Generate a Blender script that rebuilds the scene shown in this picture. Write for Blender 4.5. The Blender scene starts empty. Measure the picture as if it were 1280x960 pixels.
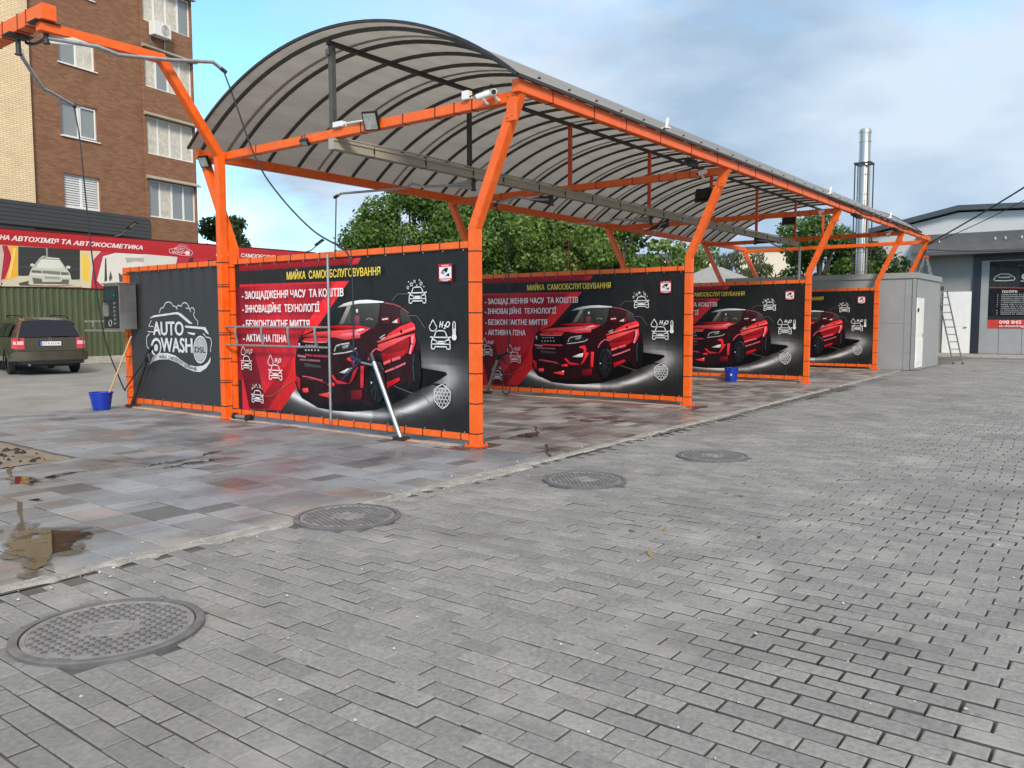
import bpy, bmesh, math, random
import numpy as np
from mathutils import Vector, Matrix
from mathutils.geometry import tessellate_polygon

random.seed(7)
rng = np.random.default_rng(7)
SC = bpy.context.scene
COL = SC.collection
R = math.radians

# ------------------------------------------------------------------ camera
cam_d = bpy.data.cameras.new("camera")
cam = bpy.data.objects.new("camera", cam_d)
COL.objects.link(cam)
SC.camera = cam
cam_d.sensor_fit = 'HORIZONTAL'
cam_d.sensor_width = 36.0
cam_d.lens = 1029.22 / 1280 * 36.0
cam_d.clip_start = 0.05
cam_d.clip_end = 2000
yaw, pitch, roll = 0.6508, -0.0782, -0.0022
fw = Vector((math.cos(pitch) * math.cos(yaw), math.cos(pitch) * math.sin(yaw), math.sin(pitch)))
rt = Vector((math.sin(yaw), -math.cos(yaw), 0))
up = rt.cross(fw)
rt, up = rt * math.cos(roll) + up * math.sin(roll), up * math.cos(roll) - rt * math.sin(roll)
M = Matrix((rt, up, -fw)).transposed().to_4x4()
M.translation = Vector((-7.3604, -6.124, 1.5))
cam.matrix_world = M

# ------------------------------------------------------------------ sky, sun, exposure
SUN_AZ, SUN_EL = R(228), R(34)
sunv = Vector((math.cos(SUN_AZ) * math.cos(SUN_EL), math.sin(SUN_AZ) * math.cos(SUN_EL), math.sin(SUN_EL)))
world = bpy.data.worlds.new("World")
SC.world = world
world.use_nodes = True
wn, wl = world.node_tree.nodes, world.node_tree.links
wn.clear()
w_out = wn.new('ShaderNodeOutputWorld')
w_bg = wn.new('ShaderNodeBackground')
w_bg.inputs['Strength'].default_value = 0.10
sky = wn.new('ShaderNodeTexSky')
sky.sky_type = 'NISHITA'
sky.sun_disc = False
sky.sun_elevation = SUN_EL
sky.sun_rotation = math.pi / 2 - SUN_AZ
sky.air_density = 1.0
sky.dust_density = 0.6
sky.ozone_density = 2.0
w_tc = wn.new('ShaderNodeTexCoord')
w_map = wn.new('ShaderNodeMapping')
w_map.inputs['Scale'].default_value = (1.0, 1.0, 2.6)
w_map.inputs['Location'].default_value = (0.35, 0.10, 0.0)
w_n1 = wn.new('ShaderNodeTexNoise')
w_n1.inputs['Scale'].default_value = 2.1
w_n1.inputs['Detail'].default_value = 7
w_n1.inputs['Roughness'].default_value = 0.55
w_n1.inputs['Distortion'].default_value = 0.35
# the overcast lies towards +X, the sky is open towards +Y
w_dir = wn.new('ShaderNodeVectorMath'); w_dir.operation = 'DOT_PRODUCT'
w_dir.inputs[1].default_value = (0.66, -0.75, 0.0)
w_mr = wn.new('ShaderNodeMapRange')
w_mr.inputs['From Min'].default_value = -0.62
w_mr.inputs['From Max'].default_value = 0.02
w_mr.inputs['To Min'].default_value = -0.30
w_mr.inputs['To Max'].default_value = 0.26
w_add = wn.new('ShaderNodeMath'); w_add.operation = 'ADD'
w_ramp = wn.new('ShaderNodeValToRGB')
w_ramp.color_ramp.elements[0].position = 0.42
w_ramp.color_ramp.elements[0].color = (0, 0, 0, 1)
w_ramp.color_ramp.elements[1].position = 0.68
w_ramp.color_ramp.elements[1].color = (1, 1, 1, 1)
w_n2 = wn.new('ShaderNodeTexNoise')
w_n2.inputs['Scale'].default_value = 3.3
w_n2.inputs['Detail'].default_value = 6
w_n2.inputs['Roughness'].default_value = 0.5
w_cr = wn.new('ShaderNodeValToRGB')
w_cr.color_ramp.elements[0].position = 0.36
w_cr.color_ramp.elements[0].color = (2.4, 3.3, 4.35, 1)
w_cr.color_ramp.elements[1].position = 0.62
w_cr.color_ramp.elements[1].color = (4.2, 4.95, 5.8, 1)
w_mix = wn.new('ShaderNodeMix'); w_mix.data_type = 'RGBA'
w_gain = wn.new('ShaderNodeMix'); w_gain.data_type = 'RGBA'; w_gain.blend_type = 'MULTIPLY'
w_gain.inputs[0].default_value = 1.0
w_gain.inputs[7].default_value = (1.2, 1.65, 1.8, 1)
wl.new(w_tc.outputs['Generated'], w_map.inputs['Vector'])
wl.new(w_map.outputs[0], w_n1.inputs['Vector'])
wl.new(w_map.outputs[0], w_n2.inputs['Vector'])
wl.new(w_tc.outputs['Generated'], w_dir.inputs[0])
wl.new(w_dir.outputs['Value'], w_mr.inputs['Value'])
wl.new(w_mr.outputs[0], w_add.inputs[0])
wl.new(w_n1.outputs[0], w_add.inputs[1])
wl.new(w_add.outputs[0], w_ramp.inputs[0])
wl.new(w_n2.outputs[0], w_cr.inputs[0])
# cloud deck added out of view overhead, neutral bright grey to whiten the fill light
w_sep = wn.new('ShaderNodeSeparateXYZ')
wl.new(w_tc.outputs['Generated'], w_sep.inputs[0])
w_zen = wn.new('ShaderNodeMapRange')
w_zen.inputs['From Min'].default_value = 0.46
w_zen.inputs['From Max'].default_value = 0.80
wl.new(w_sep.outputs[2], w_zen.inputs['Value'])
w_max = wn.new('ShaderNodeMath'); w_max.operation = 'MAXIMUM'
wl.new(w_ramp.outputs[0], w_max.inputs[0]); wl.new(w_zen.outputs[0], w_max.inputs[1])
w_cz = wn.new('ShaderNodeMix'); w_cz.data_type = 'RGBA'
wl.new(w_zen.outputs[0], w_cz.inputs[0]); wl.new(w_cr.outputs[0], w_cz.inputs[6])
w_cz.inputs[7].default_value = (6.6, 6.4, 6.1, 1)
wl.new(w_max.outputs[0], w_mix.inputs[0])
wl.new(sky.outputs[0], w_gain.inputs[6])
wl.new(w_gain.outputs[2], w_mix.inputs[6])
wl.new(w_cz.outputs[2], w_mix.inputs[7])
wl.new(w_mix.outputs[2], w_bg.inputs['Color'])
wl.new(w_bg.outputs[0], w_out.inputs['Surface'])

sun_d = bpy.data.lights.new("sun", 'SUN')
sun_d.energy = 2.1
sun_d.angle = R(13)
sun_d.color = (1.0, 0.90, 0.78)
sun = bpy.data.objects.new("sun", sun_d)
sun.rotation_euler = sunv.to_track_quat('Z', 'Y').to_euler()
COL.objects.link(sun)

SC.view_settings.view_transform = 'Standard'
SC.view_settings.look = 'None'
SC.view_settings.exposure = 0.76
SC.view_settings.gamma = 1.0
SC.view_settings.use_curve_mapping = False

# ------------------------------------------------------------------ materials
def lin(c):
    r = []
    for v in c[:3]:
        v = v / 255.0
        r.append(v / 12.92 if v <= 0.04045 else ((v + 0.055) / 1.055) ** 2.4)
    return r

def mat(name, col, rough=0.6, metal=0.0, var=0.0, vscale=6.0, bump=0.0, bscale=40.0, spec=0.5, wear=None):
    m = bpy.data.materials.new(name)
    m.use_nodes = True
    n, l = m.node_tree.nodes, m.node_tree.links
    b = n['Principled BSDF']
    b.inputs['Base Color'].default_value = (*col, 1)
    b.inputs['Roughness'].default_value = rough
    b.inputs['Metallic'].default_value = metal
    b.inputs['Specular IOR Level'].default_value = spec
    tc = n.new('ShaderNodeTexCoord')
    if var > 0:
        no = n.new('ShaderNodeTexNoise')
        no.inputs['Scale'].default_value = vscale
        no.inputs['Detail'].default_value = 6
        no.inputs['Roughness'].default_value = 0.65
        l.new(tc.outputs['Object'], no.inputs['Vector'])
        rp = n.new('ShaderNodeValToRGB')
        rp.color_ramp.elements[0].position = 0.3
        rp.color_ramp.elements[1].position = 0.7
        rp.color_ramp.elements[0].color = (*[max(0, c * (1 - var)) for c in col], 1)
        c2 = wear if wear else [min(1, c * (1 + var)) for c in col]
        rp.color_ramp.elements[1].color = (*c2, 1)
        l.new(no.outputs[0], rp.inputs[0])
        l.new(rp.outputs[0], b.inputs['Base Color'])
        mr = n.new('ShaderNodeMapRange')
        mr.inputs['To Min'].default_value = max(0.02, rough - 0.12)
        mr.inputs['To Max'].default_value = min(1, rough + 0.12)
        l.new(no.outputs[0], mr.inputs['Value'])
        l.new(mr.outputs[0], b.inputs['Roughness'])
    if bump > 0:
        nb = n.new('ShaderNodeTexNoise')
        nb.inputs['Scale'].default_value = bscale
        nb.inputs['Detail'].default_value = 5
        l.new(tc.outputs['Object'], nb.inputs['Vector'])
        bp = n.new('ShaderNodeBump')
        bp.inputs['Strength'].default_value = bump
        bp.inputs['Distance'].default_value = 0.02
        l.new(nb.outputs[0], bp.inputs['Height'])
        l.new(bp.outputs[0], b.inputs['Normal'])
    return m

def film(m, lo, hi, scale, amt):
    """turns a material into a thin broken film: noise leaves gaps where what lies below shows"""
    n, l = m.node_tree.nodes, m.node_tree.links
    b, out = n['Principled BSDF'], n['Material Output']
    tc = n.new('ShaderNodeTexCoord'); no = n.new('ShaderNodeTexNoise')
    no.inputs['Scale'].default_value = scale; no.inputs['Detail'].default_value = 7
    l.new(tc.outputs['Object'], no.inputs['Vector'])
    mr = n.new('ShaderNodeMapRange'); mr.inputs['From Min'].default_value = lo; mr.inputs['From Max'].default_value = hi; mr.inputs['To Max'].default_value = amt
    l.new(no.outputs[0], mr.inputs['Value'])
    tr = n.new('ShaderNodeBsdfTransparent'); mx = n.new('ShaderNodeMixShader')
    l.new(mr.outputs[0], mx.inputs[0]); l.new(tr.outputs[0], mx.inputs[1]); l.new(b.outputs[0], mx.inputs[2])
    l.new(mx.outputs[0], out.inputs['Surface'])
    return m

def speckle(m, col, lo, hi, scale, amt):
    """chips and rust spots on paint"""
    n, l = m.node_tree.nodes, m.node_tree.links
    b = n['Principled BSDF']
    src = b.inputs['Base Color'].links[0].from_socket
    tc = n.new('ShaderNodeTexCoord'); no = n.new('ShaderNodeTexNoise')
    no.inputs['Scale'].default_value = scale; no.inputs['Detail'].default_value = 4
    l.new(tc.outputs['Object'], no.inputs['Vector'])
    mr = n.new('ShaderNodeMapRange'); mr.inputs['From Min'].default_value = lo; mr.inputs['From Max'].default_value = hi; mr.inputs['To Max'].default_value = amt
    l.new(no.outputs[0], mr.inputs['Value'])
    mx = n.new('ShaderNodeMix'); mx.data_type = 'RGBA'
    l.new(mr.outputs[0], mx.inputs[0]); l.new(src, mx.inputs[6]); mx.inputs[7].default_value = (*col, 1)
    l.new(mx.outputs[2], b.inputs['Base Color'])
    return m

def island_mat(name, stops, rough=0.8, grain=0.25, gscale=60.0, bump=0.15, stain=None, wet=0.0, dark=None):
    """colour picked per loose piece (brick, tile, leaf), with fine grain on top"""
    m = bpy.data.materials.new(name)
    m.use_nodes = True
    n, l = m.node_tree.nodes, m.node_tree.links
    b = n['Principled BSDF']
    g = n.new('ShaderNodeNewGeometry')
    rp = n.new('ShaderNodeValToRGB')
    rp.color_ramp.interpolation = 'LINEAR'
    els = rp.color_ramp.elements
    while len(els) < len(stops):
        els.new(0.5)
    for e, (p, c) in zip(els, stops):
        e.position = p
        e.color = (*c, 1)
    l.new(g.outputs['Random Per Island'], rp.inputs[0])
    tc = n.new('ShaderNodeTexCoord')
    no = n.new('ShaderNodeTexNoise')
    no.inputs['Scale'].default_value = gscale
    no.inputs['Detail'].default_value = 8
    no.inputs['Roughness'].default_value = 0.7
    l.new(tc.outputs['Object'], no.inputs['Vector'])
    mr = n.new('ShaderNodeMapRange')
    mr.inputs['From Min'].default_value = 0.3
    mr.inputs['From Max'].default_value = 0.7
    mr.inputs['To Min'].default_value = 1 - grain
    mr.inputs['To Max'].default_value = 1 + grain
    l.new(no.outputs[0], mr.inputs['Value'])
    mu = n.new('ShaderNodeMix'); mu.data_type = 'RGBA'; mu.blend_type = 'MULTIPLY'
    mu.inputs[0].default_value = 1
    l.new(rp.outputs[0], mu.inputs[6])
    l.new(mr.outputs[0], mu.inputs[7])
    last = mu.outputs[2]
    if stain:
        scol, sscale, lo, hi, amt = stain
        sn = n.new('ShaderNodeTexNoise')
        sn.inputs['Scale'].default_value = sscale
        sn.inputs['Detail'].default_value = 7
        sn.inputs['Roughness'].default_value = 0.62
        l.new(tc.outputs['Object'], sn.inputs['Vector'])
        sr = n.new('ShaderNodeMapRange')
        sr.inputs['From Min'].default_value = lo
        sr.inputs['From Max'].default_value = hi
        sr.inputs['To Max'].default_value = amt
        l.new(sn.outputs[0], sr.inputs['Value'])
        sm = n.new('ShaderNodeMix'); sm.data_type = 'RGBA'
        l.new(sr.outputs[0], sm.inputs[0])
        l.new(last, sm.inputs[6])
        sm.inputs[7].default_value = (*scol, 1)
        last = sm.outputs[2]
    if dark:
        dcol, dscale, lo, hi, amt = dark
        sn = n.new('ShaderNodeTexNoise')
        sn.inputs['Scale'].default_value = dscale
        sn.inputs['Detail'].default_value = 6
        sn.inputs['Roughness'].default_value = 0.6
        sp = n.new('ShaderNodeMapping'); sp.inputs['Location'].default_value = (3.7, 8.1, 0)
        l.new(tc.outputs['Object'], sp.inputs[0]); l.new(sp.outputs[0], sn.inputs['Vector'])
        sr = n.new('ShaderNodeMapRange')
        sr.inputs['From Min'].default_value = lo
        sr.inputs['From Max'].default_value = hi
        sr.inputs['To Max'].default_value = amt
        l.new(sn.outputs[0], sr.inputs['Value'])
        sm = n.new('ShaderNodeMix'); sm.data_type = 'RGBA'
        l.new(sr.outputs[0], sm.inputs[0]); l.new(last, sm.inputs[6]); sm.inputs[7].default_value = (*dcol, 1)
        last = sm.outputs[2]
    b.inputs['Roughness'].default_value = rough
    if wet > 0:
        wnz = n.new('ShaderNodeTexNoise')
        wnz.inputs['Scale'].default_value = 0.8
        wnz.inputs['Detail'].default_value = 5
        l.new(tc.outputs['Object'], wnz.inputs['Vector'])
        wr = n.new('ShaderNodeMapRange')
        wr.inputs['From Min'].default_value = 0.42
        wr.inputs['From Max'].default_value = 0.62
        l.new(wnz.outputs[0], wr.inputs['Value'])
        dm = n.new('ShaderNodeMix'); dm.data_type = 'RGBA'; dm.blend_type = 'MULTIPLY'
        ml = n.new('ShaderNodeMath'); ml.operation = 'MULTIPLY'; ml.inputs[1].default_value = wet
        l.new(wr.outputs[0], ml.inputs[0])
        l.new(ml.outputs[0], dm.inputs[0])
        l.new(last, dm.inputs[6])
        dm.inputs[7].default_value = (0.46, 0.46, 0.48, 1)
        last = dm.outputs[2]
        ro = n.new('ShaderNodeMapRange')
        ro.inputs['To Min'].default_value = rough
        ro.inputs['To Max'].default_value = 0.27
        l.new(wr.outputs[0], ro.inputs['Value'])
        l.new(ro.outputs[0], b.inputs['Roughness'])
    l.new(last, b.inputs['Base Color'])
    if bump > 0:
        bp = n.new('ShaderNodeBump')
        bp.inputs['Strength'].default_value = bump
        bp.inputs['Distance'].default_value = 0.004
        l.new(no.outputs[0], bp.inputs['Height'])
        l.new(bp.outputs[0], b.inputs['Normal'])
    return m

def brick_mat(name, c1, c2, mortar, bw, bh, frame=0.02, rough=0.85, rotz=0.0):
    m = bpy.data.materials.new(name)
    m.use_nodes = True
    n, l = m.node_tree.nodes, m.node_tree.links
    b = n['Principled BSDF']
    tc = n.new('ShaderNodeTexCoord')
    sx = n.new('ShaderNodeSeparateXYZ')
    l.new(tc.outputs['Object'], sx.inputs[0])
    ad = n.new('ShaderNodeMath'); ad.operation = 'ADD'
    l.new(sx.outputs[0], ad.inputs[0]); l.new(sx.outputs[1], ad.inputs[1])
    cb = n.new('ShaderNodeCombineXYZ')
    l.new(ad.outputs[0], cb.inputs[0]); l.new(sx.outputs[2], cb.inputs[1])
    br = n.new('ShaderNodeTexBrick')
    br.inputs['Scale'].default_value = 1.0
    br.inputs['Brick Width'].default_value = bw
    br.inputs['Row Height'].default_value = bh
    br.inputs['Mortar Size'].default_value = frame
    br.inputs['Mortar Smooth'].default_value = 0.3
    br.inputs['Bias'].default_value = 0.0
    br.inputs['Color1'].default_value = (*c1, 1)
    br.inputs['Color2'].default_value = (*c2, 1)
    br.inputs['Mortar'].default_value = (*mortar, 1)
    l.new(cb.outputs[0], br.inputs['Vector'])
    no = n.new('ShaderNodeTexNoise'); no.inputs['Scale'].default_value = 1.2; no.inputs['Detail'].default_value = 6
    l.new(tc.outputs['Object'], no.inputs['Vector'])
    mr = n.new('ShaderNodeMapRange')
    mr.inputs['From Min'].default_value = 0.3; mr.inputs['From Max'].default_value = 0.7
    mr.inputs['To Min'].default_value = 0.93; mr.inputs['To Max'].default_value = 1.07
    l.new(no.outputs[0], mr.inputs['Value'])
    mu = n.new('ShaderNodeMix'); mu.data_type = 'RGBA'; mu.blend_type = 'MULTIPLY'; mu.inputs[0].default_value = 1
    l.new(br.outputs[0], mu.inputs[6]); l.new(mr.outputs[0], mu.inputs[7])
    l.new(mu.outputs[2], b.inputs['Base Color'])
    b.inputs['Roughness'].default_value = rough
    bp = n.new('ShaderNodeBump'); bp.inputs['Strength'].default_value = 0.5; bp.inputs['Distance'].default_value = 0.01
    bp.invert = True
    l.new(br.outputs['Fac'], bp.inputs['Height'])
    l.new(bp.outputs[0], b.inputs['Normal'])
    return m

def print_mat(name, rough=0.38, wr=0.45):
    """vinyl print: ink colours come from the mesh, wrinkles from a soft bump"""
    m = bpy.data.materials.new(name)
    m.use_nodes = True
    n, l = m.node_tree.nodes, m.node_tree.links
    b = n['Principled BSDF']
    a = n.new('ShaderNodeAttribute'); a.attribute_name = 'ink'
    l.new(a.outputs['Color'], b.inputs['Base Color'])
    b.inputs['Roughness'].default_value = rough
    b.inputs['Specular IOR Level'].default_value = 0.22
    tc = n.new('ShaderNodeTexCoord')
    mp = n.new('ShaderNodeMapping'); mp.inputs['Scale'].default_value = (1, 2.6, 1.1)
    no = n.new('ShaderNodeTexNoise'); no.inputs['Scale'].default_value = 1.6; no.inputs['Detail'].default_value = 3
    l.new(tc.outputs['Object'], mp.inputs[0]); l.new(mp.outputs[0], no.inputs['Vector'])
    bp = n.new('ShaderNodeBump'); bp.inputs['Strength'].default_value = wr; bp.inputs['Distance'].default_value = 0.08
    l.new(no.outputs[0], bp.inputs['Height']); l.new(bp.outputs[0], b.inputs['Normal'])
    return m

def leaf_mat(name, dark, mid, light):
    m = bpy.data.materials.new(name)
    m.use_nodes = True
    n, l = m.node_tree.nodes, m.node_tree.links
    b = n['Principled BSDF']
    g = n.new('ShaderNodeNewGeometry')
    rp = n.new('ShaderNodeValToRGB')
    e = rp.color_ramp.elements
    e[0].color = (*dark, 1); e[1].color = (*light, 1); e.new(0.55).color = (*mid, 1)
    l.new(g.outputs['Random Per Island'], rp.inputs[0])
    l.new(rp.outputs[0], b.inputs['Base Color'])
    b.inputs['Roughness'].default_value = 0.55
    tr = n.new('ShaderNodeBsdfTranslucent')
    l.new(rp.outputs[0], tr.inputs['Color'])
    mx = n.new('ShaderNodeMixShader'); mx.inputs[0].default_value = 0.48
    l.new(b.outputs[0], mx.inputs[1]); l.new(tr.outputs[0], mx.inputs[2])
    l.new(mx.outputs[0], n['Material Output'].inputs['Surface'])
    return m

def glass_mat(name, col, rough=0.06):
    m = mat(name, col, rough, 0.0, spec=0.8)
    m.node_tree.nodes['Principled BSDF'].inputs['Coat Weight'].default_value = 0.6
    return m

ORANGE = (0.86, 0.115, 0.004)
MT = {}
MT['orange'] = mat('orange_paint', ORANGE, 0.40, var=0.13, vscale=7.0, bump=0.08, bscale=60, wear=(0.88, 0.145, 0.015))
speckle(MT['orange'], (0.24, 0.075, 0.03), 0.66, 0.74, 11.0, 0.55)
MT['orange_red'] = mat('red_orange_paint', (0.66, 0.075, 0.02), 0.42, var=0.12, vscale=3.0)
MT['dark_steel'] = mat('dark_steel', (0.040, 0.035, 0.032), 0.5, 0.2, var=0.3)
MT['rib_steel'] = mat('brown_grey_rib', (0.062, 0.055, 0.049), 0.5, 0.1, var=0.2)
MT['channel'] = mat('grey_beige_trunking', (0.36, 0.33, 0.27), 0.5, 0.1, var=0.15, vscale=2)
MT['galv'] = mat('galvanised_steel', (0.42, 0.43, 0.44), 0.34, 0.85, var=0.2, vscale=9)
MT['stainless'] = mat('stainless_steel', (0.50, 0.48, 0.46), 0.3, 0.9, var=0.12, vscale=5)
MT['black'] = mat('black_plastic', (0.012, 0.012, 0.013), 0.45)
MT['black_rubber'] = mat('black_rubber', (0.015, 0.015, 0.016), 0.6)
MT['white'] = mat('white_plastic', (0.74, 0.74, 0.72), 0.4)
MT['white_frame'] = mat('white_window_frame', (0.80, 0.80, 0.78), 0.35, var=0.05)
MT['blue'] = mat('blue_plastic', (0.006, 0.035, 0.36), 0.35, var=0.1)
MT['wood'] = mat('pale_wood', (0.52, 0.33, 0.16), 0.55, var=0.2, vscale=12)
MT['hose'] = mat('black_hose', (0.02, 0.024, 0.03), 0.4)
MT['hose_red'] = mat('dark_red_hose', (0.42, 0.045, 0.07), 0.45)
MT['hose_blue'] = mat('blue_hose', (0.010, 0.018, 0.055), 0.45)
MT['steel_grey'] = mat('painted_grey_steel', (0.085, 0.085, 0.08), 0.45, 0.2, var=0.2)
MT['bright_zinc'] = mat('bright_zinc', (0.55, 0.55, 0.53), 0.45, 0.3, var=0.12)
MT['vinyl_dark'] = mat('dark_vinyl', (0.03, 0.03, 0.031), 0.42)
MT['print'] = print_mat('printed_vinyl')
MT['lamp_glass'] = mat('lamp_glass', (0.34, 0.34, 0.31), 0.1, var=0.3, vscale=14)
MT['cast'] = mat('cast_iron', (0.21, 0.212, 0.217), 0.5, 0.2, var=0.25, vscale=7, bump=0.3, bscale=120, wear=(0.29, 0.288, 0.285))
MT['concrete'] = mat('concrete', (0.36, 0.34, 0.31), 0.85, var=0.25, vscale=4, bump=0.5, bscale=30)
MT['grey_wall'] = mat('grey_panel', (0.25, 0.25, 0.245), 0.5, var=0.06, vscale=2)
MT['shed'] = mat('grey_shed_panel', (0.30, 0.31, 0.315), 0.5, var=0.07, vscale=2.5)
MT['dark_trim'] = mat('dark_navy_trim', (0.018, 0.022, 0.032), 0.4)
MT['roof_dark'] = mat('dark_roof_sheet', (0.055, 0.065, 0.08), 0.45, var=0.15)
MT['awning'] = mat('dark_grey_awning', (0.075, 0.08, 0.085), 0.5, var=0.2, vscale=2)
MT['glass'] = glass_mat('window_glass', (0.24, 0.26, 0.26))
MT['curtain'] = mat('curtain', (0.58, 0.55, 0.47), 0.8, var=0.25, vscale=5)
MT['car_paint'] = mat('olive_car_paint', (0.080, 0.073, 0.050), 0.26, 0.45, var=0.05)
MT['car_paint'].node_tree.nodes['Principled BSDF'].inputs['Coat Weight'].default_value = 0.7
MT['car_glass'] = mat('dark_car_glass', (0.006, 0.009, 0.02), 0.08, spec=0.35)
MT['tail'] = mat('red_lens', (0.5, 0.05, 0.06), 0.2)
MT['tail_w'] = mat('pale_lens', (0.7, 0.42, 0.42), 0.2)
MT['bark'] = mat('bark', (0.09, 0.07, 0.05), 0.9, var=0.35, vscale=8, bump=0.5)

# ------------------------------------------------------------------ mesh helpers
class MB:
    def __init__(s):
        s.v, s.f, s.mi = [], [], []
    def add(s, vs, fs, mi=0):
        o = len(s.v)
        s.v += [tuple(p) for p in vs]
        s.f += [tuple(i + o for i in f) for f in fs]
        s.mi += [mi] * len(fs)
    def box(s, x0, x1, y0, y1, z0, z1, mi=0):
        s.add([(x0, y0, z0), (x1, y0, z0), (x1, y1, z0), (x0, y1, z0), (x0, y0, z1), (x1, y0, z1), (x1, y1, z1), (x0, y1, z1)],
              [(0, 3, 2, 1), (4, 5, 6, 7), (0, 1, 5, 4), (1, 2, 6, 5), (2, 3, 7, 6), (3, 0, 4, 7)], mi)
    def sweep(s, pts, w, h, side=(1, 0, 0), mi=0):
        """rectangular tube along a bent line; w is measured along `side`"""
        pts = [Vector(p) for p in pts]
        sd = Vector(side).normalized()
        rings = []
        for i, p in enumerate(pts):
            d0 = (pts[i] - pts[i - 1]).normalized() if i else (pts[1] - pts[0]).normalized()
            d1 = (pts[i + 1] - pts[i]).normalized() if i < len(pts) - 1 else d0
            t = (d0 + d1).normalized()
            n = sd.cross(t).normalized()
            k = 1 / max(0.3, t.dot(d0))
            a, b = sd * w / 2, n * h / 2 * k
            rings.append([p - a - b, p + a - b, p + a + b, p - a + b])
        vs = [q for r in rings for q in r]
        fs = [(3, 2, 1, 0), tuple(len(vs) - 4 + i for i in range(4))]
        for i in range(len(rings) - 1):
            for k in range(4):
                a, b = i * 4 + k, i * 4 + (k + 1) % 4
                fs.append((a, b, b + 4, a + 4))
        s.add(vs, fs, mi)
    def tube(s, pts, r, n=10, mi=0, r2=None, cap=True):
        pts = [Vector(p) for p in pts]
        t0 = (pts[1] - pts[0]).normalized()
        a = t0.orthogonal().normalized()
        vs, fs = [], []
        for i, p in enumerate(pts):
            d0 = (pts[i] - pts[i - 1]).normalized() if i else t0
            d1 = (pts[i + 1] - pts[i]).normalized() if i < len(pts) - 1 else d0
            t = (d0 + d1).normalized()
            a = (a - t * a.dot(t)).normalized()
            b = t.cross(a)
            rr = r if r2 is None else r + (r2 - r) * i / (len(pts) - 1)
            for k in range(n):
                an = 2 * math.pi * k / n
                vs.append(p + a * (rr * math.cos(an)) + b * (rr * math.sin(an)))
        for i in range(len(pts) - 1):
            for k in range(n):
                q, w = i * n + k, i * n + (k + 1) % n
                fs.append((q, w, w + n, q + n))
        if cap:
            fs.append(tuple(range(n - 1, -1, -1)))
            fs.append(tuple(range((len(pts) - 1) * n, len(pts) * n)))
        s.add(vs, fs, mi)
    def lathe(s, prof, c=(0, 0, 0), n=28, mi=0, axis='z'):
        vs, fs = [], []
        for r, z in prof:
            for k in range(n):
                an = 2 * math.pi * k / n
                vs.append((c[0] + r * math.cos(an), c[1] + r * math.sin(an), c[2] + z))
        for i in range(len(prof) - 1):
            for k in range(n):
                q, w = i * n + k, i * n + (k + 1) % n
                fs.append((q, w, w + n, q + n))
        fs.append(tuple(range(n - 1, -1, -1)))
        fs.append(tuple(range((len(prof) - 1) * n, len(prof) * n)))
        s.add(vs, fs, mi)
    def quad(s, a, b, c, d, mi=0):
        s.add([a, b, c, d], [(0, 1, 2, 3)], mi)
    def build(s, name, mats, parent=None, loc=None, bevel=0.0, smooth=False, recalc=True):
        me = bpy.data.meshes.new(name)
        me.from_pydata(s.v, [], s.f)
        mats = mats if isinstance(mats, (list, tuple)) else [mats]
        for m in mats:
            me.materials.append(m)
        if len(mats) > 1:
            me.polygons.foreach_set('material_index', s.mi)
        if recalc or bevel:
            bm = bmesh.new(); bm.from_mesh(me)
            if recalc:
                bmesh.ops.recalc_face_normals(bm, faces=bm.faces)
            if bevel:
                es = [e for e in bm.edges if len(e.link_faces) == 2 and e.calc_face_angle(0) > 0.6]
                bmesh.ops.bevel(bm, geom=es, offset=bevel, segments=2, affect='EDGES', clamp_overlap=True)
            bm.to_mesh(me); bm.free()
        if not smooth:
            me.shade_flat()
        else:
            for p in me.polygons:
                p.use_smooth = True
            try:
                me.set_sharp_from_angle(angle=R(38))
            except Exception:
                pass
        o = bpy.data.objects.new(name, me)
        COL.objects.link(o)
        if parent is not None:
            o.parent = parent
        if loc:
            o.location = loc
        return o

def thing(name, label, cat, loc=(0, 0, 0), rotz=0.0, group=None):
    o = bpy.data.objects.new(name, None)
    o.empty_display_size = 0.2
    COL.objects.link(o)
    o.location = loc
    o.rotation_euler = (0, 0, rotz)
    o['label'] = label; o['category'] = cat
    if group: o['group'] = group
    return o

def tag(o, label, cat, group=None):
    o['label'] = label; o['category'] = cat
    if group: o['group'] = group
    return o

def struct(o):
    o['kind'] = 'structure'
    return o

def dup(root, loc=None, rotz=None, label=None):
    r = root.copy(); COL.objects.link(r)
    if loc is not None: r.location = loc
    if rotz is not None: r.rotation_euler = (0, 0, rotz)
    if label: r['label'] = label
    for ch in list(root.children):
        c = ch.copy(); COL.objects.link(c); c.parent = r
        for g in list(ch.children):
            d = g.copy(); COL.objects.link(d); d.parent = c
    return r

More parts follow.
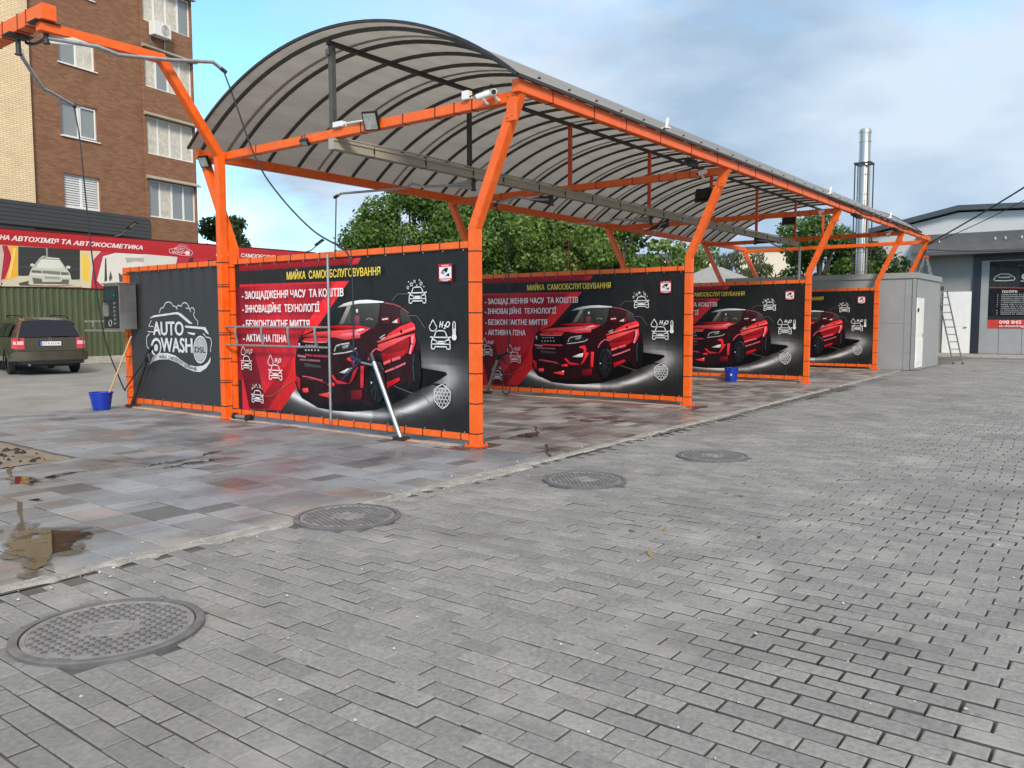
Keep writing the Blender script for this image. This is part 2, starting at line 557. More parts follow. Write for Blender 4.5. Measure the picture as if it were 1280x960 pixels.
# ------------------------------------------------------------------ flat printed artwork
class Art:
    """layers of coloured flat shapes in a (u, v) plane"""
    def __init__(s):
        s.tri, s.col, s.k = [], [], 0       # triangles [(u,v,layer)*3], colours per corner
    def poly(s, pts, col, cols=None):
        s.k += 1
        ps = [Vector((p[0], p[1], 0)) for p in pts]
        for t in tessellate_polygon([ps]):
            s.tri.append([(pts[i][0], pts[i][1], s.k) for i in t])
            s.col.append([(cols[i] if cols else col) for i in t])
    def line(s, pts, col, w):
        s.k += 1
        for a, b in zip(pts[:-1], pts[1:]):
            d = Vector((b[0] - a[0], b[1] - a[1]))
            if d.length < 1e-6: continue
            d.normalize()
            e = d * w * 0.25
            n = Vector((-d.y, d.x)) * w / 2
            q = [(a[0] - e.x + n.x, a[1] - e.y + n.y), (a[0] - e.x - n.x, a[1] - e.y - n.y), (b[0] + e.x - n.x, b[1] + e.y - n.y), (b[0] + e.x + n.x, b[1] + e.y + n.y)]
            for t in ((0, 1, 2), (0, 2, 3)):
                s.tri.append([(q[i][0], q[i][1], s.k) for i in t]); s.col.append([col] * 3)
    def grid(s, u0, u1, v0, v1, nu, nv, fn):
        s.k += 1
        for i in range(nu):
            for j in range(nv):
                us = [u0 + (u1 - u0) * i / nu, u0 + (u1 - u0) * (i + 1) / nu]
                vs = [v0 + (v1 - v0) * j / nv, v0 + (v1 - v0) * (j + 1) / nv]
                q = [(us[0], vs[0]), (us[1], vs[0]), (us[1], vs[1]), (us[0], vs[1])]
                for t in ((0, 1, 2), (0, 2, 3)):
                    s.tri.append([(q[m][0], q[m][1], s.k) for m in t]); s.col.append([fn(*q[m]) for m in t])
    def text(s, body, u0, u1, v0, cap, col, bold=0.02, shear=0.0, flip=False, mid=None):
        """lettering fitted between u0 and u1 with capitals `cap` high; flip when u runs leftwards"""
        tr, w, h = text_tris(body, 0.0, shear)
        sx = abs(u1 - u0) / w; sy = cap / h
        sg = -1 if u1 < u0 else 1
        for dx, dy in ((-bold, 0), (bold, 0), (-bold * 0.4, bold * 0.55), (bold * 0.4, -bold * 0.55)) if bold else ((0, 0),):
            s.k += 1
            for t in tr:
                s.tri.append([(u0 + sg * (x + dx) * sx, v0 + (y + dy) * sy, s.k) for x, y in t]); s.col.append([col] * 3)
    def build(s, name, m, parent, to3d, step=0.00018, extra=None, gain=0.88):
        n = len(s.tri)
        vs = [to3d(u, v, k * step) for t in s.tri for (u, v, k) in t]
        fs = [(3 * i, 3 * i + 1, 3 * i + 2) for i in range(n)]
        cs = [c for t in s.col for c in t]
        ne = 0
        if extra:
            ev, ef, ec = extra
            fs += [tuple(i + len(vs) for i in f) for f in ef]
            ne = sum(len(f) for f in ef)
            vs += ev
            cs += [ec] * ne
        me = bpy.data.meshes.new(name)
        me.from_pydata(vs, [], fs)
        me.materials.append(m)
        me.shade_flat()
        at = me.color_attributes.new('ink', 'FLOAT_COLOR', 'CORNER')
        arr = np.ones((len(cs), 4), dtype=np.float32)
        arr[:, :3] = np.array([lin(c) for c in cs]) * gain
        at.data.foreach_set('color', arr.ravel())
        o = bpy.data.objects.new(name, me)
        COL.objects.link(o)
        if parent is not None: o.parent = parent
        return o

_txt = {}
def text_tris(body, bold=0.02, shear=0.0):
    key = (body, bold, shear)
    if key in _txt: return _txt[key]
    cu = bpy.data.curves.new('lettering', 'FONT')
    cu.body = body
    cu.size = 1.0
    cu.offset = bold
    cu.shear = shear
    cu.resolution_u = 3
    o = bpy.data.objects.new('lettering', cu)
    COL.objects.link(o)
    dg = bpy.context.evaluated_depsgraph_get()
    me = bpy.data.meshes.new_from_object(o.evaluated_get(dg))
    me.calc_loop_triangles()
    v = [(p.co.x, p.co.y) for p in me.vertices]
    tr = [[v[i] for i in t.vertices] for t in me.loop_triangles]
    xs = [p[0] for p in v] or [0, 1]
    x0, x1 = min(xs), max(xs)
    tr = [[(x - x0, y) for x, y in t] for t in tr]
    bpy.data.objects.remove(o); bpy.data.curves.remove(cu); bpy.data.meshes.remove(me)
    _txt[key] = (tr, max(1e-3, x1 - x0), 0.70)
    return _txt[key]
PANEL_ART=[
('poly',[(4.613,2.355),(2.062,2.306),(2.174,2.228),(4.614,2.224)],(150,20,38)),
('poly',[(2.062,2.306),(1.962,2.306),(2.029,2.224),(2.182,2.222)],(226,46,66)),
('poly',[(4.615,2.03),(2.446,2.013),(3.276,1.235),(3.409,0.584),(3.704,0.2),(4.627,0.158)],'RED'),
('poly',[(2.446,2.013),(2.201,2.011),(3.276,1.02),(3.342,0.731),(3.298,0.588),(3.704,0.189),(4.005,0.194),(3.499,0.726),(3.365,1.055),(2.971,1.556)],(222,40,56)),
('poly',[(4.284,1.004),(4.098,0.413),(4.122,0.188),(4.457,0.173),(4.614,0.696),(4.612,0.998)],(92,14,34)),
('poly',[(4.098,0.413),(3.589,0.833),(3.365,1.055),(3.499,0.726),(4.005,0.194),(4.122,0.188)],(150,22,40)),
('shadow',[(3.365,0.614),(3.298,0.487),(3.223,0.403),(2.883,0.288),(2.543,0.268),(2.171,0.278),(1.731,0.332),(1.421,0.427),(1.171,0.524),(1.119,0.575),(0.868,0.666),(0.716,0.71),(0.673,0.699),(0.536,0.684),(0.501,0.727),(0.716,0.724),(0.573,0.789),(0.481,0.84),(0.51,0.872),(0.901,0.908),(1.053,1.319),(1.818,1.45),(3.057,1.237)],(10,10,11)),
('poly',[(3.275,1.177),(3.173,1.287),(2.901,1.374),(2.762,1.412),(2.771,1.474),(2.716,1.504),(2.646,1.507),(2.499,1.649),(2.433,1.677),(2.309,1.709),(2.176,1.736),(2.036,1.755),(1.849,1.759),(1.556,1.735),(1.364,1.699),(1.224,1.659),(1.118,1.594),(1.06,1.501),(1.004,1.444),(0.984,1.379),(0.993,1.301),(0.921,1.187),(0.904,0.974),(0.913,0.773),(0.954,0.643),(1.01,0.619),(1.083,0.653),(1.149,0.738),(1.521,0.595),(1.597,0.474),(1.715,0.395),(1.905,0.38),(2.028,0.412),(2.584,0.346),(2.994,0.373),(3.242,0.457),(3.319,0.596),(3.346,0.737),(3.354,0.91),(3.313,1.099)],(42,13,19)),
('poly',[(2.624,1.508),(2.488,1.647),(2.309,1.68),(2.414,1.436),(2.567,1.417),(2.647,1.422)],(22,30,30)),
('poly',[(2.414,1.436),(2.242,1.683),(2.001,1.71),(1.988,1.451)],(74,74,68)),
('poly',[(2.414,1.441),(2.242,1.68),(2.165,1.684),(2.319,1.451)],(128,126,118)),
('poly',[(2.176,1.707),(1.85,1.727),(1.615,1.702),(1.666,1.469),(1.761,1.377),(2.01,1.423),(2.175,1.432)],(58,58,54)),
('poly',[(1.573,1.697),(1.323,1.672),(1.158,1.585),(1.259,1.451),(1.507,1.378),(1.634,1.469)],(52,24,30)),
('poly',[(1.261,1.64),(1.128,1.576),(1.056,1.477),(1.249,1.455)],(66,62,60)),
('poly',[(2.109,1.553),(2.011,1.553),(2.01,1.432),(2.119,1.437)],(112,62,72)),
('poly',[(2.071,1.637),(2.038,1.641),(2.033,1.595),(2.071,1.595)],(240,235,235)),
('poly',[(2.443,1.663),(2.309,1.715),(2.176,1.739),(2.001,1.756),(1.828,1.758),(1.556,1.733),(1.551,1.717),(1.828,1.714),(2.036,1.71),(2.211,1.687)],(215,212,208)),
('line',[(1.531,1.714),(1.364,1.693),(1.24,1.653),(1.117,1.585)],(150,86,90,0.018)),
('line',[(1.88,1.501),(1.827,1.524),(1.757,1.501)],(150,146,130,0.014)),
('poly',[(2.716,1.403),(2.42,1.43),(1.999,1.423),(1.999,1.395),(2.42,1.373),(2.578,1.394)],(165,24,44)),
('poly',[(2.174,1.418),(1.999,1.423),(1.793,1.395),(1.815,1.377),(2.174,1.385)],(190,28,52)),
('poly',[(3.179,1.268),(3.078,1.3),(2.901,1.333),(2.578,1.351),(2.42,1.361),(1.999,1.384),(1.998,1.265),(2.307,1.236),(2.476,1.261),(2.762,1.274),(2.995,1.265)],(226,70,88)),
('poly',[(2.174,1.357),(1.89,1.381),(1.804,1.386),(1.955,1.321),(2.174,1.259)],(224,74,92)),
('poly',[(2.124,1.353),(1.977,1.386),(1.901,1.381),(2.075,1.339)],(250,190,190)),
('poly',[(2.464,1.271),(2.352,1.314),(2.086,1.339),(1.998,1.325),(1.998,1.302),(2.296,1.272)],(240,110,124)),
('poly',[(3.203,1.202),(3.113,1.247),(2.901,1.26),(2.601,1.256),(2.658,1.191),(2.901,1.179),(3.161,1.192)],(196,52,66)),
('line',[(3.149,1.198),(2.901,1.193),(2.669,1.198)],(236,140,146,0.014)),
('poly',[(2.924,1.244),(2.854,1.249),(2.866,1.22),(2.919,1.215)],(120,30,40)),
('poly',[(3.269,1.182),(3.161,1.183),(2.646,1.179),(2.6,1.118),(2.623,1.041),(2.901,1.027),(3.245,1.041)],(9,11,12)),
('poly',[(3.269,1.177),(3.233,1.178),(3.227,1.109),(3.257,1.109)],(190,180,180)),
('poly',[(3.113,1.155),(3.078,1.155),(3.078,1.136),(3.113,1.135)],(150,150,148)),
('poly',[(3.054,1.155),(3.018,1.156),(3.018,1.136),(3.054,1.136)],(150,150,148)),
('poly',[(2.995,1.156),(2.96,1.156),(2.959,1.137),(2.995,1.137)],(150,150,148)),
('poly',[(2.936,1.157),(2.901,1.157),(2.901,1.138),(2.936,1.137)],(150,150,148)),
('poly',[(2.878,1.157),(2.843,1.158),(2.843,1.138),(2.877,1.138)],(150,150,148)),
('poly',[(3.125,1.089),(3.094,1.09),(3.094,1.07),(3.125,1.07)],(200,190,192)),
('poly',[(3.06,1.09),(3.029,1.091),(3.029,1.071),(3.06,1.071)],(200,190,192)),
('poly',[(2.995,1.091),(2.964,1.092),(2.964,1.072),(2.995,1.072)],(200,190,192)),
('poly',[(2.924,1.092),(2.894,1.093),(2.894,1.073),(2.924,1.073)],(200,190,192)),
('poly',[(2.854,1.093),(2.824,1.093),(2.824,1.074),(2.854,1.074)],(200,190,192)),
('poly',[(2.509,1.076),(2.464,1.167),(2.201,1.196),(2.14,1.152),(2.128,1.096),(2.306,1.065)],(38,38,40)),
('line',[(2.507,1.081),(2.475,1.148),(2.385,1.172),(2.212,1.192)],(196,192,190,0.02)),
('poly',[(2.351,1.149),(2.217,1.174),(2.239,1.132),(2.34,1.111)],(136,136,134)),
('line',[(2.531,1.04),(2.306,1.062),(2.14,1.091),(2.072,1.129)],(200,196,196,0.016)),
('line',[(3.281,1.001),(3.113,0.989)],(220,130,140,0.03)),
('line',[(3.113,1.016),(2.959,1.008),(2.646,1.006)],(222,60,76,0.03)),
('line',[(3.232,0.948),(3.089,0.944),(2.807,0.94)],(140,96,104,0.026)),
('poly',[(3.149,0.901),(2.784,0.875),(2.784,0.841),(3.137,0.846)],(62,62,58)),
('line',[(3.184,0.712),(3.077,0.711),(2.76,0.671)],(196,90,100,0.018)),
('line',[(3.089,0.681),(2.9,0.674),(2.691,0.642)],(140,30,44,0.016)),
('poly',[(2.261,0.971),(2.239,1.0),(2.128,1.017),(2.095,0.946),(2.105,0.885),(2.034,0.877),(2.072,0.816),(2.148,0.701),(2.209,0.647),(2.228,0.656),(2.171,0.738),(2.138,0.833),(2.163,0.945)],(224,40,62)),
('poly',[(2.417,0.793),(2.249,0.854),(2.16,0.872),(2.182,0.794),(2.305,0.786)],(225,222,220)),
('poly',[(2.599,0.76),(2.536,0.756),(2.468,0.692),(2.304,0.668),(2.226,0.652),(2.462,0.635),(2.519,0.681)],(205,44,70)),
('poly',[(2.667,0.628),(2.547,0.656),(2.501,0.633),(2.53,0.602),(2.644,0.608)],(228,52,76)),
('poly',[(3.335,0.72),(3.238,0.679),(3.238,0.522),(3.293,0.535),(3.317,0.627)],(158,24,44)),
('poly',[(3.196,0.541),(3.071,0.555),(3.063,0.503),(3.113,0.485),(3.184,0.492)],(238,70,84)),
('poly',[(2.853,0.477),(2.598,0.523),(2.596,0.437),(2.806,0.461)],(228,60,66)),
('poly',[(2.644,0.516),(2.596,0.523),(2.596,0.496),(2.638,0.495)],(250,200,210)),
('poly',[(2.192,0.558),(1.993,0.556),(1.993,0.448),(2.191,0.443)],(84,10,26)),
('poly',[(1.996,0.897),(1.928,0.898),(1.945,0.614),(2.005,0.607)],(216,52,70)),
('poly',[(2.17,0.559),(1.972,0.585),(1.971,0.472),(2.169,0.436)],(100,14,30)),
('poly',[(1.685,1.221),(1.527,1.268),(1.465,1.323),(1.259,1.416),(1.056,1.473),(1.003,1.442),(0.992,1.375),(1.217,1.316),(1.423,1.26),(1.653,1.201)],(216,46,64)),
('poly',[(1.68,1.221),(1.506,1.278),(1.237,1.356),(1.0,1.415),(0.996,1.393),(1.217,1.329),(1.423,1.269),(1.664,1.208)],(236,104,118)),
('poly',[(1.664,1.18),(1.422,1.246),(1.084,1.318),(1.054,1.308),(1.216,1.245),(1.484,1.146),(1.61,1.089),(1.653,1.125)],(224,84,100)),
('poly',[(1.599,1.075),(1.36,1.195),(1.104,1.291),(1.093,1.218),(1.122,1.092),(1.214,1.036),(1.483,0.981),(1.556,0.975)],(128,20,34)),
('poly',[(1.61,1.066),(1.484,1.068),(1.133,1.127),(1.214,1.045),(1.556,0.952)],(150,24,38)),
('poly',[(1.079,1.316),(1.002,1.335),(0.99,1.228),(1.032,1.129),(1.069,1.064),(1.112,1.083),(1.068,1.2)],(206,56,76)),
('line',[(1.039,1.299),(1.053,1.2),(1.092,1.083)],(246,150,170,0.03)),
('line',[(1.551,0.943),(1.42,0.987),(1.265,1.028)],(234,96,110,0.04)),
('line',[(1.529,0.837),(1.357,0.89),(1.172,0.957)],(220,110,118,0.026)),
('poly',[(1.512,0.701),(1.283,0.776),(1.257,0.745),(1.314,0.715),(1.501,0.624)],(168,22,44)),
('poly',[(1.593,1.546),(1.436,1.541),(1.419,1.451),(1.571,1.437)],(78,16,26)),
('line',[(1.571,1.504),(1.472,1.514)],(228,200,200,0.02)),
('poly',[(1.404,1.464),(1.306,1.509),(1.302,1.458)],(244,226,224)),
('poly',[(1.303,1.509),(1.27,1.532),(1.257,1.451),(1.3,1.451)],(170,40,56)),
('poly',[(1.268,1.36),(1.238,1.374),(1.207,1.356),(1.237,1.329)],(8,8,8)),
('line',[(1.617,1.268),(1.528,1.312)],(200,196,196,0.014)),
('line',[(1.59,1.251),(1.527,1.276)],(200,196,196,0.014)),
('line',[(1.839,0.979),(1.802,1.049),(1.738,1.101)],(206,90,104,0.022)),
('line',[(1.834,0.998),(1.78,1.077),(1.695,1.129),(1.631,1.116)],(210,96,110,0.02)),
('poly',[(1.531,0.712),(1.535,0.644),(1.546,0.58),(1.566,0.522),(1.593,0.473),(1.624,0.435),(1.66,0.411),(1.698,0.402),(1.736,0.408),(1.773,0.429),(1.806,0.464),(1.833,0.512),(1.854,0.569),(1.868,0.634),(1.873,0.702),(1.869,0.77),(1.856,0.835),(1.836,0.894),(1.809,0.942),(1.777,0.979),(1.741,1.003),(1.703,1.011),(1.665,1.004),(1.629,0.982),(1.596,0.947),(1.569,0.899),(1.549,0.843),(1.536,0.779)],(14,15,17)),
('poly',[(1.551,0.707),(1.554,0.649),(1.564,0.594),(1.579,0.544),(1.6,0.503),(1.626,0.471),(1.654,0.45),(1.685,0.442),(1.715,0.448),(1.744,0.466),(1.771,0.496),(1.793,0.537),(1.81,0.586),(1.82,0.641),(1.824,0.699),(1.821,0.757),(1.811,0.812),(1.795,0.862),(1.774,0.904),(1.748,0.936),(1.719,0.955),(1.689,0.962),(1.659,0.957),(1.63,0.938),(1.604,0.908),(1.582,0.867),(1.565,0.819),(1.555,0.764)],(34,36,40)),
('poly',[(1.568,0.702),(1.57,0.65),(1.579,0.601),(1.593,0.556),(1.611,0.518),(1.633,0.49),(1.658,0.472),(1.685,0.465),(1.712,0.469),(1.737,0.486),(1.76,0.513),(1.779,0.549),(1.794,0.593),(1.803,0.643),(1.807,0.695),(1.804,0.747),(1.796,0.797),(1.782,0.842),(1.763,0.879),(1.74,0.907),(1.715,0.925),(1.689,0.932),(1.662,0.926),(1.637,0.91),(1.614,0.882),(1.595,0.846),(1.58,0.802),(1.571,0.754)],(16,17,19)),
('line',[(1.68,0.693),(1.571,0.702)],(44,46,50,0.022)),
('line',[(1.684,0.67),(1.592,0.568)],(44,46,50,0.022)),
('line',[(1.694,0.656),(1.649,0.483)],(44,46,50,0.022)),
('line',[(1.706,0.655),(1.721,0.48)],(44,46,50,0.022)),
('line',[(1.717,0.669),(1.78,0.561)],(44,46,50,0.022)),
('line',[(1.721,0.691),(1.803,0.695)],(44,46,50,0.022)),
('line',[(1.717,0.714),(1.782,0.83)],(44,46,50,0.022)),
('line',[(1.707,0.728),(1.724,0.914)],(44,46,50,0.022)),
('line',[(1.694,0.729),(1.653,0.915)],(44,46,50,0.022)),
('line',[(1.684,0.715),(1.594,0.834)],(44,46,50,0.022)),
('poly',[(1.772,0.685),(1.776,0.674),(1.786,0.669),(1.796,0.673),(1.8,0.685),(1.796,0.696),(1.786,0.701),(1.776,0.697)],(190,186,186)),
('line',[(1.641,0.955),(1.587,0.911),(1.561,0.861)],(104,104,104,0.012)),
('poly',[(0.905,0.874),(0.906,0.816),(0.911,0.762),(0.919,0.713),(0.93,0.671),(0.944,0.64),(0.959,0.62),(0.976,0.613),(0.992,0.619),(1.008,0.638),(1.023,0.668),(1.035,0.709),(1.044,0.758),(1.051,0.812),(1.053,0.87),(1.052,0.928),(1.047,0.982),(1.039,1.032),(1.027,1.073),(1.014,1.104),(0.998,1.123),(0.982,1.129),(0.965,1.123),(0.949,1.104),(0.935,1.074),(0.923,1.034),(0.913,0.985),(0.907,0.931)],(16,18,20)),
('line',[(1.016,1.075),(1.035,0.949),(1.022,0.752)],(60,66,74,0.02)),
('line',[(1.385,1.74),(1.283,1.821),(1.09,1.82)],(112,108,108,0.008)),
('line',[(1.117,1.551),(0.956,1.547),(0.825,1.398)],(112,108,108,0.008)),
('line',[(1.375,0.664),(1.21,0.624),(1.046,0.585)],(112,108,108,0.008)),
('line',[(0.888,0.61),(0.754,0.481)],(112,108,108,0.008)),
('line',[(4.043,0.389),(3.89,0.395),(3.41,0.638)],(112,108,108,0.008)),
]
PANEL_ICONS=[('car',(0.946,1.799,0.28,0.199)),('stars',(0.968,1.934,0.288,0.128)),('car',(0.566,1.254,0.301,0.225)),('drop',(0.688,1.432,0.125,0.141)),('h2o',(0.499,1.438,0.17,0.084)),('thermo',(0.346,1.367,0.076,0.222)),('comb',(0.541,0.575,0.28,0.297)),('car',(4.461,0.862,0.242,0.205)),('drop',(4.531,1.05,0.116,0.147)),('h2o',(4.378,1.036,0.146,0.071)),('car',(3.766,0.745,0.29,0.215)),('drop',(3.872,0.921,0.13,0.161)),('h2o',(3.698,0.918,0.145,0.073)),('car',(4.2,0.372,0.268,0.18)),('stars',(4.204,0.518,0.248,0.097)),('cctv',(0.466,2.056,0.214,0.207))]
PANEL_TEXT=[('- ЗАОЩАДЖЕННЯ ЧАСУ  ТА КОШТІВ',4.51,2.269,1.817,0.093,(255,252,250)),('- ІННОВАЦІЙНІ  ТЕХНОЛОГІЇ',4.507,2.761,1.618,0.092,(255,252,250)),('- БЕЗКОНТАКТНЕ МИТТЯ',4.502,2.976,1.398,0.092,(255,252,250)),('- АКТИВНА ПІНА',4.501,3.486,1.191,0.092,(255,252,250)),('МИЙКА  САМООБСЛУГОВУВАННЯ',3.439,1.566,2.069,0.092,(250,216,84))]
LOGO_ART=[('line',[(6.879,1.621),(6.837,1.695),(6.744,1.711),(6.684,1.784),(6.577,1.803),(6.489,1.774),(6.461,1.733),(6.388,1.724),(6.331,1.679)],(214,216,216,0.016)),('line',[(6.359,1.707),(6.298,1.744),(6.217,1.722),(6.179,1.769),(6.106,1.784),(6.035,1.76),(5.995,1.711),(5.955,1.671)],(214,216,216,0.016)),('line',[(6.082,1.696),(5.982,1.687),(5.943,1.631)],(214,216,216,0.012)),('line',[(5.925,1.694),(5.868,1.694),(5.829,1.638),(5.874,1.591),(5.835,1.535),(5.794,1.511),(5.751,1.479),(5.765,1.424)],(214,216,216,0.016)),('poly',[(7.199,1.531),(7.069,1.58),(6.334,1.634),(6.218,1.604),(5.897,1.443),(5.997,1.443),(6.307,1.588),(6.395,1.598),(7.04,1.552)],(214,216,216)),('line',[(7.138,1.497),(7.234,1.399),(7.082,1.396)],(214,216,216,0.014)),('line',[(7.263,1.307),(7.056,1.304)],(214,216,216,0.014)),('poly',[(6.128,1.414),(5.551,1.39),(5.453,1.281),(5.507,1.287),(5.608,1.354),(6.115,1.381)],(214,216,216)),('poly',[(6.076,1.311),(5.829,1.294),(5.865,1.261),(6.02,1.279)],(214,216,216)),('line',[(7.217,1.269),(7.311,1.217),(7.312,1.064),(7.205,0.984)],(214,216,216,0.018)),('line',[(5.611,1.291),(5.545,1.236),(5.423,1.222),(5.386,1.16),(5.418,1.066),(5.429,1.011)],(214,216,216,0.016)),('poly',[(7.219,0.785),(7.132,0.881),(6.923,0.953),(6.676,0.959),(6.437,0.923),(6.235,0.839),(6.064,0.782),(5.836,0.762),(5.639,0.784),(5.512,0.844),(5.425,0.925),(5.443,0.846),(5.558,0.747),(5.729,0.678),(5.898,0.68),(6.125,0.72),(6.385,0.81),(6.652,0.856),(6.93,0.844),(7.122,0.805),(7.254,0.741)],(214,216,216)),('poly',[(6.854,1.055),(6.861,1.021),(6.875,0.988),(6.896,0.958),(6.923,0.933),(6.955,0.914),(6.99,0.902),(7.027,0.897),(7.063,0.9),(7.097,0.91),(7.127,0.928),(7.152,0.952),(7.17,0.981),(7.18,1.014),(7.181,1.049),(7.175,1.084),(7.16,1.117),(7.139,1.147),(7.111,1.172),(7.078,1.19),(7.043,1.202),(7.006,1.207),(6.97,1.203),(6.937,1.192),(6.907,1.174),(6.883,1.15),(6.866,1.121),(6.856,1.089)],(214,216,216)),('poly',[(6.892,1.046),(6.897,1.02),(6.907,0.996),(6.923,0.974),(6.943,0.956),(6.966,0.942),(6.992,0.933),(7.019,0.929),(7.045,0.931),(7.07,0.939),(7.092,0.952),(7.11,0.97),(7.122,0.992),(7.13,1.016),(7.131,1.041),(7.126,1.067),(7.116,1.091),(7.1,1.114),(7.08,1.132),(7.056,1.146),(7.03,1.155),(7.003,1.158),(6.977,1.156),(6.952,1.147),(6.931,1.134),(6.913,1.116),(6.901,1.095),(6.893,1.071)],(44,46,48)),('poly',[(6.955,1.041),(6.959,1.023),(6.969,1.006),(6.984,0.992),(7.002,0.983),(7.022,0.979),(7.041,0.982),(7.058,0.99),(7.071,1.003),(7.079,1.02),(7.081,1.039),(7.076,1.058),(7.066,1.075),(7.051,1.089),(7.033,1.097),(7.013,1.101),(6.994,1.098),(6.977,1.09),(6.964,1.077),(6.957,1.06)],(214,216,216)),('poly',[(5.515,1.04),(5.52,1.002),(5.53,0.966),(5.546,0.931),(5.567,0.899),(5.593,0.872),(5.622,0.849),(5.653,0.832),(5.687,0.821),(5.721,0.817),(5.755,0.819),(5.787,0.828),(5.818,0.843),(5.845,0.865),(5.868,0.891),(5.886,0.922),(5.898,0.957),(5.905,0.994),(5.906,1.032),(5.901,1.071),(5.89,1.108),(5.873,1.143),(5.852,1.175),(5.826,1.202),(5.796,1.225),(5.764,1.241),(5.731,1.251),(5.697,1.255),(5.663,1.252),(5.631,1.243),(5.601,1.227),(5.575,1.206),(5.552,1.179),(5.535,1.148),(5.522,1.114),(5.516,1.078)],(214,216,216)),('poly',[(5.537,1.04),(5.541,1.006),(5.551,0.974),(5.565,0.943),(5.583,0.915),(5.606,0.891),(5.632,0.871),(5.66,0.856),(5.689,0.846),(5.719,0.842),(5.75,0.844),(5.778,0.852),(5.805,0.866),(5.829,0.885),(5.849,0.908),(5.865,0.936),(5.877,0.966),(5.883,0.999),(5.883,1.033),(5.879,1.067),(5.869,1.1),(5.854,1.131),(5.835,1.159),(5.812,1.183),(5.786,1.203),(5.758,1.217),(5.728,1.227),(5.698,1.23),(5.668,1.227),(5.64,1.219),(5.613,1.205),(5.59,1.186),(5.57,1.163),(5.554,1.136),(5.543,1.105),(5.537,1.073)],(120,122,124)),('poly',[(5.548,1.04),(5.552,1.008),(5.561,0.978),(5.574,0.949),(5.591,0.923),(5.612,0.9),(5.636,0.882),(5.663,0.867),(5.69,0.859),(5.719,0.855),(5.747,0.857),(5.774,0.864),(5.799,0.877),(5.821,0.895),(5.84,0.917),(5.855,0.942),(5.866,0.971),(5.871,1.001),(5.872,1.033),(5.868,1.065),(5.859,1.096),(5.845,1.125),(5.827,1.151),(5.806,1.173),(5.781,1.192),(5.755,1.206),(5.727,1.214),(5.699,1.217),(5.671,1.215),(5.644,1.207),(5.619,1.194),(5.597,1.176),(5.579,1.154),(5.564,1.129),(5.554,1.101),(5.548,1.071)],(176,178,180))]
LOGO_TEXT=[('AUTO',7.085,6.175,1.256,0.222,(214,216,216)),('WASH',6.853,5.932,0.982,0.23,(214,216,216)),('DSL',5.857,5.567,0.988,0.088,(30,31,32))]
LOGO_ARC=[(6.928,0.886),(6.65,0.888),(6.382,0.851),(6.123,0.761),(5.825,0.714)]
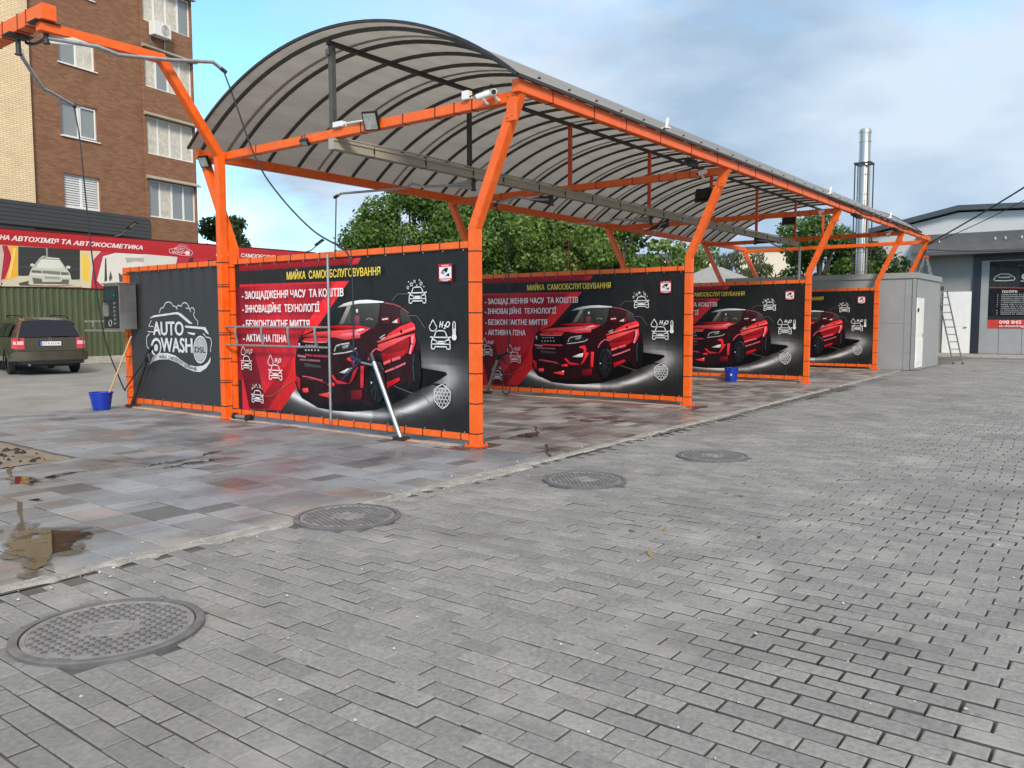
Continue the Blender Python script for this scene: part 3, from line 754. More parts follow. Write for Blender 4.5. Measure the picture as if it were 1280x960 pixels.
FENCE_ART=[('poly',[(2.452,4.04),(3.773,3.937),(6.249,3.904),(6.197,2.685),(3.711,2.595),(2.382,2.59)],(196,186,170)),('poly',[(3.806,3.865),(3.942,3.884),(4.079,3.468),(3.717,2.721),(3.711,2.583),(3.819,2.586),(3.717,2.721),(3.846,3.553)],(170,44,60)),('poly',[(3.804,3.826),(3.952,3.885),(4.064,3.556),(4.078,3.448),(3.829,2.804),(3.721,2.8),(3.85,3.652)],(176,50,66)),('poly',[(3.987,3.868),(4.254,3.876),(4.208,2.858),(3.828,2.784),(4.069,3.448)],(232,176,62)),('poly',[(4.131,3.808),(4.205,3.823),(3.995,2.85),(3.904,2.846)],(244,206,120)),('poly',[(4.272,3.867),(6.227,3.895),(6.185,2.891),(5.63,2.85),(4.23,2.939)],(62,62,62)),('line',[(4.243,3.219),(6.199,3.23)],(80,80,80,0.03)),('line',[(4.257,3.538),(6.214,3.589)],(76,76,76,0.02)),('poly',[(5.11,3.894),(5.169,3.898),(5.164,3.571),(5.115,3.568)],(150,150,146)),('poly',[(3.826,2.745),(4.239,2.919),(5.041,2.992),(6.203,2.828),(6.195,2.637),(3.711,2.583)],(206,198,176)),('poly',[(4.229,2.699),(4.552,2.79),(5.026,2.644),(5.867,2.691),(5.99,2.684),(5.419,2.625),(4.262,2.62)],(88,84,74)),('poly',[(4.527,2.668),(4.561,2.992),(4.625,3.157),(4.89,3.514),(4.991,3.611),(5.126,3.589),(5.52,3.57),(5.558,3.511),(5.747,3.23),(5.843,3.088),(5.885,2.88),(5.857,2.69),(5.421,2.656),(4.641,2.652)],(196,198,186)),('poly',[(4.908,3.495),(5.026,3.532),(5.519,3.529),(5.649,3.287),(5.445,3.215),(4.781,3.225)],(214,218,206)),('line',[(4.743,3.243),(4.948,3.517),(5.538,3.52),(5.727,3.229)],(120,122,112,0.02)),('poly',[(4.643,3.137),(4.931,3.13),(4.947,3.049),(4.64,3.056)],(104,106,98)),('poly',[(4.97,3.142),(5.531,3.126),(5.526,3.012),(4.966,3.05)],(128,128,120)),('poly',[(5.551,3.117),(5.803,3.107),(5.81,3.024),(5.557,3.017)],(110,110,102)),('line',[(4.618,2.995),(5.041,2.992),(5.858,2.963)],(226,228,218,0.03)),('poly',[(4.651,2.895),(4.938,2.865),(4.953,2.764),(5.546,2.784),(5.59,2.869),(5.813,2.877),(5.786,2.709),(4.681,2.694)],(106,104,96)),('poly',[(5.039,2.951),(5.513,2.949),(5.51,2.866),(5.036,2.869)],(160,160,152)),('poly',[(4.737,3.303),(4.729,3.282),(4.71,3.264),(4.682,3.253),(4.653,3.252),(4.626,3.26),(4.609,3.276),(4.603,3.297),(4.61,3.318),(4.63,3.336),(4.657,3.346),(4.687,3.348),(4.713,3.34),(4.731,3.324)],(206,206,200)),('poly',[(5.872,3.288),(5.864,3.265),(5.843,3.247),(5.814,3.236),(5.782,3.235),(5.754,3.243),(5.735,3.259),(5.729,3.281),(5.737,3.303),(5.758,3.321),(5.787,3.332),(5.818,3.334),(5.847,3.326),(5.866,3.309)],(206,206,200)),('poly',[(4.949,3.538),(5.05,3.635),(5.146,3.59),(5.104,3.536)],(160,160,150)),('poly',[(6.209,3.863),(6.931,3.887),(6.661,3.593),(6.544,2.819),(6.535,2.605),(6.219,2.617),(6.166,2.848)],(216,204,176)),('poly',[(6.247,3.77),(6.425,3.781),(6.54,3.501),(6.469,2.816),(6.25,2.851)],(236,200,86)),('poly',[(6.661,3.593),(6.996,3.892),(7.435,3.876),(6.989,3.719),(6.74,2.912),(6.931,2.832),(6.834,2.592),(6.524,2.605)],(186,58,72)),('poly',[(6.989,3.719),(7.434,3.865),(8.819,3.872),(8.796,3.26),(8.773,2.669),(6.946,2.681),(6.738,2.869)],(224,220,212)),('poly',[(7.052,3.658),(7.095,3.661),(7.096,2.881),(6.996,2.835)],(70,68,64)),('poly',[(7.155,2.97),(7.232,3.234),(7.287,2.975),(7.194,2.841)],(96,92,84)),('poly',[(7.507,3.181),(7.649,3.077),(7.663,2.858),(7.527,2.831)],(92,88,80)),('poly',[(7.765,3.721),(8.815,3.759),(8.808,3.577),(8.15,3.61),(7.826,3.526)],(176,174,168)),('poly',[(6.948,2.725),(7.439,2.872),(8.117,2.762),(8.111,2.605),(6.944,2.617)],(206,206,202)),('poly',[(8.464,3.882),(9.774,3.86),(9.676,3.447),(8.445,3.388)],(214,212,204)),('poly',[(9.774,3.86),(11.756,3.922),(12.535,3.912),(12.51,3.145),(9.633,3.037)],(190,54,66)),('poly',[(10.25,3.836),(10.451,3.874),(10.387,3.688),(10.202,3.692)],(66,60,60)),('poly',[(11.001,3.813),(11.663,3.885),(11.66,3.81),(11.059,3.764)],(60,56,56))]
FENCE_TEXT=[('НА',3.744,4.015,4.056,0.14),('АВТОХІМІЯ',4.08,5.537,4.046,0.147),('ТА',5.627,5.911,4.045,0.149),('АВТОКОСМЕТИКА',5.99,8.416,4.037,0.14),('МИЙКА',11.397,12.379,4.003,0.154),('САМООБСЛУГОВУВАННЯ',12.518,15.368,4.014,0.146)]

# ================================================================== SETTING: ground
def sheet(name, x0, x1, y0, y1, z, m, n=1):
    b = MB(); b.quad((x0, y0, z), (x1, y0, z), (x1, y1, z), (x0, y1, z))
    return struct(b.build(name, m))

MT['earth'] = mat('earth', (0.16, 0.15, 0.12), 0.95, var=0.3, vscale=0.4)
MT['lot'] = mat('worn_grey_paving', (0.23, 0.23, 0.225), 0.75, var=0.22, vscale=0.8, bump=0.3, bscale=14)
MT['apron'] = mat('grey_asphalt', (0.13, 0.13, 0.128), 0.85, var=0.2, vscale=1.5, bump=0.5, bscale=60)
MT['jointsand'] = mat('joint_dust', (0.085, 0.08, 0.072), 0.95, var=0.35, vscale=3)
sheet('ground', -300, 400, -300, 400, -0.06, MT['earth'])
sheet('lot', -30, 60, 8.15, 60, -0.004, MT['lot'])
sheet('lot', -80, -10.0, -60, 8.15, -0.012, MT['lot'])
sheet('lot', -10.0, 60, -60, -11.5, -0.014, MT['lot'])
sheet('apron', 19.0, 60, -12, 8.15, -0.008, MT['apron'])

MANHOLES = [(-5.45, -2.22, 0.43), (-3.22, -1.40, 0.40), (-0.92, -2.07, 0.385), (1.05, -2.47, 0.385)]

def und(x, y):
    return 0.0035 * np.sin(1.3 * x + 0.7 * y) + 0.003 * np.sin(0.6 * x - 1.9 * y + 1.0) + 0.002 * np.sin(3.1 * x + 2.3 * y)

def block_field(name, cx, cy, hx, hy, m, side=None, bev=0.006, jit=0.0015, tilt=0.0042, zoff=0.0, und_on=True, cast=0.03):
    """one sheet of separate paving blocks, each with chamfered edges and its own slight tilt"""
    n = len(cx)
    dz = rng.normal(0, jit, n) + (und(cx, cy) if und_on else 0) + zoff
    tx, ty = rng.normal(0, tilt, n), rng.normal(0, tilt, n)
    jx, jy = rng.normal(0, 0.0012, n), rng.normal(0, 0.0012, n)
    sx = np.array([-1, 1, 1, -1]); sy = np.array([-1, -1, 1, 1])
    V = np.zeros((n, 12, 3), dtype=np.float64)
    for r, (ins, zz) in enumerate(((0, -cast), (0, -bev * 0.8), (bev, 0))):
        X = sx[None, :] * (hx - ins)[:, None]; Y = sy[None, :] * (hy - ins)[:, None]
        V[:, r * 4:r * 4 + 4, 0] = cx[:, None] + X + jx[:, None]
        V[:, r * 4:r * 4 + 4, 1] = cy[:, None] + Y + jy[:, None]
        V[:, r * 4:r * 4 + 4, 2] = zz + dz[:, None] + (tx[:, None] * X + ty[:, None] * Y if zz > -0.02 else 0)
    base = np.array([[8, 9, 10, 11]] + [[a, (a + 1) % 4, 4 + (a + 1) % 4, 4 + a] for a in range(4)] + [[4 + a, 4 + (a + 1) % 4, 8 + (a + 1) % 4, 8 + a] for a in range(4)])
    F = (base[None, :, :] + (np.arange(n) * 12)[:, None, None]).reshape(-1, 4)
    me = bpy.data.meshes.new(name)
    me.vertices.add(n * 12); me.vertices.foreach_set('co', V.ravel())
    nf = len(F)
    me.loops.add(nf * 4); me.loops.foreach_set('vertex_index', F.ravel().astype(np.int32))
    me.polygons.add(nf); me.polygons.foreach_set('loop_start', (np.arange(nf) * 4).astype(np.int32))
    me.update(calc_edges=True)
    me.shade_flat()
    me.materials.append(m)
    me.materials.append(side or MT['jointsand'])
    me.polygons.foreach_set('material_index', np.tile(np.array([0, 1, 1, 1, 1, 0, 0, 0, 0], dtype=np.int32), n))
    o = bpy.data.objects.new(name, me); COL.objects.link(o)
    return struct(o)

# concrete block paving: running bond, courses along Y, blocks 225 x 112
BL, BW = 0.225, 0.112
MT['paver'] = island_mat('concrete_paver', [(0.0, (0.170, 0.172, 0.170)), (0.35, (0.195, 0.196, 0.193)), (0.7, (0.212, 0.212, 0.208)), (1.0, (0.240, 0.238, 0.231))],
                         rough=0.8, grain=0.30, gscale=38, bump=0.5, stain=((0.34, 0.335, 0.32), 1.5, 0.53, 0.72, 0.68), dark=((0.105, 0.105, 0.102), 0.5, 0.50, 0.68, 0.55))
xs, ys = [], []
x = -10.0; row = 0
while x < 27.5:
    off = (row % 2) * BL / 2 + 0.03 * math.sin(row * 0.35)
    y = -11.5 + off
    lim = -1.25 if x < 12 else (-0.75 if x < 18.4 else -1.1)
    while y < lim:
        xs.append(x); ys.append(y); y += BL
    x += BW; row += 1
px_, py_ = np.array(xs), np.array(ys)
keep = np.ones(len(px_), bool)
for (mx, my, mr) in MANHOLES:
    keep &= np.hypot(px_ - mx, py_ - my) > mr - 0.03
px_, py_ = px_[keep], py_[keep]
# open joints to the right of the yard, silted joints near the slab
def open_joint(x, y):
    a = np.clip((x * 0.055 - y * 0.12 - 0.25) + 0.30 * np.sin(x * 1.1 + y * 0.8) + 0.2 * np.sin(2.3 * x - 1.9 * y), 0, 0.75)
    return np.clip(a + 1.0 * np.exp(-((x + 3.7) ** 2 / 1.1 + (y + 5.1) ** 2 / 0.55)) + 0.5 * np.exp(-((x - 4) ** 2 / 9 + (y + 5.0) ** 2 / 1.0)), 0, 1.1)
openj = open_joint(px_, py_)
gap = 0.0022 + 0.0036 * openj + np.abs(rng.normal(0, 0.0008, len(px_)))
block_field('paver_yard', px_, py_, BW / 2 - gap * (1.1 + 0.5 * openj), BL / 2 - gap * 0.95, MT['paver'])
b = MB()
NX, NY = 76, 22
gx = np.linspace(-10.1, 27.6, NX); gy = np.linspace(-11.6, -0.7, NY)
for i in range(NX):
    for j in range(NY):
        oj = float(open_joint(gx[i], gy[j]))
        b.v.append((gx[i], gy[j], -0.011 - 0.016 * oj + float(und(gx[i], gy[j]))))
for i in range(NX - 1):
    for j in range(NY - 1):
        a = i * NY + j; b.f.append((a, a + NY, a + NY + 1, a + 1)); b.mi.append(0)
struct(b.build('joint_bed', MT['jointsand'], smooth=True))

# wash slab: mixed-length slabs in courses 0.345 wide
def slab_tiles(x0, x1, y0, y1, lens):
    cx, cy, hx, hy = [], [], [], []
    x = x0
    while x < x1 - 0.1:
        y = y0 + random.uniform(-0.1, 0.0)
        y = y0
        while y < y1:
            L = random.choice(lens)
            if y + L > y1: L = max(0.1, y1 - y)
            cx.append(x + 0.1725); cy.append(y + L / 2); hx.append(0.1725 - 0.0022); hy.append(L / 2 - 0.0022)
            y += L
        x += 0.345
    return map(np.array, (cx, cy, hx, hy))

def with_sand(m, col, y_lo, y_hi, scale=2.2, amt=0.75, x_lo=-30, x_hi=60):
    n, l = m.node_tree.nodes, m.node_tree.links
    b = n['Principled BSDF']
    src = b.inputs['Base Color'].links[0].from_socket
    tc = n.new('ShaderNodeTexCoord'); sx = n.new('ShaderNodeSeparateXYZ')
    l.new(tc.outputs['Object'], sx.inputs[0])
    mr = n.new('ShaderNodeMapRange')
    mr.inputs['From Min'].default_value = y_hi; mr.inputs['From Max'].default_value = y_lo
    l.new(sx.outputs[1], mr.inputs['Value'])
    no = n.new('ShaderNodeTexNoise'); no.inputs['Scale'].default_value = scale; no.inputs['Detail'].default_value = 6
    l.new(tc.outputs['Object'], no.inputs['Vector'])
    nr = n.new('ShaderNodeMapRange'); nr.inputs['From Min'].default_value = 0.4; nr.inputs['From Max'].default_value = 0.66
    l.new(no.outputs[0], nr.inputs['Value'])
    mu = n.new('ShaderNodeMath'); mu.operation = 'MULTIPLY'
    l.new(mr.outputs[0], mu.inputs[0]); l.new(nr.outputs[0], mu.inputs[1])
    m2 = n.new('ShaderNodeMath'); m2.operation = 'MULTIPLY'; m2.inputs[1].default_value = amt; m2.use_clamp = True
    l.new(mu.outputs[0], m2.inputs[0])
    mx = n.new('ShaderNodeMix'); mx.data_type = 'RGBA'
    l.new(m2.outputs[0], mx.inputs[0]); l.new(src, mx.inputs[6]); mx.inputs[7].default_value = (*col, 1)
    l.new(mx.outputs[2], b.inputs['Base Color'])
    return m

MT['slab_a'] = island_mat('washed_slab', [(0.0, (0.10, 0.106, 0.112)), (0.12, (0.18, 0.19, 0.20)), (0.45, (0.215, 0.237, 0.262)), (0.72, (0.255, 0.28, 0.31)), (0.86, (0.275, 0.288, 0.305)), (0.90, (0.17, 0.17, 0.175)), (0.93, (0.19, 0.19, 0.195)), (0.985, (0.25, 0.205, 0.195)), (1.0, (0.36, 0.38, 0.41))],
                          rough=0.62, grain=0.18, gscale=30, bump=0.25, stain=((0.30, 0.30, 0.295), 1.4, 0.56, 0.72, 0.3), wet=0.5, dark=((0.085, 0.088, 0.09), 1.3, 0.54, 0.68, 0.6))
with_sand(MT['slab_a'], (0.36, 0.33, 0.285), -1.05, -0.45, 2.2, 0.5)
MT['slab_b'] = island_mat('washed_slab_red', [(0.0, (0.08, 0.077, 0.077)), (0.2, (0.175, 0.172, 0.172)), (0.45, (0.28, 0.28, 0.28)), (0.58, (0.195, 0.152, 0.145)), (0.70, (0.30, 0.287, 0.278)), (1.0, (0.42, 0.405, 0.39))],
                          rough=0.48, grain=0.16, gscale=30, bump=0.25, stain=((0.33, 0.315, 0.29), 1.6, 0.52, 0.70, 0.45), wet=0.75)
with_sand(MT['slab_b'], (0.37, 0.35, 0.315), -0.9, 0.5, 2.2, 0.6)
PIT = (-4.0, -3.17, 3.0, 5.5)
cx_, cy_, hx_, hy_ = slab_tiles(-9.67, -0.02, -1.12, 8.15, [0.2, 0.2, 0.2, 0.3, 0.4, 0.4])
k_ = ~((cx_ > PIT[0] - 0.05) & (cx_ < PIT[1] + 0.0) & (cy_ > PIT[2]) & (cy_ < PIT[3]))
block_field('wash_slab', cx_[k_], cy_[k_], hx_[k_], hy_[k_], MT['slab_a'], bev=0.004, jit=0.0012, tilt=0.004, zoff=0.004)
cx_, cy_, hx_, hy_ = slab_tiles(0.0, 18.6, -1.12, 8.15, [0.2, 0.2, 0.3, 0.4, 0.4])
k_ = cy_ > -1.15 + 0.025 * np.clip(cx_, 0, 20)
block_field('wash_slab', cx_[k_], cy_[k_], hx_[k_], hy_[k_], MT['slab_b'], bev=0.004, jit=0.0012, tilt=0.004, zoff=0.004)
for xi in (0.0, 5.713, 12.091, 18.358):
    b = MB(); b.box(xi - 0.10, xi - 0.03, 0.25, 4.70 if xi else 7.75, -0.01, 0.016)  # low ledge whose peach colour stands in for the orange frame's reflection
    struct(b.build('kerb_strip', MT['peach_reflection'] if 'peach_reflection' in MT else MT.setdefault('peach_reflection', mat('mortar_orange_reflection', (0.47, 0.33, 0.23), 0.85, var=0.3, vscale=4, bump=0.6, bscale=40)), bevel=0.006))
sheet('slab_bed', -10, 18.9, -1.2, 8.2, -0.006, MT['jointsand'])

# broken mortar strip along the slab edge
b = MB()
pts = []
x = -10.0
while x < 18.2:
    s_ = 0.025 * max(0, x)
    w0 = 0.03 + 0.05 * random.random() + (0.08 if -3.0 < x < -2.4 or -1.9 < x < -0.6 else 0) + (0.06 if -4.3 < x < -3.6 else 0)
    pts.append((x, -1.13 + s_ - w0, -1.09 + s_ + 0.02 * random.random()))
    x += random.uniform(0.05, 0.14)
for i in range(len(pts) - 1):
    a, c = pts[i], pts[i + 1]
    if -3.62 < a[0] < -2.86: continue
    z0, z1 = 0.010, 0.010
    b.add([(a[0], a[1], -0.01), (c[0], c[1], -0.01), (c[0], c[1] + 0.02, z1), (a[0], a[1] + 0.02, z0), (c[0], c[2], z1), (a[0], a[2], z0)], [(0, 1, 2, 3), (3, 2, 4, 5)])
MT['mortar'] = mat('pale_mortar', (0.29, 0.28, 0.262), 0.9, var=0.4, vscale=7, bump=0.8, bscale=45)
struct(b.build('kerb_strip', MT['mortar']))
# cracks where the floor planes meet, with wet dirt in them
b = MB()
def crack(p, w0, w1, n=26, jit=0.03):
    (x0, y0), (x1, y1) = p
    L = math.hypot(x1 - x0, y1 - y0); nx, ny = -(y1 - y0) / L, (x1 - x0) / L
    prev = None
    for i in range(n + 1):
        t = i / n
        j = random.uniform(-jit, jit); w = random.uniform(w0, w1) / 2
        c = (x0 + (x1 - x0) * t + nx * j, y0 + (y1 - y0) * t + ny * j)
        cur = ((c[0] - nx * w, c[1] - ny * w, 0.0095), (c[0] + nx * w, c[1] + ny * w, 0.0095))
        if prev: b.quad(prev[0], cur[0], cur[1], prev[1])
        prev = cur
crack(((-5.33, -1.15), (-3.85, 2.98)), 0.012, 0.05)
crack(((-0.08, -1.12), (2.0, 0.62)), 0.012, 0.045, 18)
crack(((-3.17, 3.02), (-2.70, 1.25)), 0.006, 0.014, 12, 0.01)
crack(((-2.70, 1.25), (0.0, 1.2)), 0.006, 0.014, 16, 0.01)
crack(((4.4, -1.0), (5.0, 0.2)), 0.008, 0.02, 12, 0.02)
MT['mud'] = mat('wet_dirt', (0.055, 0.042, 0.032), 0.35, var=0.4, vscale=9)
struct(b.build('floor_crack', MT['mud']))
# puddles
def blob(cx, cy, rx, ry, n, seed, jag=0.3):
    q = random.Random(seed); out = []
    for i in range(n):
        a = 2 * math.pi * i / n; k = 1 + q.uniform(-jag, jag)
        out.append((cx + rx * k * math.cos(a), cy + ry * k * math.sin(a)))
    return out
MT['puddle'] = mat('dirty_water', (0.022, 0.018, 0.014), 0.02, spec=0.5)
pb = MB()
def frac(pts, it=3, amp=0.16, seed=1):
    q = random.Random(seed); p = [tuple(a) for a in pts]
    for _ in range(it):
        o = []
        for a, c in zip(p, p[1:] + p[:1]):
            L = math.hypot(c[0] - a[0], c[1] - a[1]); k = q.uniform(-amp, amp)
            o += [a, ((a[0] + c[0]) / 2 - (c[1] - a[1]) * k, (a[1] + c[1]) / 2 + (c[0] - a[0]) * k)]
        p = o
    return p
def grow(pts, s):
    cx = sum(p[0] for p in pts) / len(pts); cy = sum(p[1] for p in pts) / len(pts)
    return [(cx + (p[0] - cx) * s, cy + (p[1] - cy) * s) for p in pts]
wets = []
def flat(mb, pts, z, mi=0):
    if mb is pb:
        wets.append(frac(grow(pts, 1.3), 4, 0.2, 5)); pts = frac(pts, 3, 0.16, 2)
    _flat(mb, pts, z, mi)
def _flat(mb, pts, z, mi=0):
    for t in tessellate_polygon([[Vector((p[0], p[1], 0)) for p in pts]]):
        mb.add([(pts[i][0], pts[i][1], z) for i in t], [(0, 1, 2)], mi)
flat(pb, [(-5.12, -0.24), (-4.99, -0.02), (-4.93, 0.10), (-4.80, 0.24), (-4.83, 0.02), (-4.70, -0.10), (-4.62, -0.34), (-4.78, -0.42), (-4.90, -0.66), (-5.02, -0.62), (-5.24, -0.92), (-5.27, -0.80), (-5.16, -0.60), (-5.20, -0.42)], 0.0115)
flat(pb, [(-5.30, 0.06), (-5.08, 0.12), (-4.95, 0.30), (-5.10, 0.34), (-5.35, 0.22)], 0.0115)
flat(pb, blob(-4.08, 2.10, 0.10, 0.22, 14, 5, 0.35), 0.0115)
flat(pb, blob(-4.38, 1.30, 0.05, 0.22, 12, 8, 0.4), 0.0115)
flat(pb, [(-3.85, 2.0), (-3.5, 2.12), (-3.62, 2.2), (-3.9, 2.12)], 0.0115)
flat(pb, [(-2.9, 1.62), (-2.45, 1.66), (-2.2, 1.75), (-2.5, 1.74), (-2.85, 1.70)], 0.0115)
flat(pb, [(-3.0, 1.85), (-2.6, 1.90), (-2.35, 2.0), (-2.62, 1.99), (-2.95, 1.92)], 0.0115)
flat(pb, [(-2.25, 2.06), (-1.9, 2.12), (-1.98, 2.18), (-2.2, 2.14)], 0.0115)
struct(pb.build('puddle', MT['puddle'], recalc=False))
# wet runs at the foot of the posts, the banners' red reflection painted in
wt = MB()
for i, w_ in enumerate(wets): _flat(wt, w_, 0.0098 + 0.0003 * i)
MT['damp'] = mat('damp_paving', (0.105, 0.095, 0.082), 0.33, var=0.35, vscale=6)
film(MT['damp'], 0.36, 0.62, 7.0, 0.85); film(MT['puddle'], 0.30, 0.46, 5.0, 0.9)
struct(wt.build('wet_stain', MT['damp'], recalc=False))
wb = MB()
flat(wb, [(-0.25, -0.12), (0.1, -0.16), (0.45, -0.12), (1.1, -0.02), (1.7, 0.22), (1.2, 0.26), (0.75, 0.14), (0.9, 0.42), (0.35, 0.30), (-0.05, 0.22), (-0.35, 0.5), (-0.3, 0.15)], 0.0105)
flat(wb, blob(5.5, -0.18, 0.5, 0.14, 15, 3, 0.35), 0.0105)
flat(wb, blob(3.2, 0.3, 0.35, 0.5, 17, 9, 0.4), 0.0105)
MT['wet_reflection'] = mat('wet_stain_red_reflection', (0.12, 0.045, 0.038), 0.22, var=0.35, vscale=5)
film(MT['wet_reflection'], 0.38, 0.58, 5.0, 0.85)
struct(wb.build('wet_stain', MT['wet_reflection'], recalc=False))
# sand trap in the middle of the open bay
MT['sand'] = mat('sandy_silt', (0.20, 0.165, 0.125), 0.95, var=0.4, vscale=5, bump=1.0, bscale=22)
b = MB(); nn = 24
for i in range(nn + 1):
    for j in range(nn + 1):
        xx = PIT[0] - 0.06 + (PIT[1] - PIT[0] + 0.03) * i / nn; yy = PIT[2] + 0.01 + (PIT[3] - PIT[2] - 0.02) * j / nn
        b.v.append((xx, yy, 0.004 + 0.010 * math.sin(xx * 7 + yy * 3) * math.sin(yy * 5) + random.uniform(-0.003, 0.004)))
for i in range(nn):
    for j in range(nn):
        a = i * (nn + 1) + j; b.f.append((a, a + nn + 1, a + nn + 2, a + 1)); b.mi.append(0)
struct(b.build('sand_pit', MT['sand'], smooth=True))

def pebble(mb, x, y, z, r, q):
    k = [q.uniform(0.6, 1.2) for _ in range(6)]
    mb.add([(x + r * k[0], y, z), (x, y + r * k[1], z), (x - r * k[2], y, z), (x, y - r * k[3], z), (x, y, z + r * 0.7 * k[4]), (x, y, z - r * 0.5)],
           [(0, 1, 4), (1, 2, 4), (2, 3, 4), (3, 0, 4), (1, 0, 5), (2, 1, 5), (3, 2, 5), (0, 3, 5)])
q = random.Random(4)
b = MB()
for _ in range(60):
    pebble(b, q.uniform(PIT[0], PIT[1] - 0.1), q.uniform(PIT[2] + 0.1, PIT[3] - 0.2), 0.015, q.choice([0.015, 0.02, 0.03, 0.045, 0.06]), q)
o = b.build('silt_clods', mat('dark_clod', (0.03, 0.026, 0.022), 0.9)); o['kind'] = 'stuff'; tag(o, 'dark clods of mud lying on the sandy patch in the open bay', 'mud')
b = MB()
for _ in range(420):
    pebble(b, q.uniform(-7, 9), q.uniform(-6.5, -1.15), 0.004, q.choice([0.003, 0.004, 0.005, 0.007, 0.011]), q)
for _ in range(160):
    pebble(b, q.uniform(-6, 3), q.gauss(-1.18, 0.12), 0.006, q.choice([0.004, 0.006, 0.009, 0.014]), q)
o = b.build('grit', mat('pale_grit', (0.42, 0.41, 0.38), 0.9, var=0.3)); o['kind'] = 'stuff'; tag(o, 'pale grit and small stones scattered over the grey paving', 'grit')

# ================================================================== manhole covers
MT['mortar_dark'] = mat('dark_mortar', (0.19, 0.18, 0.165), 0.9, var=0.35, vscale=9, bump=0.7, bscale=40)
MT['cast_frame'] = mat('cast_iron_rim', (0.14, 0.14, 0.145), 0.5, 0.2, var=0.25, vscale=7)
MT['cast_dark'] = mat('dirty_shaded_cast_iron', (0.11, 0.11, 0.115), 0.5, 0.3, var=0.3, vscale=7)  # stud colour: dirt plus the studs' shade painted as one dark tone
def manhole(x, y, r, rot, label):
    t = thing('manhole_cover', label, 'manhole cover', (x, y, 0.013), rot, 'manhole covers in the paving')
    f = MB()
    n = 56
    prof = [(r, -0.03), (r, 0.004), (r - 0.012, 0.008), (r * 0.905, 0.008), (r * 0.90, -0.012), (r * 0.90, -0.03)]
    vs = [(rr * math.cos(2 * math.pi * k / n), rr * math.sin(2 * math.pi * k / n), z) for rr, z in prof for k in range(n)]
    fs = [(i * n + k, i * n + (k + 1) % n, (i + 1) * n + (k + 1) % n, (i + 1) * n + k) for i in range(len(prof) - 1) for k in range(n)]
    f.add(vs, fs)
    f.box(r * 0.875, r * 0.93, -0.05, 0.05, -0.01, 0.0095)
    f.box(-r * 0.93, -r * 0.875, -0.05, 0.05, -0.01, 0.0095)
    f.build('frame', MT['cast_frame'], t)
    c = MB()
    R0 = r * 0.888
    c.lathe([(R0, -0.03), (R0, 0.002), (R0 - 0.006, 0.005), (R0 - 0.022, 0.005), (R0 - 0.026, 0.001)], n=56)
    pr = [(R0 * 0.23, 0.001), (R0 * 0.235, 0.006), (R0 * 0.265, 0.006), (R0 * 0.27, 0.001)]
    vs = [(rr * math.cos(2 * math.pi * k / 32), rr * math.sin(2 * math.pi * k / 32), z) for rr, z in pr for k in range(32)]
    c.add(vs, [(i * 32 + k, i * 32 + (k + 1) % 32, (i + 1) * 32 + (k + 1) % 32, (i + 1) * 32 + k) for i in range(3) for k in range(32)])
    st = R0 * 0.125
    for i in range(-8, 9):
        for j in range(-8, 9):
            xx, yy = i * st + (j % 2) * st * 0.5, j * st * 0.86
            d = math.hypot(xx, yy)
            if d > R0 * 0.90 or d < R0 * 0.33: continue
            w, h = st * 0.31, st * 0.22
            c.lathe([(w, 0.0), (w * 0.9, 0.0055), (w * 0.6, 0.0068)], (xx, yy, 0), n=8, mi=1)
    for (a0, b0, a1, b1) in ((-.12, .05, -.12, .15), (-.12, .10, -.05, .15), (-.12, .10, -.05, .05), (.02, .05, .02, .15), (.02, .15, .09, .13), (.09, .13, .02, .10), (-.10, -.12, -.10, -.03), (-.10, -.12, -.04, -.12), (.02, -.12, .02, -.03), (.02, -.03, .10, -.06), (.10, -.06, .08, -.12), (.02, -.12, .08, -.12)):
        c.tube([(a0 * R0, b0 * R0, 0.002), (a1 * R0, b1 * R0, 0.002)], 0.004, 6)
    c.build('cover', [MT['cast'], MT['cast_dark']], t)
    return t
    # patched bed round it
    pbm = MB(); n = 40
    q = random.Random(int(x * 100))
    pts = [((r + 0.075 + q.uniform(-0.02, 0.04)) * math.cos(2 * math.pi * k / n), (r + 0.075 + q.uniform(-0.02, 0.04)) * math.sin(2 * math.pi * k / n)) for k in range(n)]
    vs = [(0, 0, -0.012)] + [(p[0], p[1], -0.003) for p in pts]
    pbm.add(vs, [(0, 1 + k, 1 + (k + 1) % n) for k in range(n)])
    pbm.build('collar', MT['mortar_dark'], t)
    return t
manhole(*MANHOLES[0], 0.55, 'large grey cast iron manhole cover, nearest the camera and lowest in the picture')
manhole(*MANHOLES[1], 0.2, 'grey manhole cover set against the broken edge of the wash slab, second nearest')
manhole(*MANHOLES[2], -0.3, 'grey manhole cover in the paving straight out from the first orange post')
manhole(*MANHOLES[3], 0.0, 'farthest manhole cover, striped by glare, right of the other three')

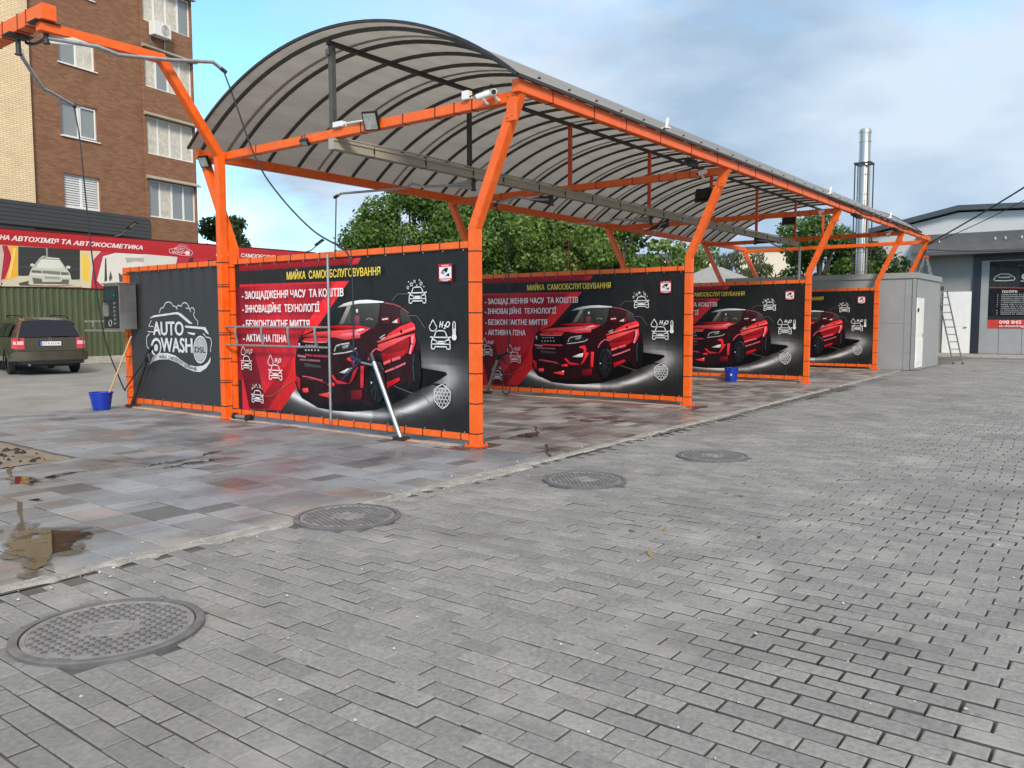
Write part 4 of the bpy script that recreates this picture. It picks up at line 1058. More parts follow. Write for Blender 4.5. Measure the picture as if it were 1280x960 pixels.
# ================================================================== canopy
XN = [0.0, 5.713, 12.091, 18.358, 21.80]
canopy = thing('wash_canopy', 'long open car wash canopy with orange steel frame and grey barrel vaulted roof', 'canopy')
YF0 = 4.73     # inner face line of the far posts
def bent(y0, ytop, xi):
    m = MB()
    m.sweep([(xi + 0.06, y0, 0.015), (xi + 0.06, y0, 2.553), (xi + 0.06, ytop, 4.01)], 0.12, 0.12)
    return m
def base_plate(xi, y, par):
    m = MB(); m.box(xi - 0.04, xi + 0.16, y - 0.10, y + 0.10, 0.008, 0.022)
    for a in (-0.025, 0.145):
        for c in (-0.085, 0.085):
            m.lathe([(0.012, 0.0), (0.012, 0.025), (0.006, 0.027)], (xi + a, y + c, 0.02), n=6)
    m.build('base_plate', MT['orange'], par)
for i, xi in enumerate(XN):
    p = bent(0.06, -0.60, xi).build('post', MT['orange'], canopy, bevel=0.008)
    base_plate(xi, 0.06, p)
    bk = MB()      # bolted lugs at the head
    bk.box(xi - 0.012, xi - 0.001, -0.60, -0.46, 3.68, 3.99)
    for (yy, zz) in ((-0.575, 3.95), (-0.49, 3.95), (-0.54, 3.74), (-0.48, 3.72)):
        bk.tube([(xi - 0.022, yy, zz), (xi - 0.010, yy, zz)], 0.012, 6)
    bk.build('gusset', MT['orange'], p)
    p = bent(4.79, 5.50, xi).build('post', MT['orange'], canopy, bevel=0.008)
    base_plate(xi, 4.79, p)
for (ya, yb, nm) in ((-0.66, -0.56, 'near'), (5.46, 5.56, 'far')):
    m = MB(); m.box(-0.05, 21.92, ya, yb, 3.965, 4.105)
    eb = m.build('eave_beam', MT['orange'], canopy, bevel=0.006)
    if nm == 'near':
        s = MB(); s.box(-0.006, 0.006, -0.055, 0.055, -0.075, 0.075)
        s0 = s.build('cable_tie', MT['black'], eb, loc=(0.6, -0.61, 4.035))
        x = 1.5
        while x < 21.8:
            c = s0.copy(); COL.objects.link(c); c.parent = eb; c.location = (x, -0.61, 4.035)
            x += random.uniform(0.7, 1.0)
for i, xi in enumerate(XN):
    m = MB(); m.box(xi + 0.005, xi + 0.115, -0.555, 5.455, 3.885, 4.0)
    cbm = m.build('cross_beam', MT['orange'], canopy, bevel=0.006)
    if i < 4:
        s = MB(); s.box(-0.060, 0.060, -0.006, 0.006, -0.062, 0.062)
        s0 = None
        for yy in (0.05, 0.32, 0.62, 1.15, 1.9, 3.0, 4.1):
            if s0 is None: s0 = s.build('cable_tie', MT['black'], cbm, loc=(xi + 0.06, yy, 3.9425))
            else:
                c = s0.copy(); COL.objects.link(c); c.parent = cbm; c.location = (xi + 0.06, yy, 3.9425)
def sag(a, b_, s, n=10):
    a, b_ = Vector(a), Vector(b_)
    return [a.lerp(b_, i / n) + Vector((0, 0, -s * 4 * (i / n) * (1 - i / n))) for i in range(n + 1)]
# barrel roof
YA, YB, ZR, RAD = -0.70, 5.60, 5.225, 5.03
YC = (YA + YB) / 2; ZC = ZR - RAD
half = math.asin((YB - YA) / 2 / RAD)
def arc(r, n=28, h=half):
    return [(YC + r * math.sin(-h + 2 * h * k / n), ZC + r * math.cos(-h + 2 * h * k / n)) for k in range(n + 1)]
XR1 = 20.35
def poly_mat():
    m = bpy.data.materials.new('grey_polycarbonate'); m.use_nodes = True
    n, l = m.node_tree.nodes, m.node_tree.links
    b = n['Principled BSDF']
    tc = n.new('ShaderNodeTexCoord')
    mp = n.new('ShaderNodeMapping'); mp.inputs['Scale'].default_value = (0.5, 2.5, 2.5)
    no = n.new('ShaderNodeTexNoise'); no.inputs['Scale'].default_value = 1.6; no.inputs['Detail'].default_value = 7; no.inputs['Roughness'].default_value = 0.65
    l.new(tc.outputs['Object'], mp.inputs[0]); l.new(mp.outputs[0], no.inputs['Vector'])
    rp = n.new('ShaderNodeValToRGB')
    e = rp.color_ramp.elements
    e[0].position = 0.3; e[1].position = 0.72
    e[0].color = (0.33, 0.31, 0.27, 1); e[1].color = (0.43, 0.41, 0.365, 1)
    l.new(no.outputs[0], rp.inputs[0]); l.new(rp.outputs[0], b.inputs['Base Color'])
    b.inputs['Roughness'].default_value = 0.3
    tr = n.new('ShaderNodeBsdfTranslucent'); l.new(rp.outputs[0], tr.inputs['Color'])
    mx = n.new('ShaderNodeMixShader'); mx.inputs[0].default_value = 0.46
    l.new(b.outputs[0], mx.inputs[1]); l.new(tr.outputs[0], mx.inputs[2])
    l.new(mx.outputs[0], n['Material Output'].inputs['Surface'])
    return m
MT['poly'] = poly_mat()
m = MB(); a = arc(RAD, 40)
nxs = 34
for k, (y, z) in enumerate(a):
    for i in range(nxs + 1):
        m.v.append((-0.14 + (XR1 + 0.14) * i / nxs, y, z + 0.004 * math.sin(i * 1.9) * math.sin(k)))
for k in range(40):
    for i in range(nxs):
        q0 = k * (nxs + 1) + i; m.f.append((q0, q0 + 1, q0 + nxs + 2, q0 + nxs + 1)); m.mi.append(0)
rs = m.build('roof_sheet', MT['poly'], canopy, smooth=True)
# rim profile round the two ends and along the eaves
for xx in (-0.14, XR1):
    m = MB(); m.sweep([(xx, y, z) for y, z in arc(RAD + 0.004, 40)], 0.03, 0.034)
    m.build('roof_rim', MT['dark_steel'], canopy)
m = MB(); m.box(-0.12, XR1, YA - 0.02, YA + 0.012, arc(RAD)[0][1] - 0.022, arc(RAD)[0][1] + 0.012)
m.build('roof_rim', MT['dark_steel'], canopy)
m = MB(); m.lathe([(0.022, 0.0), (0.018, 0.012), (0.008, 0.016), (0.004, 0.024)], n=8)
bo0 = None
for i in range(33):
    loc = (0.36 + i * 0.612, -0.64, 4.190)
    if bo0 is None: bo0 = m.build('roof_bolt', MT['black'], canopy, loc=loc)
    else:
        c = bo0.copy(); COL.objects.link(c); c.parent = canopy; c.location = loc
for xx in (3.45, 11.2, 16.6):
    m = MB(); m.box(xx - 0.04, xx + 0.04, -0.70, -0.60, 4.19, 4.21); m.tube([(xx, -0.65, 4.2), (xx + 0.02, -0.66, 4.34)], 0.022, 8)
    m.build('white_bracket', MT['white'], canopy)
m = MB()
for i in range(5): m.tube(sag((11.0 + 2 * i, -0.672, 4.09), (13.0 + 2 * i, -0.672, 4.09), 0.03 + 0.03 * (i % 2)), 0.009, 6)
m.build('cable', MT['black_rubber'], canopy)
rib = MB(); rib.sweep([(0, y, z) for y, z in arc(RAD - 0.033, 30, half * 0.985)], 0.034, 0.045)
rib0 = None
jt = MB(); jt.sweep([(0, y, z) for y, z in arc(RAD - 0.012, 30, half * 0.985)], 0.05, 0.012)
jt0 = None
nr = int((XR1 - 0.1) / 0.612)
for i in range(nr + 1):
    xx = 0.06 + i * 0.612
    if rib0 is None: rib0 = rib.build('arch_rib', MT['rib_steel'], canopy, loc=(xx, 0, 0))
    else:
        c = rib0.copy(); COL.objects.link(c); c.parent = canopy; c.location = (xx, 0, 0)
    if i % 3 == 1:
        if jt0 is None: jt0 = jt.build('sheet_joint', MT['channel'], canopy, loc=(xx - 0.17, 0, 0))
        else:
            c = jt0.copy(); COL.objects.link(c); c.parent = canopy; c.location = (xx - 0.17, 0, 0)
m = MB(); m.box(0.0, 21.6, 2.47, 2.53, 5.09, 5.145)
m.build('ridge_purlin', MT['dark_steel'], canopy)
for xx in (2.86, 5.773, 8.9, 12.15, 15.2, 18.42, 21.2):
    m = MB(); m.box(xx - 0.03, xx + 0.03, 2.47, 2.53, 3.90 if xx not in (5.773, 12.15, 18.42) else 4.0, 5.09)
    m.build('king_post', MT['orange_red'] if xx > 3 else MT['dark_steel'], canopy)
m = MB(); m.box(0.03, 0.10, 2.46, 2.53, 4.0, 5.09); m.tube([(0.0, 2.5, 4.96), (0.0, 2.5, 5.03)], 0.03, 8); m.build('king_post', MT['steel_grey'], canopy)
m = MB(); m.box(-0.02, 18.5, 2.40, 2.50, 3.735, 3.88); m.box(-0.02, 18.5, 2.385, 2.40, 3.735, 3.775); m.box(-0.02, 18.5, 2.385, 2.40, 3.84, 3.88)
ch = m.build('equipment_channel', MT['channel'], canopy, bevel=0.004)
m = MB(); m.box(-0.006, 0.006, -0.062, 0.062, -0.078, 0.078)
c0 = None
x = 0.7
while x < 18.3:
    if c0 is None: c0 = m.build('cable_tie', MT['black'], ch, loc=(x, 2.445, 3.8075))
    else:
        c = c0.copy(); COL.objects.link(c); c.parent = ch; c.location = (x, 2.445, 3.8075)
    x += random.uniform(0.75, 1.1)
m = MB()
def sag(a, b_, s, n=10):
    a, b_ = Vector(a), Vector(b_)
    return [a.lerp(b_, i / n) + Vector((0, 0, -s * 4 * (i / n) * (1 - i / n))) for i in range(n + 1)]
for i in range(6):
    m.tube(sag((0.2 + 3 * i, 2.39, 3.89), (3.2 + 3 * i, 2.39, 3.89), -0.015), 0.012, 6)
m.build('cable', MT['channel'], ch)
m = MB(); m.tube([(18.47, 2.36, 0.0), (18.47, 2.36, 3.735)], 0.045, 10); m.build('drop_pipe', MT['galv'], canopy, smooth=True)

# ================================================================== printed partitions
RED_IN, RED_MID = (120, 14, 30), (214, 36, 52)
def car_icon(A, cx, cy, w, h, c, lw):
    """front view of a car in outline; u runs leftwards in the picture, so x is mirrored harmlessly"""
    P = lambda pts: [(cx + x * w / 2, cy + y * h / 2) for x, y in pts]
    A.line(P([(-.95, .08), (-.72, .28), (-.5, .9), (-.3, 1), (.3, 1), (.5, .9), (.72, .28), (.95, .08), (1, -.35), (1, -.95), (.68, -.95), (.62, -.7), (-.62, -.7), (-.68, -.95), (-1, -.95), (-1, -.35), (-.95, .08)]), c, lw)
    A.line(P([(-.62, .3), (.62, .3)]), c, lw); A.line(P([(-.88, .05), (-.5, -.05), (-.42, -.32), (.42, -.32), (.5, -.05), (.88, .05)]), c, lw)
    A.line(P([(-.95, -.42), (.95, -.42)]), c, lw * 0.8); A.line(P([(-.3, -.14), (.3, -.14)]), c, lw)
    A.line(P([(-1.1, .34), (-.85, .3)]), c, lw); A.line(P([(1.1, .34), (.85, .3)]), c, lw)
def star(A, x, y, r, c, lw, solid=False):
    p = [(x + r * (1 if k % 2 == 0 else .45) * math.sin(math.pi * k / 5), y + r * (1 if k % 2 == 0 else .45) * math.cos(math.pi * k / 5)) for k in range(10)]
    if solid: A.poly(p, c)
    else: A.line(p + p[:1], c, lw)
def drop(A, x, y, w, h, c, lw):
    p = [(x, y + h / 2), (x + w * .26, y + h * .15), (x + w / 2, y - h * .15), (x + w * .36, y - h * .42), (x, y - h / 2), (x - w * .36, y - h * .42), (x - w / 2, y - h * .15), (x - w * .26, y + h * .15), (x, y + h / 2)]
    A.line(p, c, lw)
def draw_icon(A, kind, x, y, w, h):
    c = (232, 230, 228); lw = max(0.009, w * 0.05)
    if kind == 'car': car_icon(A, x, y, w, h, c, lw)
    elif kind == 'drop': drop(A, x, y, w, h, c, lw * 1.4)
    elif kind == 'stars':
        for k, (dx, dy, r, s) in enumerate(((-.95, -.6, .14, 0), (-.85, .5, .07, 1), (-.52, .0, .17, 0), (-.15, .55, .13, 0), (.12, -.2, .08, 1), (.42, .75, .08, 1), (.62, .1, .17, 0), (.95, -.5, .08, 1))):
            star(A, x - dx * w / 2, y + dy * h / 2, r * w / 2 * 1.2, c, lw * 0.6, s)
    elif kind == 'h2o':
        A.text('H', x + w / 2, x + w * .12, y - h * .35, h * .85, c, 0.05, 0.3)
        A.text('2', x + w * .09, x - w * .10, y - h * .55, h * .55, c, 0.05, 0.2)
        A.text('O', x - w * .12, x - w / 2, y - h * .35, h * .85, c, 0.05, 0.3)
    elif kind == 'thermo':
        A.line([(x - w * .25, y - h * .2), (x - w * .25, y + h * .42), (x, y + h * .5), (x + w * .25, y + h * .42), (x + w * .25, y - h * .2)], c, .014)
        A.poly([(x + w * .5 * math.cos(a * math.pi / 8), y - h * .34 + w * .5 * math.sin(a * math.pi / 8)) for a in range(16)], c)
        A.line([(x, y - h * .3), (x, y + h * .1)], c, .02)
    elif kind == 'comb':
        o = [(0, 1), (.5, .8), (.95, .45), (.98, -.3), (.5, -.75), (0, -1), (-.5, -.75), (-.85, -.35), (-.95, .4), (-.5, .75), (0, 1)]
        A.line([(x + a * w / 2, y + b * h / 2) for a, b in o], c, .012)
        r = w * .105
        for i in range(-3, 4):
            for j in range(-4, 4):
                hx, hy = i * r * 1.75 + (j % 2) * r * .87, j * r * 1.5 + .03
                if (hx / (w / 2)) ** 2 + (hy / (h / 2)) ** 2 > .62: continue
                A.line([(x + hx + r * math.sin(k * math.pi / 3), y + hy + r * math.cos(k * math.pi / 3)) for k in range(7)], c, .008)
    elif kind == 'cctv':
        u0, u1 = x + w / 2, x - w / 2
        A.poly([(u0, y - h / 2), (u1, y - h / 2), (u1, y + h / 2), (u0, y + h / 2)], (198, 36, 58))
        A.poly([(u0 - .012, y - h * .33), (u1 + .012, y - h * .33), (u1 + .012, y + h * .33), (u0 - .012, y + h * .33)], (236, 232, 230))
        F = lambda pts: [(x - a * w, y + b * h) for a, b in pts]
        A.poly(F([(-.26, .12), (.02, .27), (.24, .27), (.12, .02), (.0, .0), (-.04, .1), (-.2, .06)]), (20, 22, 22))
        A.poly(F([(-.36, .06), (-.14, .1), (-.04, -.02), (-.12, -.1), (-.3, -.06)]), (150, 140, 144))
        A.poly(F([(.0, -.22), (.1, -.1), (.3, -.02), (.3, -.24), (.12, -.18)]), (20, 22, 22))
        A.line(F([(-.25, .41), (.25, .41)]), (236, 200, 205), .012); A.line(F([(-.35, -.4), (.35, -.4)]), (236, 200, 205), .012); A.line(F([(-.2, -.46), (.2, -.46)]), (236, 200, 205), .01)

Y0, Y1, Z0, Z1 = 0.128, 4.725, 0.155, 2.325      # printed area of one partition
def floor_glow(u, v):
    """printed studio floor: pale rim of light below the car's printed shade, dark charcoal elsewhere"""
    ex = (u - 2.05) / 1.62; ey = (v - 0.66) / 0.42
    tilt = (1.45 - u) * 0.16
    d = math.hypot(ex, (v - 0.66 - max(0, tilt)) / 0.40)
    base = 37
    k = math.exp(-((d - 1.0) / 0.10) ** 2) * 150 if v < 0.95 else 0
    wide = math.exp(-((d - 1.05) / 0.32) ** 2) * 46 if v < 1.05 else 0
    if v >= 0.8: f = max(0, 1 - (v - 0.8) / 0.3)
    else: f = 1
    right = 1.0 if u > 1.0 else max(0.25, 1 - (1.0 - u) * 0.9)
    hz = 56 * math.exp(-((v - 0.98) / 0.17) ** 2) * math.exp(-((u - 0.75) / 0.42) ** 2)
    low = 1.0 if v > 0.33 or u > 1.8 else 0.75
    val = min(244, base + ((k * right + wide) * f) * low + hz)
    return (val, val * 0.985, val * 0.985)
def panel_art():
    A = Art()
    A.grid(Y0, Y1, Z0, Z1, 120, 80, floor_glow)
    for kind, pts, col in PANEL_ART:
        if kind == 'line':
            A.line(pts, col[:3], col[3])
        elif col == 'RED':
            cols = [(106, 10, 26), (150, 24, 38), (186, 30, 46), (170, 24, 42), (140, 18, 36), (104, 12, 30)]
            A.poly(pts, RED_MID)
            # lighter patch behind the lettering, darker to the left
            A.poly([(4.72, 1.99), (3.95, 1.99), (3.4, 1.0), (3.9, 0.6), (4.72, 0.6)], RED_MID, [(96, 8, 24), (206, 34, 50), (222, 40, 56), (214, 38, 54), (150, 20, 38)])
            A.poly([(3.95, 1.99), (2.55, 1.99), (3.25, 1.25), (3.4, 1.0)], RED_MID, [(210, 38, 54), (150, 20, 36), (186, 34, 48), (216, 40, 56)])
        elif kind == 'shadow' or max(col) < 16:
            A.poly(pts, col)
        else:
            vs_ = [p[1] for p in pts]; us_ = [p[0] for p in pts]
            h_ = max(1e-3, max(vs_) - min(vs_)); w_ = max(1e-3, max(us_) - min(us_))
            if col[0] > 2.2 * col[1] and col[0] > 70: col = (min(255, col[0] * 1.05), col[1] * 0.95, col[2] * 0.78)
            cc = []
            for p in pts:
                k_ = 0.78 + 0.42 * (p[1] - min(vs_)) / h_ + 0.16 * (max(us_) - p[0]) / w_
                cc.append(tuple(min(255, c * k_) for c in col))
            A.poly(pts, col, cc)
    for ic in PANEL_ICONS: draw_icon(A, ic[0], *ic[1])
    for s, u0, u1, v, cap, col in PANEL_TEXT: A.text(s, u0, u1, v - 0.004, cap * 1.1, col, 0.024)
    # eyelets
    for i in range(15):
        for v in (Z0 + 0.018, Z1 - 0.018):
            u = Y0 + 0.05 + (Y1 - Y0 - 0.1) * i / 14
            A.poly([(u + .008 * math.cos(k), v + .008 * math.sin(k)) for k in range(6)], (190, 186, 180))
    return A

tie_v = MB(); tie_v.box(-0.036, 0.036, -0.0055, 0.0055, -0.0415, 0.0415)
tie_p = MB(); tie_p.box(-0.0625, 0.0625, -0.0625, 0.0625, -0.006, 0.006)
def partition(name, xi, y0, y1, label, group, art_fn, to_end):
    t = thing(name, label, 'partition', (xi, 0, 0), 0, group)
    m = MB(); m.box(0.0, 0.062, y0, y1, 2.328, 2.407); m.build('top_rail', MT['orange'], t, bevel=0.005)
    m = MB(); m.box(0.0, 0.062, y0, y1, 0.075, 0.152); m.build('bottom_rail', MT['orange'], t, bevel=0.005)
    A = art_fn()
    extra = ([(0.034, y0 + 0.008, Z0), (0.034, y1 - 0.008, Z0), (0.034, y1 - 0.008, Z1), (0.034, y0 + 0.008, Z1)], [(0, 1, 2, 3)], (44, 42, 42))
    bn = A.build('banner', MT['print'], t, lambda u, v, d: (0.031 - d, u, v), extra=extra)
    return t, bn

t1, bn1 = partition('wash_partition', XN[0], 0.125, 4.728, 'nearest of the four red car banners, with mat rack and steel pipe before it', 'printed partitions between the wash bays', panel_art, None)
def ties(t, y0, y1, posts=(0.06,)):
    s0 = None
    n = 15
    for zz in (2.3675, 0.1135):
        for i in range(n):
            y = y0 + 0.12 + (y1 - y0 - 0.24) * i / (n - 1)
            if s0 is None: s0 = tie_v.build('cable_tie', MT['black'], t, loc=(0.031, y, zz))
            else:
                c = s0.copy(); COL.objects.link(c); c.parent = t; c.location = (0.031, y, zz)
    p0 = None
    for yy in posts:
        for k in range(7):
            z = 0.16 + 0.355 * k
            if p0 is None: p0 = tie_p.build('cable_tie', MT['black'], t, loc=(0.06, yy, z))
            else:
                c = p0.copy(); COL.objects.link(c); c.parent = t; c.location = (0.06, yy, z)
            c = t.children[-1]
ties(t1, 0.125, 4.728, (0.06, 4.79))
LB = ['second partition from the camera, red car banner seen whole with a black hose hanging before it',
      'third partition from the camera, banner partly hidden by an orange post and blue bucket at its foot',
      'farthest partition, its banner mostly hidden, beside the grey shed']
for xi, lb in zip(XN[1:4], LB): dup(t1, (xi, 0, 0), 0, lb)

# ---- the dark logo partition behind
LY0, LY1 = 4.95, 7.83
def logo_art():
    A = Art()
    for kind, pts, col in LOGO_ART:
        A.line(pts, col[:3], col[3]) if kind == 'line' else A.poly(pts, col)
    for s, u0, u1, v, cap, col in LOGO_TEXT: A.text(s, u0, u1, v, cap, col, 0.035 if s != 'DSL' else 0.03)
    # the small line of lettering along the swoosh
    word = 'МИЙКА САМООБСЛУГОВУВАННЯ'
    P = [Vector((p[0], p[1])) for p in LOGO_ARC]
    ds = [0]
    for a, b_ in zip(P[:-1], P[1:]): ds.append(ds[-1] + (b_ - a).length)
    for i, chx in enumerate(word):
        if chx == ' ': continue
        d = ds[-1] * (i + 0.5) / len(word)
        k = max(j for j in range(len(P) - 1) if ds[j] <= d)
        q_ = P[k].lerp(P[k + 1], (d - ds[k]) / (ds[k + 1] - ds[k]))
        A.text(chx, q_.x + 0.022, q_.x - 0.022, q_.y - 0.022, 0.052, (110, 112, 114), 0.02)
    for i in range(10):
        u = LY0 + 0.1 + (LY1 - LY0 - 0.2) * i / 9
        for v in (Z0 + 0.018, Z1 - 0.018):
            A.poly([(u + .008 * math.cos(k), v + .008 * math.sin(k)) for k in range(6)], (190, 186, 180))
    return A
t = thing('wash_partition', 'charcoal partition with white car wash logo left of the front banner, end post at its left', 'partition', (0, 0, 0))
m = MB(); m.box(0.0, 0.062, LY0, LY1 + 0.03, 2.328, 2.407); m.build('top_rail', MT['orange'], t, bevel=0.005)
m = MB(); m.box(0.0, 0.062, LY0, LY1 + 0.03, 0.075, 0.152); m.build('bottom_rail', MT['orange'], t, bevel=0.005)
m = MB(); m.box(0.0, 0.12, LY1 + 0.03, LY1 + 0.15, 0.02, 2.407); ep = m.build('end_post', MT['orange'], t, bevel=0.006)
base_plate(0.0, LY1 + 0.09, ep)
# banner with soft folds hanging from the eyelets
MT['charcoal_vinyl'] = mat('charcoal_vinyl', (0.030, 0.031, 0.033), 0.45)
m = MB(); NU, NV = 90, 24
for i in range(NU + 1):
    for j in range(NV + 1):
        u = LY0 + 0.012 + (LY1 - LY0 - 0.02) * i / NU; v = Z0 + (Z1 - Z0) * j / NV
        top = max(0, (v - 1.5) / 0.85)
        m.v.append((0.036 + 0.010 * top ** 2 * math.sin((u - LY0) * 2 * math.pi / 0.31) + 0.002 * math.sin(u * 9 + v * 4), u, v))
for i in range(NU):
    for j in range(NV):
        a_ = i * (NV + 1) + j; m.f.append((a_, a_ + 1, a_ + NV + 2, a_ + NV + 1)); m.mi.append(0)
bn = m.build('banner', MT['charcoal_vinyl'], t, smooth=True, recalc=False)
lg = logo_art().build('logo_print', MT['print'], bn, lambda u, v, d: (0.031 - d, u, v), step=0.0001)
s0 = None
for zz in (2.3675, 0.1135):
    for i in range(10):
        y = LY0 + 0.12 + (LY1 - LY0 - 0.24) * i / 9
        if s0 is None: s0 = tie_v.build('cable_tie', MT['black'], t, loc=(0.031, y, zz))
        else:
            c = s0.copy(); COL.objects.link(c); c.parent = t; c.location = (0.031, y, zz)
for k in range(7):
    c = None
    p = tie_p.build('cable_tie', MT['black'], t, loc=(0.06, LY1 + 0.09, 0.16 + 0.355 * k)) if k == 0 else None
    if k == 0: p0_ = p
    else:
        c = p0_.copy(); COL.objects.link(c); c.parent = t; c.location = (0.06, LY1 + 0.09, 0.16 + 0.355 * k)

# ================================================================== gantry over the open bay
g = thing('boom_gantry', 'orange steel gantry arm rising over the open bay at left, held by a tall post', 'gantry', (0, 0, 0))
m = MB(); m.sweep([(-0.072, 4.885, 0.0), (-0.072, 4.885, 3.93), (-0.95, 4.885, 5.13), (-2.56, 4.885, 5.13)], 0.12, 0.12, side=(0, 1, 0))
m.build('post', MT['orange'], g, bevel=0.008)
m = MB(); m.box(-0.15, 0.01, 4.80, 4.97, 0.008, 0.022); m.build('base_plate', MT['orange'], g)
m = MB(); m.box(-2.56, -2.38, 4.76, 11.5, 5.195, 5.39); bb = m.build('box_beam', MT['orange'], g, bevel=0.008)
for yy in (4.80, 5.55):
    m = MB(); m.box(-2.62, -2.32, yy, yy + 0.25, 5.18, 5.193); m.build('mounting_plate', MT['dark_steel'], g)
m = MB(); m.box(-0.096, 0.096, -0.006, 0.006, -0.104, 0.104)
c0 = m.build('cable_tie', MT['black'], bb, loc=(-2.47, 5.2, 5.2925))
for yy in (5.45, 5.9, 6.4, 6.9, 7.6):
    c = c0.copy(); COL.objects.link(c); c.parent = bb; c.location = (-2.47, yy, 5.2925)
m = MB(); m.tube(sag((-2.35, 4.95, 5.17), (-2.36, 5.7, 5.14), 0.08), 0.02, 8); m.build('cable', MT['hose'], g, smooth=True)
k = MB()
for k_ in range(7):
    z = 0.2 + 0.36 * k_
    k.box(-0.137, -0.007, 4.82, 4.95, z - 0.006, z + 0.006)
    k.box(-0.137, -0.007, 4.82, 4.95, z + 0.03, z + 0.036) if k_ % 2 else None
k.build('band_tie', MT['black'], g)

# ================================================================== swivel booms with their hoses
def boom(label, pivot, pts, hose, hose_m, plate_m, r=0.022):
    """wall-mounted swivel arm: pivot, gusset plate, cranked pipe and the hose hanging from its tip"""
    t = thing('swivel_boom', label, 'hose boom', pivot, 0, 'swivel booms carrying the wash hoses')
    o = Vector(pivot)
    rel = lambda ps: [Vector(p) - o for p in ps]
    P = rel(pts)
    m = MB(); m.tube([(0, 0, -0.09), (0, 0, 0.09)], 0.032, 12); m.tube([(0, 0, -0.11), (0, 0, -0.09)], 0.045, 12)
    m.build('pivot', MT['dark_steel'], t, smooth=True)
    d = (P[1] - P[0]).normalized()
    s = Vector((0, 0, 1)).cross(d).normalized() * 0.006
    q0, q1, q2 = Vector((0, 0, 0.08)), Vector((0, 0, -0.10)), P[0] + d * 0.62
    m = MB(); m.add([q0 + s, q1 + s, q2 + s, q0 - s, q1 - s, q2 - s], [(0, 1, 2), (5, 4, 3), (0, 3, 4, 1), (1, 4, 5, 2), (2, 5, 3, 0)])
    m.build('bracket_plate', plate_m, t)
    m = MB(); m.tube(P, r, 10); m.build('pipe', MT['galv'], t, smooth=True)
    m = MB(); m.tube([P[-1] - (P[-1] - P[-2]).normalized() * 0.05, P[-1] + (P[-1] - P[-2]).normalized() * 0.05], 0.03, 10); m.build('coupling', MT['dark_steel'], t, smooth=True)
    if hose:
        m = MB(); m.tube(smooth_path(rel(hose), 5), 0.0115, 8); m.build('hose', hose_m, t, smooth=True)
    return t
def smooth_path(pts, n):
    pts = [Vector(p) for p in pts]
    out = []
    for i in range(len(pts) - 1):
        p0 = pts[max(0, i - 1)]; p1 = pts[i]; p2 = pts[i + 1]; p3 = pts[min(len(pts) - 1, i + 2)]
        for k in range(n):
            u = k / n
            out.append(0.5 * ((2 * p1) + (p2 - p0) * u + (2 * p0 - 5 * p1 + 4 * p2 - p3) * u * u + (3 * p1 - p0 - 3 * p2 + p3) * u ** 3))
    out.append(pts[-1])
    return out
boom('galvanised boom reaching right from the gantry beam end, hose falling to the front banner', (-2.45, 4.92, 5.06),
     [(-2.45, 4.92, 5.02), (-1.90, 4.74, 5.02), (-1.66, 4.70, 4.97), (-1.50, 4.70, 4.99), (-0.9, 4.68, 5.08), (-0.28, 4.66, 5.20), (-0.12, 4.65, 5.12)],
     [(-0.12, 4.65, 5.12), (-0.13, 4.42, 4.72), (-0.14, 3.89, 3.75), (-0.15, 3.37, 3.20), (-0.15, 2.71, 2.70), (-0.15, 2.18, 2.45), (-0.13, 2.03, 2.34), (-0.11, 1.98, 2.1), (-0.11, 1.97, 1.5), (-0.12, 1.97, 0.98)], MT['hose'], MT['bright_zinc'], 0.027)
boom('lower galvanised boom at the left edge, its hose dropping beside the payment box', (-2.47, 5.67, 5.06),
     [(-2.47, 5.67, 5.0), (-1.98, 6.42, 4.95), (-1.60, 7.0, 4.93), (-1.48, 7.08, 4.93), (-0.83, 7.71, 4.95)],
     [(-0.83, 7.71, 4.95), (-0.78, 7.66, 4.4), (-0.74, 7.62, 3.4), (-0.66, 7.62, 2.3), (-0.48, 7.72, 1.2), (-0.24, 7.78, 0.55), (-0.12, 7.82, 0.3), (-0.06, 7.86, 0.35), (-0.08, 7.3, 0.75), (-0.10, 7.1, 0.86)], MT['hose'], MT['bright_zinc'], 0.027)
boom('boom under the roof of the nearest covered bay, dark red hose at the far eave', (2.9, 2.45, 3.66),
     [(2.9, 2.50, 3.66), (2.9, 3.55, 3.72), (2.9, 3.80, 3.80), (2.9, 4.0, 3.74), (2.9, 5.6, 3.80), (2.9, 5.74, 3.76)],
     [(2.9, 5.74, 3.76), (2.9, 5.78, 3.0), (2.9, 5.82, 2.2), (2.9, 5.5, 1.2)], MT['hose_red'], MT['channel'])
boom('boom above the second banner, with a dark red hose hanging behind that banner', (8.9, 2.45, 3.66),
     [(8.9, 2.50, 3.66), (8.9, 3.1, 3.70), (8.9, 3.36, 3.74), (8.9, 3.5, 3.68), (8.9, 4.4, 3.70), (8.9, 4.56, 3.64)],
     [(8.9, 4.56, 3.64), (8.9, 4.60, 2.8), (8.9, 4.62, 1.8), (8.9, 4.3, 1.0)], MT['hose_red'], MT['channel'])
boom('boom behind the first post, its black hose looping down in front of the second banner', (5.1, 2.45, 3.66),
     [(5.1, 2.50, 3.66), (5.12, 3.0, 3.72), (5.15, 3.2, 3.78), (5.18, 3.7, 3.74), (5.2, 3.82, 3.70)],
     [(5.2, 3.82, 3.70), (5.22, 3.70, 3.32), (5.28, 3.61, 2.9), (5.3, 3.59, 2.0), (5.3, 3.60, 1.2), (5.3, 3.58, 0.5), (5.28, 3.56, 0.12), (5.3, 3.66, 0.05), (5.3, 3.74, 0.12), (5.34, 3.78, 0.5), (5.38, 3.92, 0.74)], MT['hose'], MT['dark_steel'])
